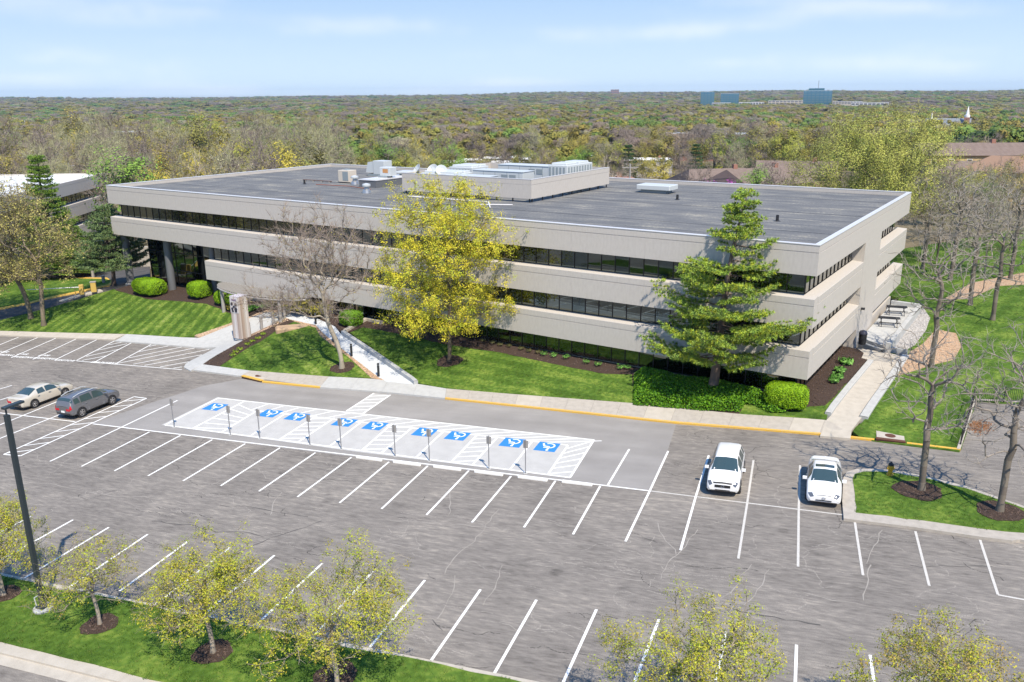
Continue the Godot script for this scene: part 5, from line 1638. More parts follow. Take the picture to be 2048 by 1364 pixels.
	for k in 900:
		var p := lot(1958 + rng.randfn() * 12, 853 + rng.randfn() * 6)
		var b := Basis.from_euler(Vector3(rng.randf_range(-.6, .6), rng.randf() * TAU, rng.randf_range(-.6, .6)))
		var s := lf.v.size()
		for q in [Vector3(-.06, 0, 0), Vector3(0, 0, .035), Vector3(.06, 0, 0), Vector3(0, 0, -.035)]:
			lf.v.append(p + b * q + Vector3(0, .03, 0)); lf.n.append(b.y)
			var w := rng.randf(); lf.c.append(Color(.16 + .2 * w, .08 + .1 * w, .04 + .05 * w))
		lf.tri(s, s + 2, s + 1); lf.tri(s, s + 3, s + 2)
	tag(put("fallen_leaves", lf.done(), leaf_mat(.9, 0)), "drift of brown fallen leaves in the corner of the side lot", "leaves", "", "stuff")

# ---------------------------------------------------------------- trees
func rnd_dir() -> Vector3:
	var z := rng.randf_range(-1, 1)
	var a := rng.randf() * TAU
	var r := sqrt(1 - z * z)
	return Vector3(r * cos(a), z, r * sin(a))

# crown points in a list of ellipsoids [centre, radii, share], gathered in clumps towards the outside
func crown_points(blobs: Array, n: int, clumps: int, spread: float, inner := 0.35) -> Array:
	var total := 0.0
	for b in blobs: total += b[2]
	var out := []
	var heads := []
	for k in clumps:
		var pick := rng.randf() * total
		var j := 0
		while pick > blobs[j][2] and j < blobs.size() - 1:
			pick -= blobs[j][2]; j += 1
		var d := rnd_dir()
		heads.append(blobs[j][0] + d * blobs[j][1] * lerpf(inner, 1.0, pow(rng.randf(), 0.55)))
	for k in n:
		var h: Vector3 = heads[k % clumps]
		out.append(h + rnd_dir() * spread * pow(rng.randf(), 0.5))
	return out

# a branching frame: trunk nodes, then every crown point is tied to the cheapest node so far
func skeleton(trunk: Array, pts: Array, seg: float, tip: float, expo: float, droop := 0.0) -> Dictionary:
	var pos := PackedVector3Array()
	var par := PackedInt32Array()
	var cost := PackedFloat32Array()
	for k in trunk.size():
		pos.append(trunk[k]); par.append(k - 1); cost.append(0.0 if k == 0 else cost[k - 1] + trunk[k].distance_to(trunk[k - 1]) * .5)
	var from := maxi(1, trunk.size() / 4)
	var mid: Vector3 = trunk[trunk.size() / 2]
	pts.sort_custom(func(a, b): return a.distance_squared_to(mid) < b.distance_squared_to(mid))
	var tips := PackedInt32Array()
	for p: Vector3 in pts:
		var best := 1e9
		var bj := from
		for j in range(from, pos.size()):
			var q := pos[j]
			var d := p.distance_to(q)
			var c := d * 1.25 + cost[j] * .42 + maxf(0.0, q.y - p.y) * .55
			if c < best:
				best = c; bj = j
		var a := pos[bj]
		var d := p.distance_to(a)
		var n := maxi(1, int(ceil(d / seg)))
		var fwd := (a - pos[par[bj]]).normalized() if par[bj] >= 0 else Vector3.UP
		var ctrl := a + fwd * d * .35 + Vector3(0, d * (.12 - droop), 0)
		var last := bj
		for e in range(1, n + 1):
			var t := float(e) / n
			var q := a.lerp(ctrl, t).lerp(ctrl.lerp(p, t), t)
			if e < n: q += rnd_dir() * seg * .10
			pos.append(q); par.append(last); cost.append(cost[last] + pos[last].distance_to(q))
			last = pos.size() - 1
		tips.append(last)
	var rad := PackedFloat32Array()
	rad.resize(pos.size())
	var kids := PackedInt32Array(); kids.resize(pos.size())
	for k in range(pos.size() - 1, -1, -1):
		rad[k] = maxf(pow(rad[k], 1.0 / expo), tip)
		if par[k] >= 0:
			rad[par[k]] += pow(rad[k], expo)
			kids[par[k]] += 1
	return {"pos": pos, "par": par, "rad": rad, "tips": tips, "kids": kids}

func wood(m: MB, sk: Dictionary, bark: Color, tipcol: Color, flare := 1.5):
	var pos: PackedVector3Array = sk.pos; var par: PackedInt32Array = sk.par; var rad: PackedFloat32Array = sk.rad
	var thick := rad[0]
	for k in range(1, pos.size()):
		var p := par[k]
		var ra := minf(rad[p], rad[k] * 1.35 + .004); var rb := rad[k]
		if p == 0: ra = rad[0] * flare
		var sides := 8 if rb > .12 else (5 if rb > .035 else 3)
		var col := bark.lerp(tipcol, clampf(1.0 - rb / (thick * .5), 0, 1)) * rng.randf_range(.82, 1.18)
		m.frustum(pos[p], pos[k], ra, rb, sides, false, col)

func twigs(m: MB, sk: Dictionary, per_tip: int, length: float, r: float, col: Color, up := 0.25):
	var pos: PackedVector3Array = sk.pos; var par: PackedInt32Array = sk.par; var rad: PackedFloat32Array = sk.rad
	for k in range(2, pos.size()):
		if rad[k] > r * 5: continue
		var fwd := (pos[k] - pos[par[k]]).normalized()
		for j in per_tip:
			var d := (fwd + rnd_dir() * .9 + Vector3(0, up, 0)).normalized()
			var e := pos[k] + d * length * rng.randf_range(.5, 1.2)
			var c := col * rng.randf_range(.75, 1.25)
			m.frustum(pos[k], e, r, r * .45, 3, false, c)

func leaf(m: MB, p: Vector3, nn: Vector3, s: float, col: Color, slim := .55):
	var x := nn.cross(rnd_dir()).normalized() * s
	var y := nn.cross(x).normalized() * s * slim
	var k := m.v.size()
	var bend := nn * s * .18
	m.v.append(p - x); m.v.append(p + y - bend); m.v.append(p + x); m.v.append(p - y - bend)
	for e in 4:
		m.n.append(nn); m.c.append(col)
	m.tri(k, k + 1, k + 2); m.tri(k, k + 2, k + 3)

func leaves(m: MB, sk: Dictionary, per_tip: int, spread: float, size: float, pal: Array, outw := 0.5, centre := Vector3.ZERO, chance := 1.0):
	var pos: PackedVector3Array = sk.pos
	for t in sk.tips:
		if rng.randf() > chance: continue
		var base: Color = pal[rng.randi() % pal.size()]
		for j in per_tip:
			var d := rnd_dir()
			var p := pos[t] + d * spread * pow(rng.randf(), .6)
			var out := (p - centre).normalized()
			var nn := (d * .7 + Vector3(0, .55, 0) + out * outw + rnd_dir() * .6).normalized()
			var c := base.lerp(pal[rng.randi() % pal.size()], .35) * rng.randf_range(.75, 1.25)
			leaf(m, p, nn, size * rng.randf_range(.45, 1.5), c)

func trunk_nodes(h: float, lean := Vector3.ZERO, step := .6) -> Array:
	var out := []
	var n := int(h / step)
	for k in n + 1:
		var t := float(k) / n
		out.append(Vector3(sin(t * 3.0) * .12 * h * .1, h * t, cos(t * 2.3) * .1 * h * .1 - .1 * h * .1) + lean * t * t)
	return out

func tree_thing(called: String, at: Vector3, label: String, group: String, w: MB, l: MB, cat := "tree") -> Node3D:
	var o := thing(called, at, label, cat, group)
	o.set_meta("stem", called)
	put("trunk", w.done(), M.bark, o)
	if l and l.v.size(): put("crown", l.done(), M.leafy, o)
	return o

func c3(r: float, g: float, b: float) -> Color: return Color(r, g, b)

func make_near_trees():
	M.bark = leaf_mat(0.95, 0.0)
	M.leafy = leaf_mat(0.55, 0.5)
	M.needle = leaf_mat(0.6, 0.2)
	var brown := c3(.115, .092, .07); var grey := c3(.19, .165, .14)
	# ---- yellow-green oak in front of the building
	rng.seed = 41
	var at := gnd(899, 722, .1)
	var tr := trunk_nodes(12.2)
	var pts := crown_points([[Vector3(0, 4.4, 0), Vector3(5.6, 1.8, 5.0), 2.6], [Vector3(-.1, 7.4, 0), Vector3(6.4, 2.5, 5.6), 3.6], [Vector3(-.2, 10.5, 0), Vector3(6.2, 2.8, 5.4), 3.6], [Vector3(-.4, 13.2, 0), Vector3(5.0, 2.2, 4.4), 2.4]], 2500, 420, .85, .2)
	var sk := skeleton(tr, pts, .55, .0085, 2.3, .05)
	var w := MB.new(); wood(w, sk, brown, c3(.16, .13, .09)); twigs(w, sk, 1, .35, .006, c3(.2, .16, .08))
	var l := MB.new()
	leaves(l, sk, 34, .40, .056, [c3(.52, .49, .035), c3(.60, .51, .03), c3(.44, .48, .04), c3(.64, .54, .04), c3(.37, .46, .04), c3(.56, .48, .05)], .5, Vector3(0, 8, 0))
	tree_thing("oak_tree", at, "large oak tree covered in fresh yellow green leaves before the building", "", w, l)
	# ---- bare maple on the corner lawn
	rng.seed = 43
	at = gnd(684, 736, .1)
	tr = trunk_nodes(2.6, Vector3(-.5, 0, .1), .5)
	tr.append(Vector3(-.75, 3.3, 0)); tr.append(Vector3(-.9, 4.2, -.1)); tr.append(Vector3(-1.0, 5.2, -.2))
	pts = crown_points([[Vector3(-2.2, 6.0, 0), Vector3(4.2, 2.6, 3.8), 2.2], [Vector3(-1.4, 8.8, -.2), Vector3(3.6, 2.6, 3.4), 2.6], [Vector3(-3.6, 4.6, .6), Vector3(3.2, 1.0, 3), 1.0], [Vector3(1.2, 7.8, -.3), Vector3(2.0, 2.6, 2.6), .9]], 760, 130, .9, .3)
	sk = skeleton(tr, pts, .6, .0105, 2.12)
	w = MB.new(); wood(w, sk, c3(.34, .30, .24), c3(.30, .255, .205)); twigs(w, sk, 6, .62, .0095, c3(.33, .265, .22), .35)
	l = MB.new(); leaves(l, sk, 5, .4, .045, [c3(.30, .27, .06), c3(.26, .2, .08)], .5, Vector3.ZERO, .7)
	tree_thing("bare_tree", at, "many stemmed bare maple with reddish twigs on the corner lawn", "", w, l).scale = Vector3.ONE * 1.22
	# ---- white pine by the right corner
	make_pine()
	# ---- bare locust trees on the island and the hill
	var variants := []
	for k in 2:
		rng.seed = 60 + k
		tr = trunk_nodes(3.4, Vector3(.1, 0, 0), .5)
		tr.append(Vector3(.15, 4.2, .1)); tr.append(Vector3(.1, 5.2, 0)); tr.append(Vector3(.25, 6.4, -.1))
		pts = crown_points([[Vector3(0, 7.2, 0), Vector3(4.4, 2.8, 4.2), 3], [Vector3(.4, 9.6, 0), Vector3(3.2, 2.2, 3.0), 1.5], [Vector3(-2.0, 4.6, .5), Vector3(2.6, .8, 2.0), .5]], 330, 90, .9, .35)
		sk = skeleton(tr, pts, .5, .019, 2.12)
		w = MB.new(); wood(w, sk, c3(.17, .145, .12), c3(.33, .295, .255), 1.3); twigs(w, sk, 2, .5, .010, c3(.40, .355, .30), .1)
		variants.append(w.done())
	var bare := [
		[1842, 985, .86, 0, 2.9, "bare thick trunked tree on the grass island beside the hydrant", "island"],
		[1998, 1028, .84, 1, .6, "bare leaning tree in the mulch ring at the far end of the grass island", "island"],
		[1862, 734, .98, 1, 4.0, "bare tree growing in the wood chip bed by the terrace", ""],
		[1985, 640, 1.0, 0, 1.0, "bare tree on the hill lawn below the wood chip path", ""],
		[1940, 610, 1.05, 1, 2.2, "bare tree standing in the wood chip path on the hill", ""],
		[1845, 538, 1.05, 0, .3, "bare tree on the hill lawn behind the building corner", ""],
		[1900, 560, 1.1, 1, 5.0, "bare slanting tree on the hill lawn above the terrace", ""],
		[2020, 560, 1.1, 0, 3.7, "bare tree at the upper end of the wood chip path", ""]]
	for k in bare.size():
		var q = bare[k]
		var p: Vector3 = lot(q[0], q[1]) + Vector3(0, .17, 0) if q[6] == "island" else gnd(q[0], q[1], .1)
		var o := thing("bare_tree", p, q[5], "tree", "bare trees right of the building")
		put("trunk", variants[q[3]], M.bark, o)
		o.rotation.y = q[4]
		o.scale = Vector3.ONE * q[2]
	# ---- budding trees at the left
	for k in 2:
		rng.seed = 70 + k
		at = gnd(88, 651, .1) if k == 0 else gnd(62, 637, .1)
		tr = trunk_nodes(3.6, Vector3(-.7 if k else .3, 0, 0), .5)
		tr.append(tr[-1] + Vector3(-.1, 1.0, 0)); tr.append(tr[-1] + Vector3(0, 1.1, .1))
		pts = crown_points([[Vector3(-1.5, 7.4, 0), Vector3(6.0, 3.4, 5.0), 3], [Vector3(-2.2, 10.4, 0), Vector3(4.2, 2.6, 4.0), 1.6], [Vector3(0, 5.2, 0), Vector3(5.0, 1.2, 4.0), .8]], 620, 120, 1.1, .3)
		sk = skeleton(tr, pts, .7, .0135, 2.12)
		w = MB.new(); wood(w, sk, c3(.20, .165, .12), c3(.24, .205, .14)); twigs(w, sk, 4, .7, .013, c3(.27, .225, .14), .2)
		l = MB.new(); leaves(l, sk, 20, .65, .075, [c3(.38, .36, .09), c3(.33, .30, .10), c3(.42, .37, .11)], .5, Vector3.ZERO, .9)
		tree_thing("budding_tree", at, ["budding olive green tree with a whitewashed foot on the entrance lawn", "budding olive green tree with a leaning trunk beside the driveway"][k], "budding trees on the entrance lawn", w, l).scale = Vector3.ONE * 1.22
	# ---- small trees along the planting strip
	var strip_pts := [[8, 1196, 1.0, 5.0, "small tree in fresh yellow leaf at the end of the strip beyond the light pole"], [201, 1254, .85, 4.6, "small half bare tree with a pale forked trunk next to the light pole"], [427, 1311, 1.08, 5.3, "small yellow leaved tree with a low branch over the planting strip"], [676, 1392, 1.32, 6.3, "tallest yellow leaved tree on the planting strip with a pointed top"], [1385, 1500, 1.22, 6.0, "broad yellow leaved tree at the edge of the lot with a dead twig sticking up"], [1872, 1590, 1.18, 6.2, "loose brownish yellow leaved tree at the edge of the lot"]]
	for k in strip_pts.size():
		var q = strip_pts[k]
		rng.seed = 90 + k
		at = lot(q[0], q[1]) + Vector3(0, .12, 0)
		var H: float = q[3]
		tr = trunk_nodes(H * .34, Vector3(-.15, 0, 0), .3)
		tr.append(tr[-1] + Vector3(.1, H * .1, 0)); tr.append(tr[-1] + Vector3(0, H * .12, 0))
		var R: float = 2.5 * q[2]
		var blobs := [[Vector3(-.2, H * .60, 0), Vector3(R, H * .20, R * .9), 3.0], [Vector3(.2, H * .78, 0), Vector3(R * .7, H * .20, R * .65), 1.8], [Vector3(-R * .45, H * .42, .3), Vector3(R * .6, H * .12, R * .7), 1.0], [Vector3(R * .35, H * .5, .2), Vector3(R * .6, H * .14, R * .7), 1.0]]
		if k == 3: blobs.append([Vector3(.5, H * .98, 0), Vector3(R * .3, H * .16, R * .3), .5])
		var half := k == 1
		pts = crown_points(blobs, 620 if not half else 420, 90 if not half else 44, .7, .3)
		sk = skeleton(tr, pts, .4, .0078, 2.2)
		w = MB.new(); wood(w, sk, c3(.34, .29, .235), c3(.32, .275, .215)); twigs(w, sk, 3, .34, .006, c3(.36, .31, .25), .2)
		l = MB.new()
		var pal := [c3(.36, .41, .035), c3(.43, .44, .035), c3(.28, .36, .03), c3(.46, .42, .04), c3(.36, .29, .06)]
		if k == 5: pal += [c3(.36, .24, .07), c3(.33, .22, .08)]
		leaves(l, sk, 38 if not half else 26, .30, .034, pal, .5, Vector3(0, H * .6, 0), .95 if not half else .6)
		if k == 4:
			for e in 7: w.frustum(Vector3(.5, H * .75, 0) + Vector3(.09 * e, .2 * e, .02 * e), Vector3(.5, H * .75, 0) + Vector3(.09 * e + .09, .2 * e + .2, .02 * e + .02) + rnd_dir() * .03, .016 - e * .0016, .014 - e * .0016, 4, false, c3(.5, .47, .43))
		tree_thing("strip_tree", at, q[4], "young trees along the planting strip", w, l)

func needle_tuft(m: MB, p: Vector3, d: Vector3, n: int, ln: float, pal: Array, wid := .019):
	var base: Color = pal[rng.randi() % pal.size()]
	for k in n:
		var e := (d * .75 + rnd_dir()).normalized()
		var q := p + e * ln * rng.randf_range(.7, 1.2)
		var s := e.cross(rnd_dir()).normalized() * wid
		var a := m.v.size()
		m.v.append(p - s); m.v.append(p + s); m.v.append(q)
		var g := s.cross(q - p).normalized()
		if g.y < 0: g = -g
		var nn := (g + Vector3(0, .5, 0)).normalized()
		var col := base * rng.randf_range(.7, 1.3)
		for z in 3:
			m.n.append(nn); m.c.append(col)
		if (m.v[a + 1] - m.v[a]).cross(m.v[a + 2] - m.v[a]).dot(nn) > 0: m.tri(a, a + 2, a + 1)
		else: m.tri(a, a + 1, a + 2)

# whorls of boughs: [height, length]; each bough a flat spray of tufts
func conifer(h: float, whorls: Array, per: int, pal: Array, bark: Color, rise: float, gap: float, tuft_n: int, ln: float, side := {}) -> Array:
	var w := MB.new(); var l := MB.new()
	var path := []
	var n := 14
	var lean: float = side.get("lean", 0.0); var vary: float = side.get("vary", .72); var jit: float = side.get("jit", .15)
	for k in n + 1: path.append(Vector3(sin(k * .5) * .12 + lean * pow(float(k) / n, 1.6), h * k / n, cos(k * .7) * .1 - .1))
	for k in n: w.frustum(path[k], path[k + 1], lerpf(.34, .03, float(k) / n) * h / 13.0 * (1.3 if k == 0 else 1.0), lerpf(.34, .03, float(k + 1) / n) * h / 13.0, 9, false, bark * rng.randf_range(.9, 1.1))
	for q in whorls:
		var a0 := rng.randf() * TAU
		for j in per:
			var a := a0 + TAU * (j + rng.randf_range(-.25, .25)) / per
			var L: float = q[1] * rng.randf_range(vary, 1.12)
			if q.size() > 2: L *= 1.0 + q[2] * cos(a)
			L *= float(side.get("thin", 1.0))
			if rng.randf() < gap or L < .2: continue
			var dir := Vector3(cos(a), 0, sin(a))
			var y0: float = q[0] + rng.randf_range(-jit, jit)
			var axis := Vector3(lean * pow(clampf(y0 / h, 0, 1), 1.6), 0, 0)
			var prev := Vector3(0, y0, 0) + axis
			var steps := maxi(3, int(L / .42))
			for s in range(1, steps + 1):
				var t := float(s) / steps
				var p := axis + dir * L * t + Vector3(0, y0 + L * (rise * t - .22 * t + .30 * t * t * t), 0) + rnd_dir() * .06
				w.frustum(prev, p, lerpf(.055, .012, t) * (.5 + L * .12), lerpf(.055, .012, t + .1) * (.5 + L * .12), 4, false, bark * .9)
				if t > .26 or L < 1.2:
					var across := dir.cross(Vector3.UP)
					var reach := (.35 + L * .30) * sin(clampf(t * 1.05, 0, 1) * PI * .85) + .2
					for e in [-1.0, 1.0]:
						var tw: Vector3 = (across * e + dir * .75 + Vector3(0, .16, 0)).normalized()
						var m2 := maxi(1, int(reach / .18))
						var tp := p
						for z in m2:
							var q2: Vector3 = p + tw * reach * (z + 1) / m2 + rnd_dir() * .05
							if z == m2 - 1: w.frustum(p, q2, .012, .006, 3, false, bark)
							needle_tuft(l, q2, (tw + Vector3(0, .55, 0)).normalized(), tuft_n, ln, pal, ln * .12)
							tp = q2
					needle_tuft(l, p, (dir + Vector3(0, .6, 0)).normalized(), tuft_n, ln, pal, ln * .12)
				prev = p
	return [w, l]

func make_pine():
	rng.seed = 51
	var whorls := []
	for q in [[2.5, 4.6, -.3], [3.0, 5.0, -.2], [3.4, 5.2, .1], [4.2, 5.3, .2], [4.6, 5.5, .2], [5.2, 4.9, .25], [6.0, 4.8, .1], [6.4, 4.6, -.25], [7.6, 4.2, .35], [8.0, 3.6, .1], [8.4, 3.4, -.1], [9.3, 3.4, -.2], [9.6, 3.0, .1], [10.6, 2.2, .1], [11.0, 2.2, .3], [11.6, 1.7, .0], [12.3, 1.4, .2], [12.9, 1.2, 0], [13.5, .8, 0], [14.0, .5, 0]]: whorls.append(q)
	var pal := [c3(.25, .37, .06), c3(.32, .43, .05), c3(.20, .31, .065), c3(.40, .46, .045), c3(.28, .38, .08)]
	var a := conifer(14.3, whorls, 6, pal, c3(.16, .12, .10), .12, .10, 22, .22, {"lean": 1.5, "vary": .55, "thin": .88, "jit": .42})
	var o := thing("white_pine", gnd(1425, 786, .1), "tall open white pine in the ivy bed at the building corner", "tree")
	put("trunk", a[0].done(), M.bark, o); put("crown", a[1].done(), M.needle, o)
	# pine and spruce at the left
	rng.seed = 52
	whorls = []
	for k in 15: whorls.append([2.6 + k * .5, lerpf(3.9, .7, pow(k / 14.0, 1.3)) * rng.randf_range(.8, 1.15), .1])
	a = conifer(10.2, whorls, 6, [c3(.15, .23, .09), c3(.19, .26, .10), c3(.12, .19, .08)], c3(.13, .10, .085), .05, .10, 13, .28)
	o = thing("scots_pine", gnd(228, 572), "blue green pine standing at the bend of the driveway by the lobby", "tree")
	put("trunk", a[0].done(), M.bark, o); put("crown", a[1].done(), M.needle, o)
	rng.seed = 53
	whorls = []
	for k in 24: whorls.append([2.0 + k * .62, lerpf(4.6, .5, k / 23.0) * rng.randf_range(.85, 1.15), 0])
	a = conifer(17.0, whorls, 7, [c3(.16, .27, .04), c3(.21, .32, .04), c3(.12, .21, .045)], c3(.12, .095, .08), .02, .06, 13, .28)
	o = thing("spruce_tree", gnd(112, 556), "tall pointed spruce rising in front of the neighbouring office", "tree")
	put("trunk", a[0].done(), M.bark, o); put("crown", a[1].done(), M.needle, o)
	o = thing("spruce_tree", gnd(160, 552), "lower dark spruce beside the tall pointed one by the driveway", "tree")
	put("trunk", a[0].done(), M.bark, o); put("crown", a[1].done(), M.needle, o)
	o.scale = Vector3(.8, .42, .8); o.rotation.y = 2.0

# ---------------------------------------------------------------- clipped hedges, ivy, small plants
func hedge(at: Vector3, size: Vector3, turn: float, label: String, group: String, pal: Array, n: int, sq := 3.2, lsize := .05):
	var o := thing("clipped_hedge", at, label, "hedge", group, turn)
	var core := MB.new()
	var f := func(d: Vector3, k: float) -> Vector3:
		# superellipsoid, flat at the foot
		var e := pow(pow(absf(d.x), sq) + pow(absf(d.y), sq) + pow(absf(d.z), sq), -1.0 / sq)
		var p := d * e * k
		p += p * (.035 * sin(p.x * 9.0 + at.x) * sin(p.z * 8.0 + p.y * 7.0))
		return Vector3(p.x * size.x, (p.y * .5 + .5) * size.y, p.z * size.z) 
	var na := 22; var nb := 11
	for b in nb + 1:
		for a in na:
			var th := PI * b / nb; var ph := TAU * a / na
			var d := Vector3(sin(th) * cos(ph), cos(th), sin(th) * sin(ph))
			core.v.append(f.call(d, .93)); core.n.append(d); core.c.append(c3(.035, .055, .012))
	for b in nb:
		for a in na:
			var p := b * na + a; var q := b * na + (a + 1) % na
			core.tri(p, p + na, q); core.tri(q, p + na, q + na)
	put("dark_core", core.done(), M.bark, o)  # solid dark green body filling the hedge under its leaves
	var l := MB.new()
	for k in n:
		var d := rnd_dir()
		# even over the surface of a flat box
		d = Vector3(rng.randf_range(-1, 1), rng.randf_range(-1, 1), rng.randf_range(-1, 1))
		var ax := rng.randi() % 5
		if ax < 2: d.y = 1
		elif ax == 2: d.x = 1 if rng.randf() < .5 else -1
		else: d.z = 1 if rng.randf() < .75 else -1
		d = d.normalized()
		var p: Vector3 = f.call(d, rng.randf_range(.94, 1.02))
		var nn: Vector3 = (d + rnd_dir() * .8 + Vector3(0, .25, 0)).normalized()
		leaf(l, p, nn, lsize * rng.randf_range(.6, 1.3), pal[rng.randi() % pal.size()] * rng.randf_range(.7, 1.3), .6)
	put("foliage", l.done(), M.leafy, o)

func make_plants():
	rng.seed = 77
	var lime := [c3(.20, .36, .012), c3(.27, .44, .014), c3(.15, .30, .012)]
	var turn := -YB
	hedge(gnd(301, 588, .1), Vector3(2.35, 1.85, 1.25), turn, "largest rounded lime green hedge between the lobby columns", "clipped hedges", lime, 15000, 3.0)
	hedge(gnd(401, 594, .1), Vector3(1.35, 1.8, 1.1), turn, "rounded lime green hedge partly in shade under the lower band", "clipped hedges", lime, 9000, 3.0)
	hedge(gnd(446, 608, .1), Vector3(.85, 1.5, .8), turn, "small round lime green bush behind the monument sign", "clipped hedges", lime, 5000, 2.5)
	hedge(gnd(470, 612, .1), Vector3(.85, 1.35, .8), turn, "small round lime green bush right beside the monument sign", "clipped hedges", lime, 5000, 2.5)
	hedge(gnd(703, 650, .1), Vector3(1.1, 1.4, .8), turn, "square cut green hedge behind the bend of the low wall", "clipped hedges", [c3(.11, .24, .02), c3(.15, .29, .02)], 6000, 4.0)
	hedge(gnd(1571, 813, .1), Vector3(1.45, 1.65, .95), turn + .15, "box shaped lime green hedge at the right corner of the building", "clipped hedges", lime, 11000, 3.6)
	# ivy: one mass of leaves nobody could count
	var poly := gxz([[1268, 745], [1282, 737], [1340, 750], [1408, 761], [1470, 772], [1528, 784], [1545, 812], [1575, 822], [1540, 822], [1508, 806], [1490, 806], [1478, 820], [1402, 817], [1330, 811], [1267, 806]], .3)
	var l := MB.new()
	var box := Rect2(poly[0], Vector2.ZERO)
	for q in poly: box = box.expand(q)
	var f := FastNoiseLite.new(); f.seed = 5; f.frequency = .35
	var pal := [c3(.075, .20, .012), c3(.11, .26, .015), c3(.055, .15, .016), c3(.16, .32, .018)]
	for k in 52000:
		var q := box.position + Vector2(rng.randf(), rng.randf()) * box.size
		if not Geometry2D.is_point_in_polygon(q, poly): continue
		var edge := 9.0
		for j in poly.size(): edge = minf(edge, q.distance_to(Geometry2D.get_closest_point_to_segment(q, poly[j], poly[(j + 1) % poly.size()])))
		var h := minf(.72, .15 + edge * 1.1) + f.get_noise_2d(q.x, q.y) * .16
		var p := Vector3(q.x, height(q.x, q.y) + .08 + maxf(.05, h) * rng.randf_range(.72, 1.02), q.y)
		leaf(l, p, (Vector3.UP + rnd_dir() * .95).normalized(), rng.randf_range(.05, .095), pal[rng.randi() % 4] * rng.randf_range(.7, 1.3), .75)
	tag(put("ground_ivy", l.done(), M.leafy), "deep green mass of ground ivy round the foot of the white pine", "ground cover", "", "stuff")
	# small plants in the beds
	var clump := func(px: float, py: float, r: float, h: float, pl: Array, label: String, group: String, n: int, slim: float):
		var o := gnd(px, py, .12)
		var m := MB.new()
		for k in n:
			var d := rnd_dir(); d.y = absf(d.y)
			var b := Vector3(d.x * r * .4, .1, d.z * r * .4)
			var e := Vector3(d.x * r, h * rng.randf_range(.5, 1), d.z * r)
			leaf(m, b.lerp(e, rng.randf_range(.4, 1.0)), (d + rnd_dir() * .6).normalized(), r * .3 * rng.randf_range(.6, 1.2), pl[rng.randi() % pl.size()] * rng.randf_range(.75, 1.25), slim)
		var x := put("bed_plant", m.done(), M.leafy)
		x.position = o
		tag(x, label, "plant", group)
	var gp := [c3(.12, .28, .05), c3(.18, .36, .08), c3(.09, .22, .04)]
	for q in [[1692, 728, .62], [1680, 745, .5], [1673, 758, .5], [1667, 766, .42]]: clump.call(q[0], q[1], q[2], .45, gp, "leafy green perennial in the dark mulch bed beside the side walk", "perennials in the side bed", 160, .5)
	for q in [[1088, 711], [1107, 714], [1133, 718], [1196, 732], [1240, 738], [1255, 738], [1172, 727]]: clump.call(q[0], q[1], .35, .35, gp, "small green clump in the foundation bed under the ribbon windows", "green clumps in the foundation bed", 70, .35)
	for q in [[985, 688], [1000, 692], [1018, 694], [1042, 700], [1058, 704], [965, 684], [1076, 707]]: clump.call(q[0], q[1], .3, .3, [c3(.10, .11, .04), c3(.13, .12, .05)], "small brownish shrub in the foundation bed near the oak", "brown shrubs in the foundation bed", 60, .4)
	for q in [[497, 625], [505, 621], [514, 619], [526, 617], [541, 615], [553, 614]]: clump.call(q[0], q[1], .6, .6, gp, "strappy green plant along the gravel by the entrance canopy", "strappy plants by the canopy", 130, .2)
	for q in [[455, 618], [462, 621]]: clump.call(q[0], q[1], .45, .4, [c3(.30, .26, .04), c3(.22, .2, .05)], "yellowish low shrub in the mulch beside the monument sign", "yellowish shrubs by the monument sign", 110, .4)
	for q in [[505, 684], [495, 690], [480, 700], [472, 706], [516, 678], [466, 712], [526, 670]]: clump.call(q[0], q[1], .33, .25, [c3(.26, .34, .03), c3(.17, .28, .03)], "low yellow green plant in the mulch border of the corner lawn", "low plants in the mulch border", 60, .4)
	# yellowing shrubs in front of the entrance
	for q in [[585, 624, 1.3], [610, 626, 1.4], [640, 632, 1.3], [556, 612, 1.1]]: clump.call(q[0], q[1], q[2], 1.5, [c3(.22, .20, .04), c3(.13, .12, .05), c3(.30, .27, .04)], "loose budding shrub before the entrance windows", "budding shrubs at the entrance", 420, .35)
	# flat stone on the corner lawn
	var m := MB.new()
	var b := gnd(585, 656, .1)
	m.cbox(Vector3(-1.6, -.3, -.7), Vector3(1.6, .22, .7), .15)
	var st := put("landscape_boulder", m.done(), M.chips); st.position = b; st.rotation.y = .3
	tag(st, "flat tan landscape stone at the top of the corner lawn", "rock")

# ---------------------------------------------------------------- the country behind
func far_at(px: float, dist: float) -> Vector3:
	# a place on the land at that distance, in the direction of a picture column
	var d := ray(px, 250)
	var f := Vector2(d.x, d.z).normalized() * dist
	return Vector3(f.x, height(f.x, f.y), f.y)

func px_m(dist: float) -> float: return dist / FL

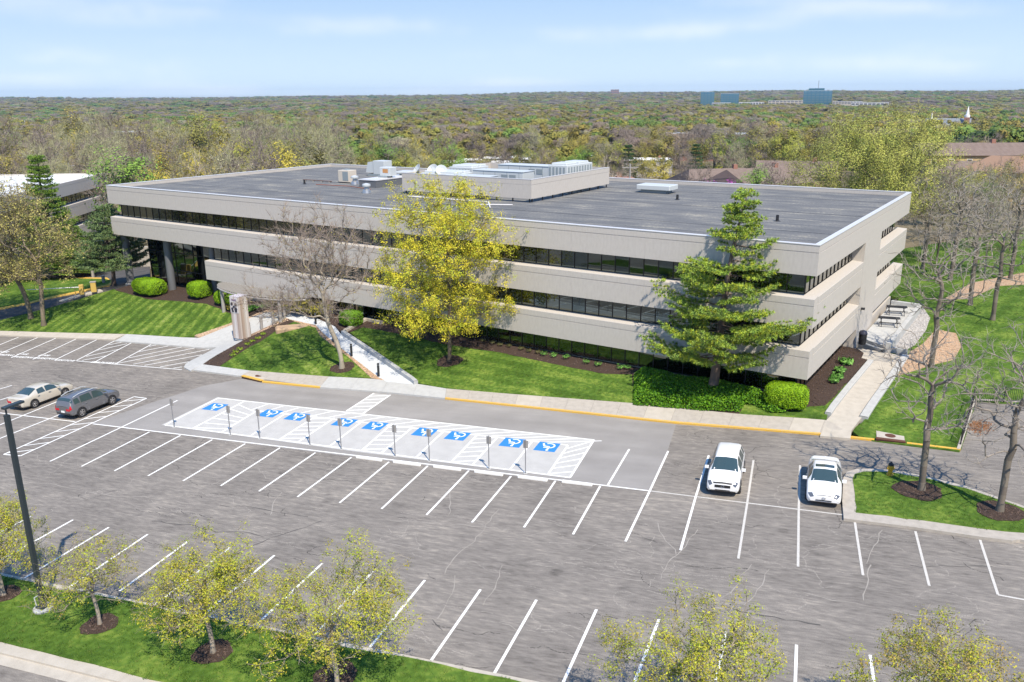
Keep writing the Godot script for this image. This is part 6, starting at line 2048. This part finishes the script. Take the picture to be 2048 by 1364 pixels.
func proto_tree(kind: int, seed_: int, small: bool) -> Array:
	rng.seed = seed_
	var w := MB.new(); var l := MB.new()
	var H := 13.0
	var n := 40 if small else 120
	var pal = [[c3(0.296, 0.256, 0.0582), c3(0.355, 0.296, 0.0648), c3(0.236, 0.223, 0.0582)], [c3(0.184, 0.302, 0.0516), c3(0.236, 0.368, 0.0516), c3(0.144, 0.25, 0.0516)], [c3(0.368, 0.355, 0.0582), c3(0.434, 0.368, 0.0582), c3(0.316, 0.329, 0.0582)], [c3(0.276, 0.23, 0.197), c3(0.223, 0.184, 0.17), c3(0.316, 0.263, 0.23)], [c3(0.382, 0.368, 0.21), c3(0.448, 0.408, 0.263), c3(0.329, 0.342, 0.17)], [c3(0.342, 0.263, 0.157), c3(0.276, 0.223, 0.144)], [c3(0.078, 0.144, 0.0516), c3(0.0648, 0.118, 0.0516)], [c3(0.566, 0.144, 0.487), c3(0.461, 0.131, 0.421)]][kind]
	if kind == 6:
		var whorls := []
		for k in 12: whorls.append([1.5 + k * .95, lerpf(3.2, .4, k / 11.0), 0])
		var a := conifer(13.0, whorls, 6, pal, c3(.1, .08, .06), 0, .05, 5 if small else 8, .42)
		return a
	var bark := c3(.14, .12, .10) if kind != 5 else c3(.62, .58, .52)
	if kind == 4: bark = c3(.30, .27, .22)
	var tr := trunk_nodes(4.5 if kind != 5 else 8.0, Vector3(.3, 0, 0), .9)
	var top := 1.0
	var pts := crown_points([[Vector3(0, 6.4, 0), Vector3(4.8, 3.2, 4.8), 2.2], [Vector3(.3, 9.2, 0), Vector3(3.9, 3.0, 3.9), 2.2], [Vector3(-.2, 11, 0), Vector3(2.4, 1.9, 2.4), .8]], n, n / 4, 1.3, .45)
	if kind == 7:
		tr = trunk_nodes(1.5, Vector3.ZERO, .5); pts = crown_points([[Vector3(0, 3.4, 0), Vector3(2.8, 1.6, 2.8), 1]], n, n / 4, .7, .3)
	var sk := skeleton(tr, pts, 1.1, .02 if not small else .03, 2.1)
	var bare := kind == 3 or kind == 5 or kind == 4
	wood(w, sk, bark, bark * 1.1 if kind != 3 else c3(.22, .18, .16), 1.2)
	if bare and not small: twigs(w, sk, 7, 1.3, .02, pal[0] if kind != 5 else c3(.45, .38, .28), .45)
	elif bare: twigs(w, sk, 4, 1.6, .05, pal[0], .45)
	var per := 34
	if bare: per = 8
	if kind == 5: per = 5
	var hue0: Color = pal[seed_ % pal.size()]
	leaves(l, sk, per, 1.0, .15 if not bare else .08, [hue0, hue0 * .92, hue0 * 1.08], 1.7, Vector3(0, 6, 0))
	return [w, l]

# a crown for the far wood: soft lobes of foliage round a short trunk, one hue to a tree
func far_crown(kind: int, seed_: int) -> ArrayMesh:
	rng.seed = seed_
	var base: Color = [c3(.235, .205, .05), c3(.145, .215, .045), c3(.27, .255, .052), c3(.215, .18, .145), c3(.275, .255, .16), c3(.2, .17, .1), c3(.06, .10, .04)][kind]
	var m := MB.new()
	m.frustum(Vector3(0, -1, 0), Vector3(0, 5, 0), .3, .2, 5, false, c3(.14, .12, .10))
	var bare := kind == 3 or kind == 4
	var lobes := []
	for k in 24:
		var d := rnd_dir(); d.y = absf(d.y) * 1.15 - .2
		lobes.append([Vector3(d.x * 3.6, 6.2 + d.y * 4.6, d.z * 3.6) * rng.randf_range(.85, 1.05), rng.randf_range(1.0, 1.8), base * rng.randf_range(.88, 1.12)])
	if not bare:
		for q in lobes:
			var s := m.v.size()
			for b in 5:
				for a in 7:
					var th := PI * (b + .15) / 4.3; var ph := TAU * a / 7
					var d := Vector3(sin(th) * cos(ph), cos(th), sin(th) * sin(ph))
					m.v.append(q[0] + d * q[1] * rng.randf_range(.45, .8)); m.n.append(d); m.c.append(q[2])
			for b in 4:
				for a in 7:
					var p := s + b * 7 + a; var e := s + b * 7 + (a + 1) % 7
					m.tri(p, p + 7, e); m.tri(e, p + 7, e + 7)
	for k in (1500 if bare else 1000):
		var q = lobes[k % 24]
		var d := rnd_dir()
		if d.y < -.5: d.y = -d.y
		var p: Vector3 = q[0] + d * q[1] * rng.randf_range(.7, 1.15)
		var nn := (d + (p - Vector3(0, 5.5, 0)).normalized() * .6 + rnd_dir() * .35).normalized()
		leaf(m, p, nn, rng.randf_range(.2, .42) if not bare else rng.randf_range(.4, .9), q[2] * rng.randf_range(.88, 1.12), .6 if not bare else .07)
	return m.done()

const KIND_NAME := ["olive_tree_crown", "green_tree", "yellow_tree", "grey_tree", "pale_tree", "sycamore_tree", "evergreen_tree", "redbud_tree"]
const KIND_LABEL := ["olive brown tree in the wood behind the building", "fresh green tree in the wood behind the building", "yellow green tree in the wood behind the building", "leafless grey brown tree in the wood behind the building", "pale silvery tree in the wood behind the building", "bare sycamore with a white trunk in the wood behind the building", "dark pointed evergreen in the wood behind the building", "purple flowering redbud behind the rear parapet of the building"]

var keep_clear: Array[PackedVector2Array] = []
func clear_of(p: Vector2) -> bool:
	for k in keep_clear:
		if Geometry2D.is_point_in_polygon(p, k): return false
	return true

func house(at: Vector3, size: Vector3, turn: float, roof_h: float, wall: Material, roofm: Material, label: String, group := "", hip := 0.0, called := "house"):
	var o := thing(called, at, label, "house", group, turn)
	var x := size.x / 2; var z := size.z / 2; var h := size.y
	box_part(o, "wall", Vector3(-x, -3, -z), Vector3(x, h, z), wall)
	var m := MB.new()
	var e := .5
	var hx := hip
	var a := Vector3(-x - e, h, z + e); var b := Vector3(x + e, h, z + e); var c := Vector3(x + e, h, -z - e); var d := Vector3(-x - e, h, -z - e)
	var r0 := Vector3(-x - e + hx, h + roof_h, 0); var r1 := Vector3(x + e - hx, h + roof_h, 0)
	m.face([a, b, r1, r0], Vector3(0, 1, .7).normalized()); m.face([c, d, r0, r1], Vector3(0, 1, -.7).normalized())
	m.face([a, r0, d], Vector3(-1, .3, 0).normalized()); m.face([b, r1, c], Vector3(1, .3, 0).normalized())
	m.face([a, b, c, d], Vector3.DOWN)
	var rf := put("roof", m.done(), roofm, o)
	box_part(rf, "chimney", Vector3(x * .4, h + roof_h * .4, -.5), Vector3(x * .4 + .9, h + roof_h + .8, .4), M.brick)
	var n := maxi(2, int(size.x / 4))
	for k in n:
		var q := -x + (k + .5) * size.x / n
		for s in maxi(1, int(h / 2.8)):
			var wn := box_part(o, "window", Vector3(q - .6, 1.0 + s * 2.8, z + .02), Vector3(q + .6, 2.2 + s * 2.8, z - .02), M.paint)
			box_part(wn, "pane", Vector3(q - .5, 1.1 + s * 2.8, z + .035), Vector3(q + .5, 2.1 + s * 2.8, z + .021), M.frame)
	box_part(o, "door", Vector3(-.5, 0, z + .03), Vector3(.5, 2.1, z + .005), M.column)
	return o

func block(at: Vector3, size: Vector3, turn: float, wall: Material, glass: Material, storeys: int, bays: int, label: String, called := "office_block", top: Material = null):
	var o := thing(called, at, label, "building", "", turn)
	var x := size.x / 2; var h := size.y
	box_part(o, "wall", Vector3(-x, -25, -size.z), Vector3(x, h, 0), wall)
	box_part(o, "roof", Vector3(-x - .1, h + .01, -size.z - .1), Vector3(x + .1, h + .5, .1), top if top else M.coping)
	for s in storeys:
		for k in bays:
			var w := size.x / bays; var sh := h / storeys
			box_part(o, "window", Vector3(-x + k * w + w * .1, s * sh + sh * .25, .15), Vector3(-x + k * w + w * .9, s * sh + sh * .9, .01), glass)
	return o

func make_far():
	M.brick = mat(lin(.30, .15, .11), .9)
	M.brown_roof = tri_mat(coloured(add_bytes([noise_bytes(301, .02, 256, 256, 4), noise_bytes(302, .2, 256, 256, 2)], [.5, .5]), 256, 256, [[0, lin(.13, .095, .08)], [.5, lin(.19, .145, .125)], [1, lin(.25, .20, .175)]]), 6.0)
	var rust_roof := mat(lin(.27, .17, .115), .9)
	var cream := mat(lin(.55, .42, .26), .9); var tan_wall := mat(lin(.50, .36, .18), .9); var white_roof := mat(lin(.72, .72, .72), .8)
	var grey_roof := mat(lin(.20, .22, .25), .8)
	M.tower_glass = mat(lin(.045, .15, .21), .25, .3)
	M.leafy = leaf_mat(0.6, 0.4)
	# apartment houses with brown roofs behind and right of the building
	var hs := [
		[1965, 190, 10, 18, 3.0, 2.2, -.35, 0, "long low brown roofed apartment house beyond the bare trees", 5.0],
		[1950, 214, 11, 20, 5.0, 2.4, -.2, 0, "brown hip roofed apartment house behind the long low one", 6.0],
		[2040, 215, 12, 20, 5.6, 3.0, -.6, 1, "rust orange roofed house at the edge of the apartment group", 6.0],
		[1945, 232, 12, 24, 8.6, 2.6, -.1, 0, "brown roofed apartment house with a bright yellow upper wall", 0.0],
		[1528, 176, 12, 17, 5.4, 2.8, .5, 0, "brown gabled house with a cream wall behind the rear fence", 0.0],
		[1600, 196, 12, 16, 5.4, 2.8, -.3, 0, "brown gabled house half hidden by the great elm", 0.0],
		[1440, 190, 12, 18, 5.0, 2.8, .2, 0, "low brown roofed house behind the redbuds", 3.0],
		[1190, 165, 12, 22, 5.2, 3.0, .1, 1, "reddish brown roofed house behind the rooftop units", 4.0],
		[1050, 172, 12, 26, 4.6, 2.8, 0, 1, "wide reddish roofed house seen over the screen wall", 4.0],
		[870, 170, 12, 20, 4.4, 2.6, .1, 1, "reddish roofed house behind the satellite dishes", 4.0],
		[760, 176, 12, 20, 4.4, 2.6, .05, 0, "brown roofed house behind the packaged roof unit", 4.0]]
	for q in hs:
		var p := far_at(q[0], q[1])
		house(p, Vector3(q[3], q[4], q[2]), q[6], q[5], tan_wall if q[0] > 1900 else cream, rust_roof if q[7] == 1 and q[0] > 1900 else (mat(lin(.26, .135, .105), .9) if q[7] == 1 else M.brown_roof), q[8], "houses behind the building", q[9])
		var r: float = q[3] * .62
		var vw := Vector2(p.x, p.z).normalized()
		keep_clear.append(PackedVector2Array([v2(p) + vw * 12 + vw.orthogonal() * r, v2(p) + vw * 12 - vw.orthogonal() * r, v2(p) - vw * 20 - vw.orthogonal() * r, v2(p) - vw * 20 + vw.orthogonal() * r]))
	# flat white roofed town houses in the valley
	for q in [[905, 330, 9], [935, 345, 10], [985, 360, 8], [1010, 320, 11], [1050, 365, 12], [1072, 350, 10], [1110, 372, 12], [1150, 380, 14], [1180, 372, 10], [960, 300, 8], [1300, 300, 16]]:
		var p := far_at(q[0], q[1])
		house(p, Vector3(q[2], 6.0, 8), rng.randf_range(-.2, .2), .6, mat(lin(.45, .43, .44), .9), white_roof, "small flat white roofed town house among the valley trees", "town houses in the valley", 1.0, "town_house")
		var vw := Vector2(p.x, p.z).normalized()
		keep_clear.append(PackedVector2Array([v2(p) + vw * 9 + vw.orthogonal() * 8, v2(p) + vw * 9 - vw.orthogonal() * 8, v2(p) - vw * 26 - vw.orthogonal() * 7, v2(p) - vw * 26 + vw.orthogonal() * 7]))
	# larger buildings, each sized from its outline at its distance
	var bl := [
		[1412, 430, 155, 275, 263, 1, "long low brick building with a white roof edge in the valley"],
		[270, 620, 80, 272, 255, 2, "low dark flat roofed building on a green in the left woods"],
		[1412, 2600, 25, 207, 184, 3, "teal glass office tower at the left of the distant group"],
		[1456, 2600, 33, 205, 187, 4, "pair of teal glass office towers on the distant ridge"],
		[1630, 2500, 49, 204, 182, 5, "blue glass office block with a pale right bay and a flag mast"],
		[1440, 2450, 34, 209, 204, 6, "white horizontal banded low building before the glass towers"],
		[1500, 2500, 45, 208, 203, 6, "white shopping building right of the glass towers"],
		[1570, 2500, 66, 206, 200, 7, "cream apartment terrace below the distant ridge"],
		[1735, 2400, 62, 208, 203, 6, "long white shopping centre with a blue shop front"],
		[1690, 2450, 50, 206, 201, 7, "tan low building beside the blue glass block"],
		[1228, 5200, 16, 187, 180, 8, "small red brick block on the skyline"]]
	for q in bl:
		var p := far_at(q[0], q[1])
		var s := px_m(q[1])
		var w: float = q[2] * s
		var base: float = CAMH - (q[3] - 193.0 + (q[0] - 1024) * .0084) * s; var top: float = CAMH - (q[4] - 193.0 + (q[0] - 1024) * .0084) * s
		p.y = base
		var turn := -atan2(p.x, -p.z)
		var wall: Material = [null, M.brick, mat(lin(.16, .13, .12), .8), M.tower_glass, M.tower_glass, M.tower_glass, mat(lin(.66, .66, .65), .8), mat(lin(.55, .48, .38), .8), M.brick][q[5]]
		var gl: Material = M.frame if q[5] < 3 else (mat(lin(.22, .38, .45), .08, .7) if q[5] < 6 else M.column)
		var st: int = [0, 1, 1, 6, 5, 5, 1, 2, 2][q[5]]; var bays: int = [0, 5, 6, 4, 6, 7, 9, 10, 4][q[5]]
		var o = block(p, Vector3(w, top - base, w * .4 if q[5] > 2 else 18), turn, wall, gl, st, bays, q[6])
		if q[5] == 5:
			box_part(o, "penthouse", Vector3(-w * .32, top - base + .51, -w * .3), Vector3(w * .22, top - base + 6, -2), M.tower_glass)
			box_part(o, "flag_mast", Vector3(-.5, top - base + .51, -w * .2), Vector3(.5, top - base + 26, -w * .2 + 1), M.column)
		var vw := Vector2(p.x, p.z).normalized()
		var back := 60.0 if q[1] < 1000 else 170.0
		keep_clear.append(PackedVector2Array([v2(p) + vw * 25 + vw.orthogonal() * w * .55, v2(p) + vw * 25 - vw.orthogonal() * w * .55, v2(p) - vw * back - vw.orthogonal() * w * .5, v2(p) - vw * back + vw.orthogonal() * w * .5]))
	# church with a white steeple
	var cp := far_at(1895, 900)
	var s := px_m(900)
	var ch := thing("church", cp, "grey roofed brick church with a slender white steeple", "church", "", -atan2(cp.x, -cp.z))
	var y0: float = CAMH - (243 - 186) * s - cp.y; var y1: float = CAMH - (228 - 186) * s - cp.y; var y2: float = CAMH - (211 - 186) * s - cp.y
	box_part(ch, "nave_wall", Vector3(-18, -5, -9), Vector3(18, y0, 9), M.brick)
	var m := MB.new()
	m.face([Vector3(-19, y0, 10), Vector3(19, y0, 10), Vector3(19, y1, 0), Vector3(-19, y1, 0)], Vector3(0, .8, .6)); m.face([Vector3(-19, y0, -10), Vector3(19, y0, -10), Vector3(19, y1, 0), Vector3(-19, y1, 0)], Vector3(0, .8, -.6))
	for x in [-19.0, 19.0]: m.face([Vector3(x, y0, 10), Vector3(x, y1, 0), Vector3(x, y0, -10)], Vector3(signf(x), 0, 0))
	put("roof", m.done(), grey_roof, ch)
	box_part(ch, "tower", Vector3(13, -5, 3), Vector3(17.5, y1 + 1, 8), M.brick)
	m = MB.new(); m.lathe(Vector3(15.2, 0, 5.5), [[2.4, y1 + 1], [2.4, y1 + 3], [1.5, y1 + 3.2], [1.3, y1 + 5], [.05, y2 + 2]], 8); put("steeple", m.done(), M.paint, ch)
	m = MB.new(); m.lathe(Vector3(-14, 0, 0), [[.8, y1 - 1], [.7, y1 + 2], [.05, y1 + 5]], 6); put("flagpole", m.done(), M.paint, ch)
	keep_clear.append(ring(cp, 26))
	var vc := Vector2(cp.x, cp.z).normalized()
	keep_clear.append(PackedVector2Array([v2(cp) + vc.orthogonal() * 24, v2(cp) - vc.orthogonal() * 24, v2(cp) - vc * 90 - vc.orthogonal() * 22, v2(cp) - vc * 90 + vc.orthogonal() * 22]))
	var sp := far_at(51, 1000)
	var st := thing("steeple_house", sp, "tiny white steeple standing out of the left woods", "church")
	box_part(st, "base", Vector3(-2, 0, -2), Vector3(2, 11, 2), M.paint)
	m = MB.new(); m.lathe(Vector3.ZERO, [[1.4, 11], [.05, 18]], 6); put("spire", m.done(), M.paint, st)
	# wooden fence behind the building, utility poles
	var fa := v2(far_at(1360, 152)); var fb := v2(far_at(1700, 128))
	var fn := thing("rear_fence", Vector3(fa.x, height(fa.x, fa.y), fa.y), "long brown wooden board fence behind the rear parapet", "fence")
	var fwood := tri_mat(coloured(streak_bytes(311, .06, 256, 8, 3), 256, 256, [[0, lin(.20, .14, .09)], [1, lin(.36, .27, .18)]]), 1.5)
	var np := int(fa.distance_to(fb) / 2.4)
	for k in np:
		m = MB.new()
		for j in 8:
			var q := fa.lerp(fb, (k + j / 8.0) / np)
			var d := (fb - fa).normalized()
			m.box(Vector3(q.x - fa.x, height(q.x, q.y) - fn.position.y + 1.0, q.y - fa.y), Vector3(.28, 2.2 + .03 * (j % 3), .03), Basis(Vector3.UP, atan2(-d.y, d.x)))
		put("fence_panel", m.done(), fwood, fn)
	for q in [[125, 205, 305, "wooden utility pole with a crossarm behind the neighbouring office"], [1263, 140, 318, "grey utility pole behind the rear parapet beside the screen wall"]]:
		var p := far_at(q[0], q[1])
		var top: float = CAMH - (q[2] - 193 + (q[0] - 1024) * .0084) * px_m(q[1]) - p.y
		var o := thing("utility_pole", p, q[3], "utility pole", "utility poles")
		m = MB.new(); m.frustum(Vector3(0, -1, 0), Vector3(0, top, 0), .2, .13, 8, true); put("pole", m.done(), M.wood_grey, o)
		m = MB.new(); m.box(Vector3(0, top - .6, 0), Vector3(2.6, .14, .12)); put("crossarm", m.done(), M.wood_grey, o)
		m = MB.new()
		for x in [-1.1, 0.0, 1.1]: m.tube([Vector3(x, top - .5, 0), Vector3(x + 14, top - 4.2, -14), Vector3(x + 34, top - 5.6, -38)], .03, 4)
		put("wire", m.done(), M.frame, o)
	# great budding elm behind the right end of the roof
	rng.seed = 401
	var tr := trunk_nodes(3.0, Vector3.ZERO, .6)
	var pts := crown_points([[Vector3(0, 10.5, 0), Vector3(10.5, 4.2, 9), 3], [Vector3(.5, 13.6, 0), Vector3(8.6, 3.6, 8), 3], [Vector3(-1.0, 7.2, 0), Vector3(10.0, 2.6, 9), 1.6]], 1300, 330, 1.4, .3)
	var sk := skeleton(tr, pts, 1.0, .013, 2.15)
	var w := MB.new(); wood(w, sk, c3(.08, .068, .056), c3(.15, .13, .09)); twigs(w, sk, 3, 1.0, .015, c3(.2, .18, .09), .4)
	var l := MB.new(); leaves(l, sk, 80, 1.05, .066, [c3(.41, .43, .09), c3(.34, .37, .09), c3(.46, .46, .11)], 1, Vector3(0, 8, 0))
	tree_thing("elm_tree", far_at(1762, 118) + Vector3(0, .2, 0), "great spreading elm in pale green bud behind the right end of the roof", "", w, l).scale = Vector3(1.08, 1.1, 1.08)
	# the wood near the building: every tree for itself
	var protos := []
	var names := {}
	for k in 8:
		for j in (3 if k < 5 else 1):
			var a := proto_tree(k, 500 + k * 10 + j, false)
			protos.append([k, a[0].done(), a[1].done() if a[1].v.size() else null])
	rng.seed = 600
	var spots := []
	var tries := 0
	keep_clear.append(PackedVector2Array([v2(bp(-4, -30, 0)), v2(bp(BW + 20, -30, 0)), v2(bp(BW + 12, BD + 6, 0)), v2(bp(-4, BD + 6, 0))]))
	keep_clear.append(PackedVector2Array([Vector2(-112, -158), Vector2(-66, -158), Vector2(-60, -95), Vector2(-112, -95)]))
	var hints := [[340, 150, 5], [398, 165, 5], [745, 190, 5], [1225, 150, 5], [1283, 148, 5], [1328, 170, 7], [1346, 163, 7], [1430, 168, 7], [1462, 165, 7], [940, 190, 2], [720, 205, 2], [1150, 160, 2], [890, 195, 1], [1395, 230, 6], [1258, 230, 6], [430, 160, 4], [385, 170, 2], [80, 175, 4], [200, 165, 4], [250, 155, 3], [1560, 148, 3], [1520, 160, 1], [1990, 250, 5], [2020, 260, 2], [1830, 150, 4], [1880, 135, 3], [1930, 140, 4], [1980, 130, 3], [2030, 138, 4], [1915, 168, 3], [1945, 172, 0], [1990, 170, 2], [2025, 178, 3], [2050, 165, 0], [1970, 160, 4], [2010, 158, 3], [1910, 118, 3], [2015, 112, 4], [1935, 126, 4], [2060, 128, 3], [1800, 140, 3], [1890, 150, 1], [2000, 150, 1]]
	for q in hints: spots.append([v2(far_at(q[0], q[1])), q[2]])
	while spots.size() < 285 and tries < 60000:
		tries += 1
		var r := lerpf(140.0, 400.0, pow(rng.randf(), .85))
		var px := rng.randf_range(-90, 2140)
		var p := v2(far_at(px, r))
		if not clear_of(p): continue
		if px > 1590 and px < 1925 and r < 260: continue
		var ok := true
		for s2 in spots:
			if s2[0].distance_squared_to(p) < pow(7.5 + r * .018, 2):
				ok = false; break
		if not ok: continue
		var pick := rng.randf()
		var kind := 0
		if px < 700: kind = 4 if pick < .36 else (3 if pick < .58 else (2 if pick < .74 else (0 if pick < .9 else 1)))
		elif px < 1300: kind = 0 if pick < .3 else (2 if pick < .5 else (3 if pick < .74 else (4 if pick < .88 else 1)))
		else: kind = 3 if pick < .42 else (0 if pick < .62 else (4 if pick < .76 else (2 if pick < .92 else 1)))
		spots.append([p, kind])
	for q in spots:
		var of_kind := protos.filter(func(e): return e[0] == q[1])
		var e = of_kind[rng.randi() % of_kind.size()]
		var key: String = KIND_NAME[q[1]].replace("_crown", "")
		var o := thing(key, Vector3(q[0].x, height(q[0].x, q[0].y) - .2, q[0].y), KIND_LABEL[q[1]], "tree", "trees in the wood behind the building", rng.randf() * TAU)
		put("trunk", e[1], M.bark, o)
		if e[2]: put("crown", e[2], M.leafy, o)
		var px: float = 1024.0 + FL * q[0].x / -q[0].y * .96
		var sc: float = 1.2
		if q[1] != 7: sc = rng.randf_range(.9, 1.4) if px < 700 else (rng.randf_range(.68, 1.05) if px < 1600 else rng.randf_range(.55, .82))
		var rr := (q[0] as Vector2).length()
		if q[1] != 7: sc *= lerpf(1.0, 1.45, clampf((rr - 165.0) / 170.0, 0, 1))
		var mark := "behind the redbuds"
		for e2 in [[200, "behind the neighbouring office"], [420, "behind the left corner of the roof"], [660, "behind the left roof edge"], [800, "behind the small roof condenser"], [1060, "behind the roof screen wall"], [1220, "behind the tall white roof condenser"], [1400, "behind the redbuds"], [1620, "by the brown gabled houses"], [1900, "near the great elm"], [3000, "by the brown roofed apartments"]]:
			if px < e2[0]:
				mark = e2[1]; break
		var deep := "close " if rr < 190 else ("far " if rr > 290 else "")
		var tall := "tall " if sc > 1.05 else ("small " if sc < .7 else "")
		if q[1] != 7: o.set_meta("label", tall + KIND_LABEL[q[1]].split(" in the wood")[0] + " " + deep + mark)
		o.scale = Vector3(sc * rng.randf_range(.9, 1.15), sc, sc * rng.randf_range(.9, 1.15))
	# the rest of the wood, out to the ridge: one mass
	var far_protos := []
	for k in [0, 1, 2, 3, 4, 6, 0, 3]: far_protos.append(far_crown(k, 700 + far_protos.size()))
	rng.seed = 801
	var lists := []
	for k in far_protos.size(): lists.append([[], PackedColorArray()])
	var r := 330.0
	var patchy := FastNoiseLite.new(); patchy.seed = 9; patchy.frequency = .0035
	var hue := FastNoiseLite.new(); hue.seed = 19; hue.frequency = .006
	while r < 7200.0:
		var sp2 := maxf(14.0, r * .0135)
		var na := int(1.5 * r / sp2)
		for k in na:
			var a := -.75 + 1.5 * (k + rng.randf()) / na
			var rr := r + rng.randf_range(-.5, .5) * sp2
			var p := Vector2(sin(a), -cos(a)) * rr
			if not clear_of(p): continue
			if patchy.get_noise_2d(p.x, p.y) > .38 and rng.randf() < .8: continue
			var hn := hue.get_noise_2d(p.x, p.y) + rng.randf_range(-.45, .45)
			var kind := 0
			if hn < -.42: kind = 3
			elif hn < -.27: kind = 7
			elif hn < .0: kind = 0
			elif hn < .18: kind = 6
			elif hn < .32: kind = 2
			elif hn < .40: kind = 4
			elif hn < .62: kind = 1
			else: kind = 5 if rng.randf() < .3 else 1
			var hs2 := clampf(sp2 / 7.4, .75, 6.0) * rng.randf_range(.8, 1.3)
			var vs := rng.randf_range(.85, 1.4) * clampf(1.0 + sp2 * .008, 1.0, 1.7)
			lists[kind][0].append(Transform3D(Basis(Vector3.UP, rng.randf() * TAU).scaled(Vector3(hs2, vs, hs2)), Vector3(p.x, height(p.x, p.y) - .8, p.y)))
			var g := rng.randf_range(.78, 1.18)
			lists[kind][1].append(Color(g * rng.randf_range(.92, 1.08), g, g * rng.randf_range(.9, 1.1)))
		r += sp2 * .85
	for k in far_protos.size():
		var mm := MultiMesh.new()
		mm.transform_format = MultiMesh.TRANSFORM_3D
		mm.use_colors = true
		mm.mesh = far_protos[k]
		mm.instance_count = lists[k][0].size()
		for j in mm.instance_count:
			mm.set_instance_transform(j, lists[k][0][j]); mm.set_instance_color(j, lists[k][1][j])
		var o := MultiMeshInstance3D.new()
		o.name = numbered("distant_wood"); o.multimesh = mm; o.material_override = M.leafy
		add_child(o)
		tag(o, "distant spring woodland covering the valley out to the ridge", "woodland", "distant woodland", "stuff")

func _ready():
	rng.seed = 1
	view_and_light()
	make_materials()
	make_ground()
	make_markings()
	make_building()
	make_roof_plant()
	make_annex()
	make_site()
	make_tufts()
	make_bits()
	make_cars()
	make_furniture()
	make_near_trees()
	make_plants()
	make_far()
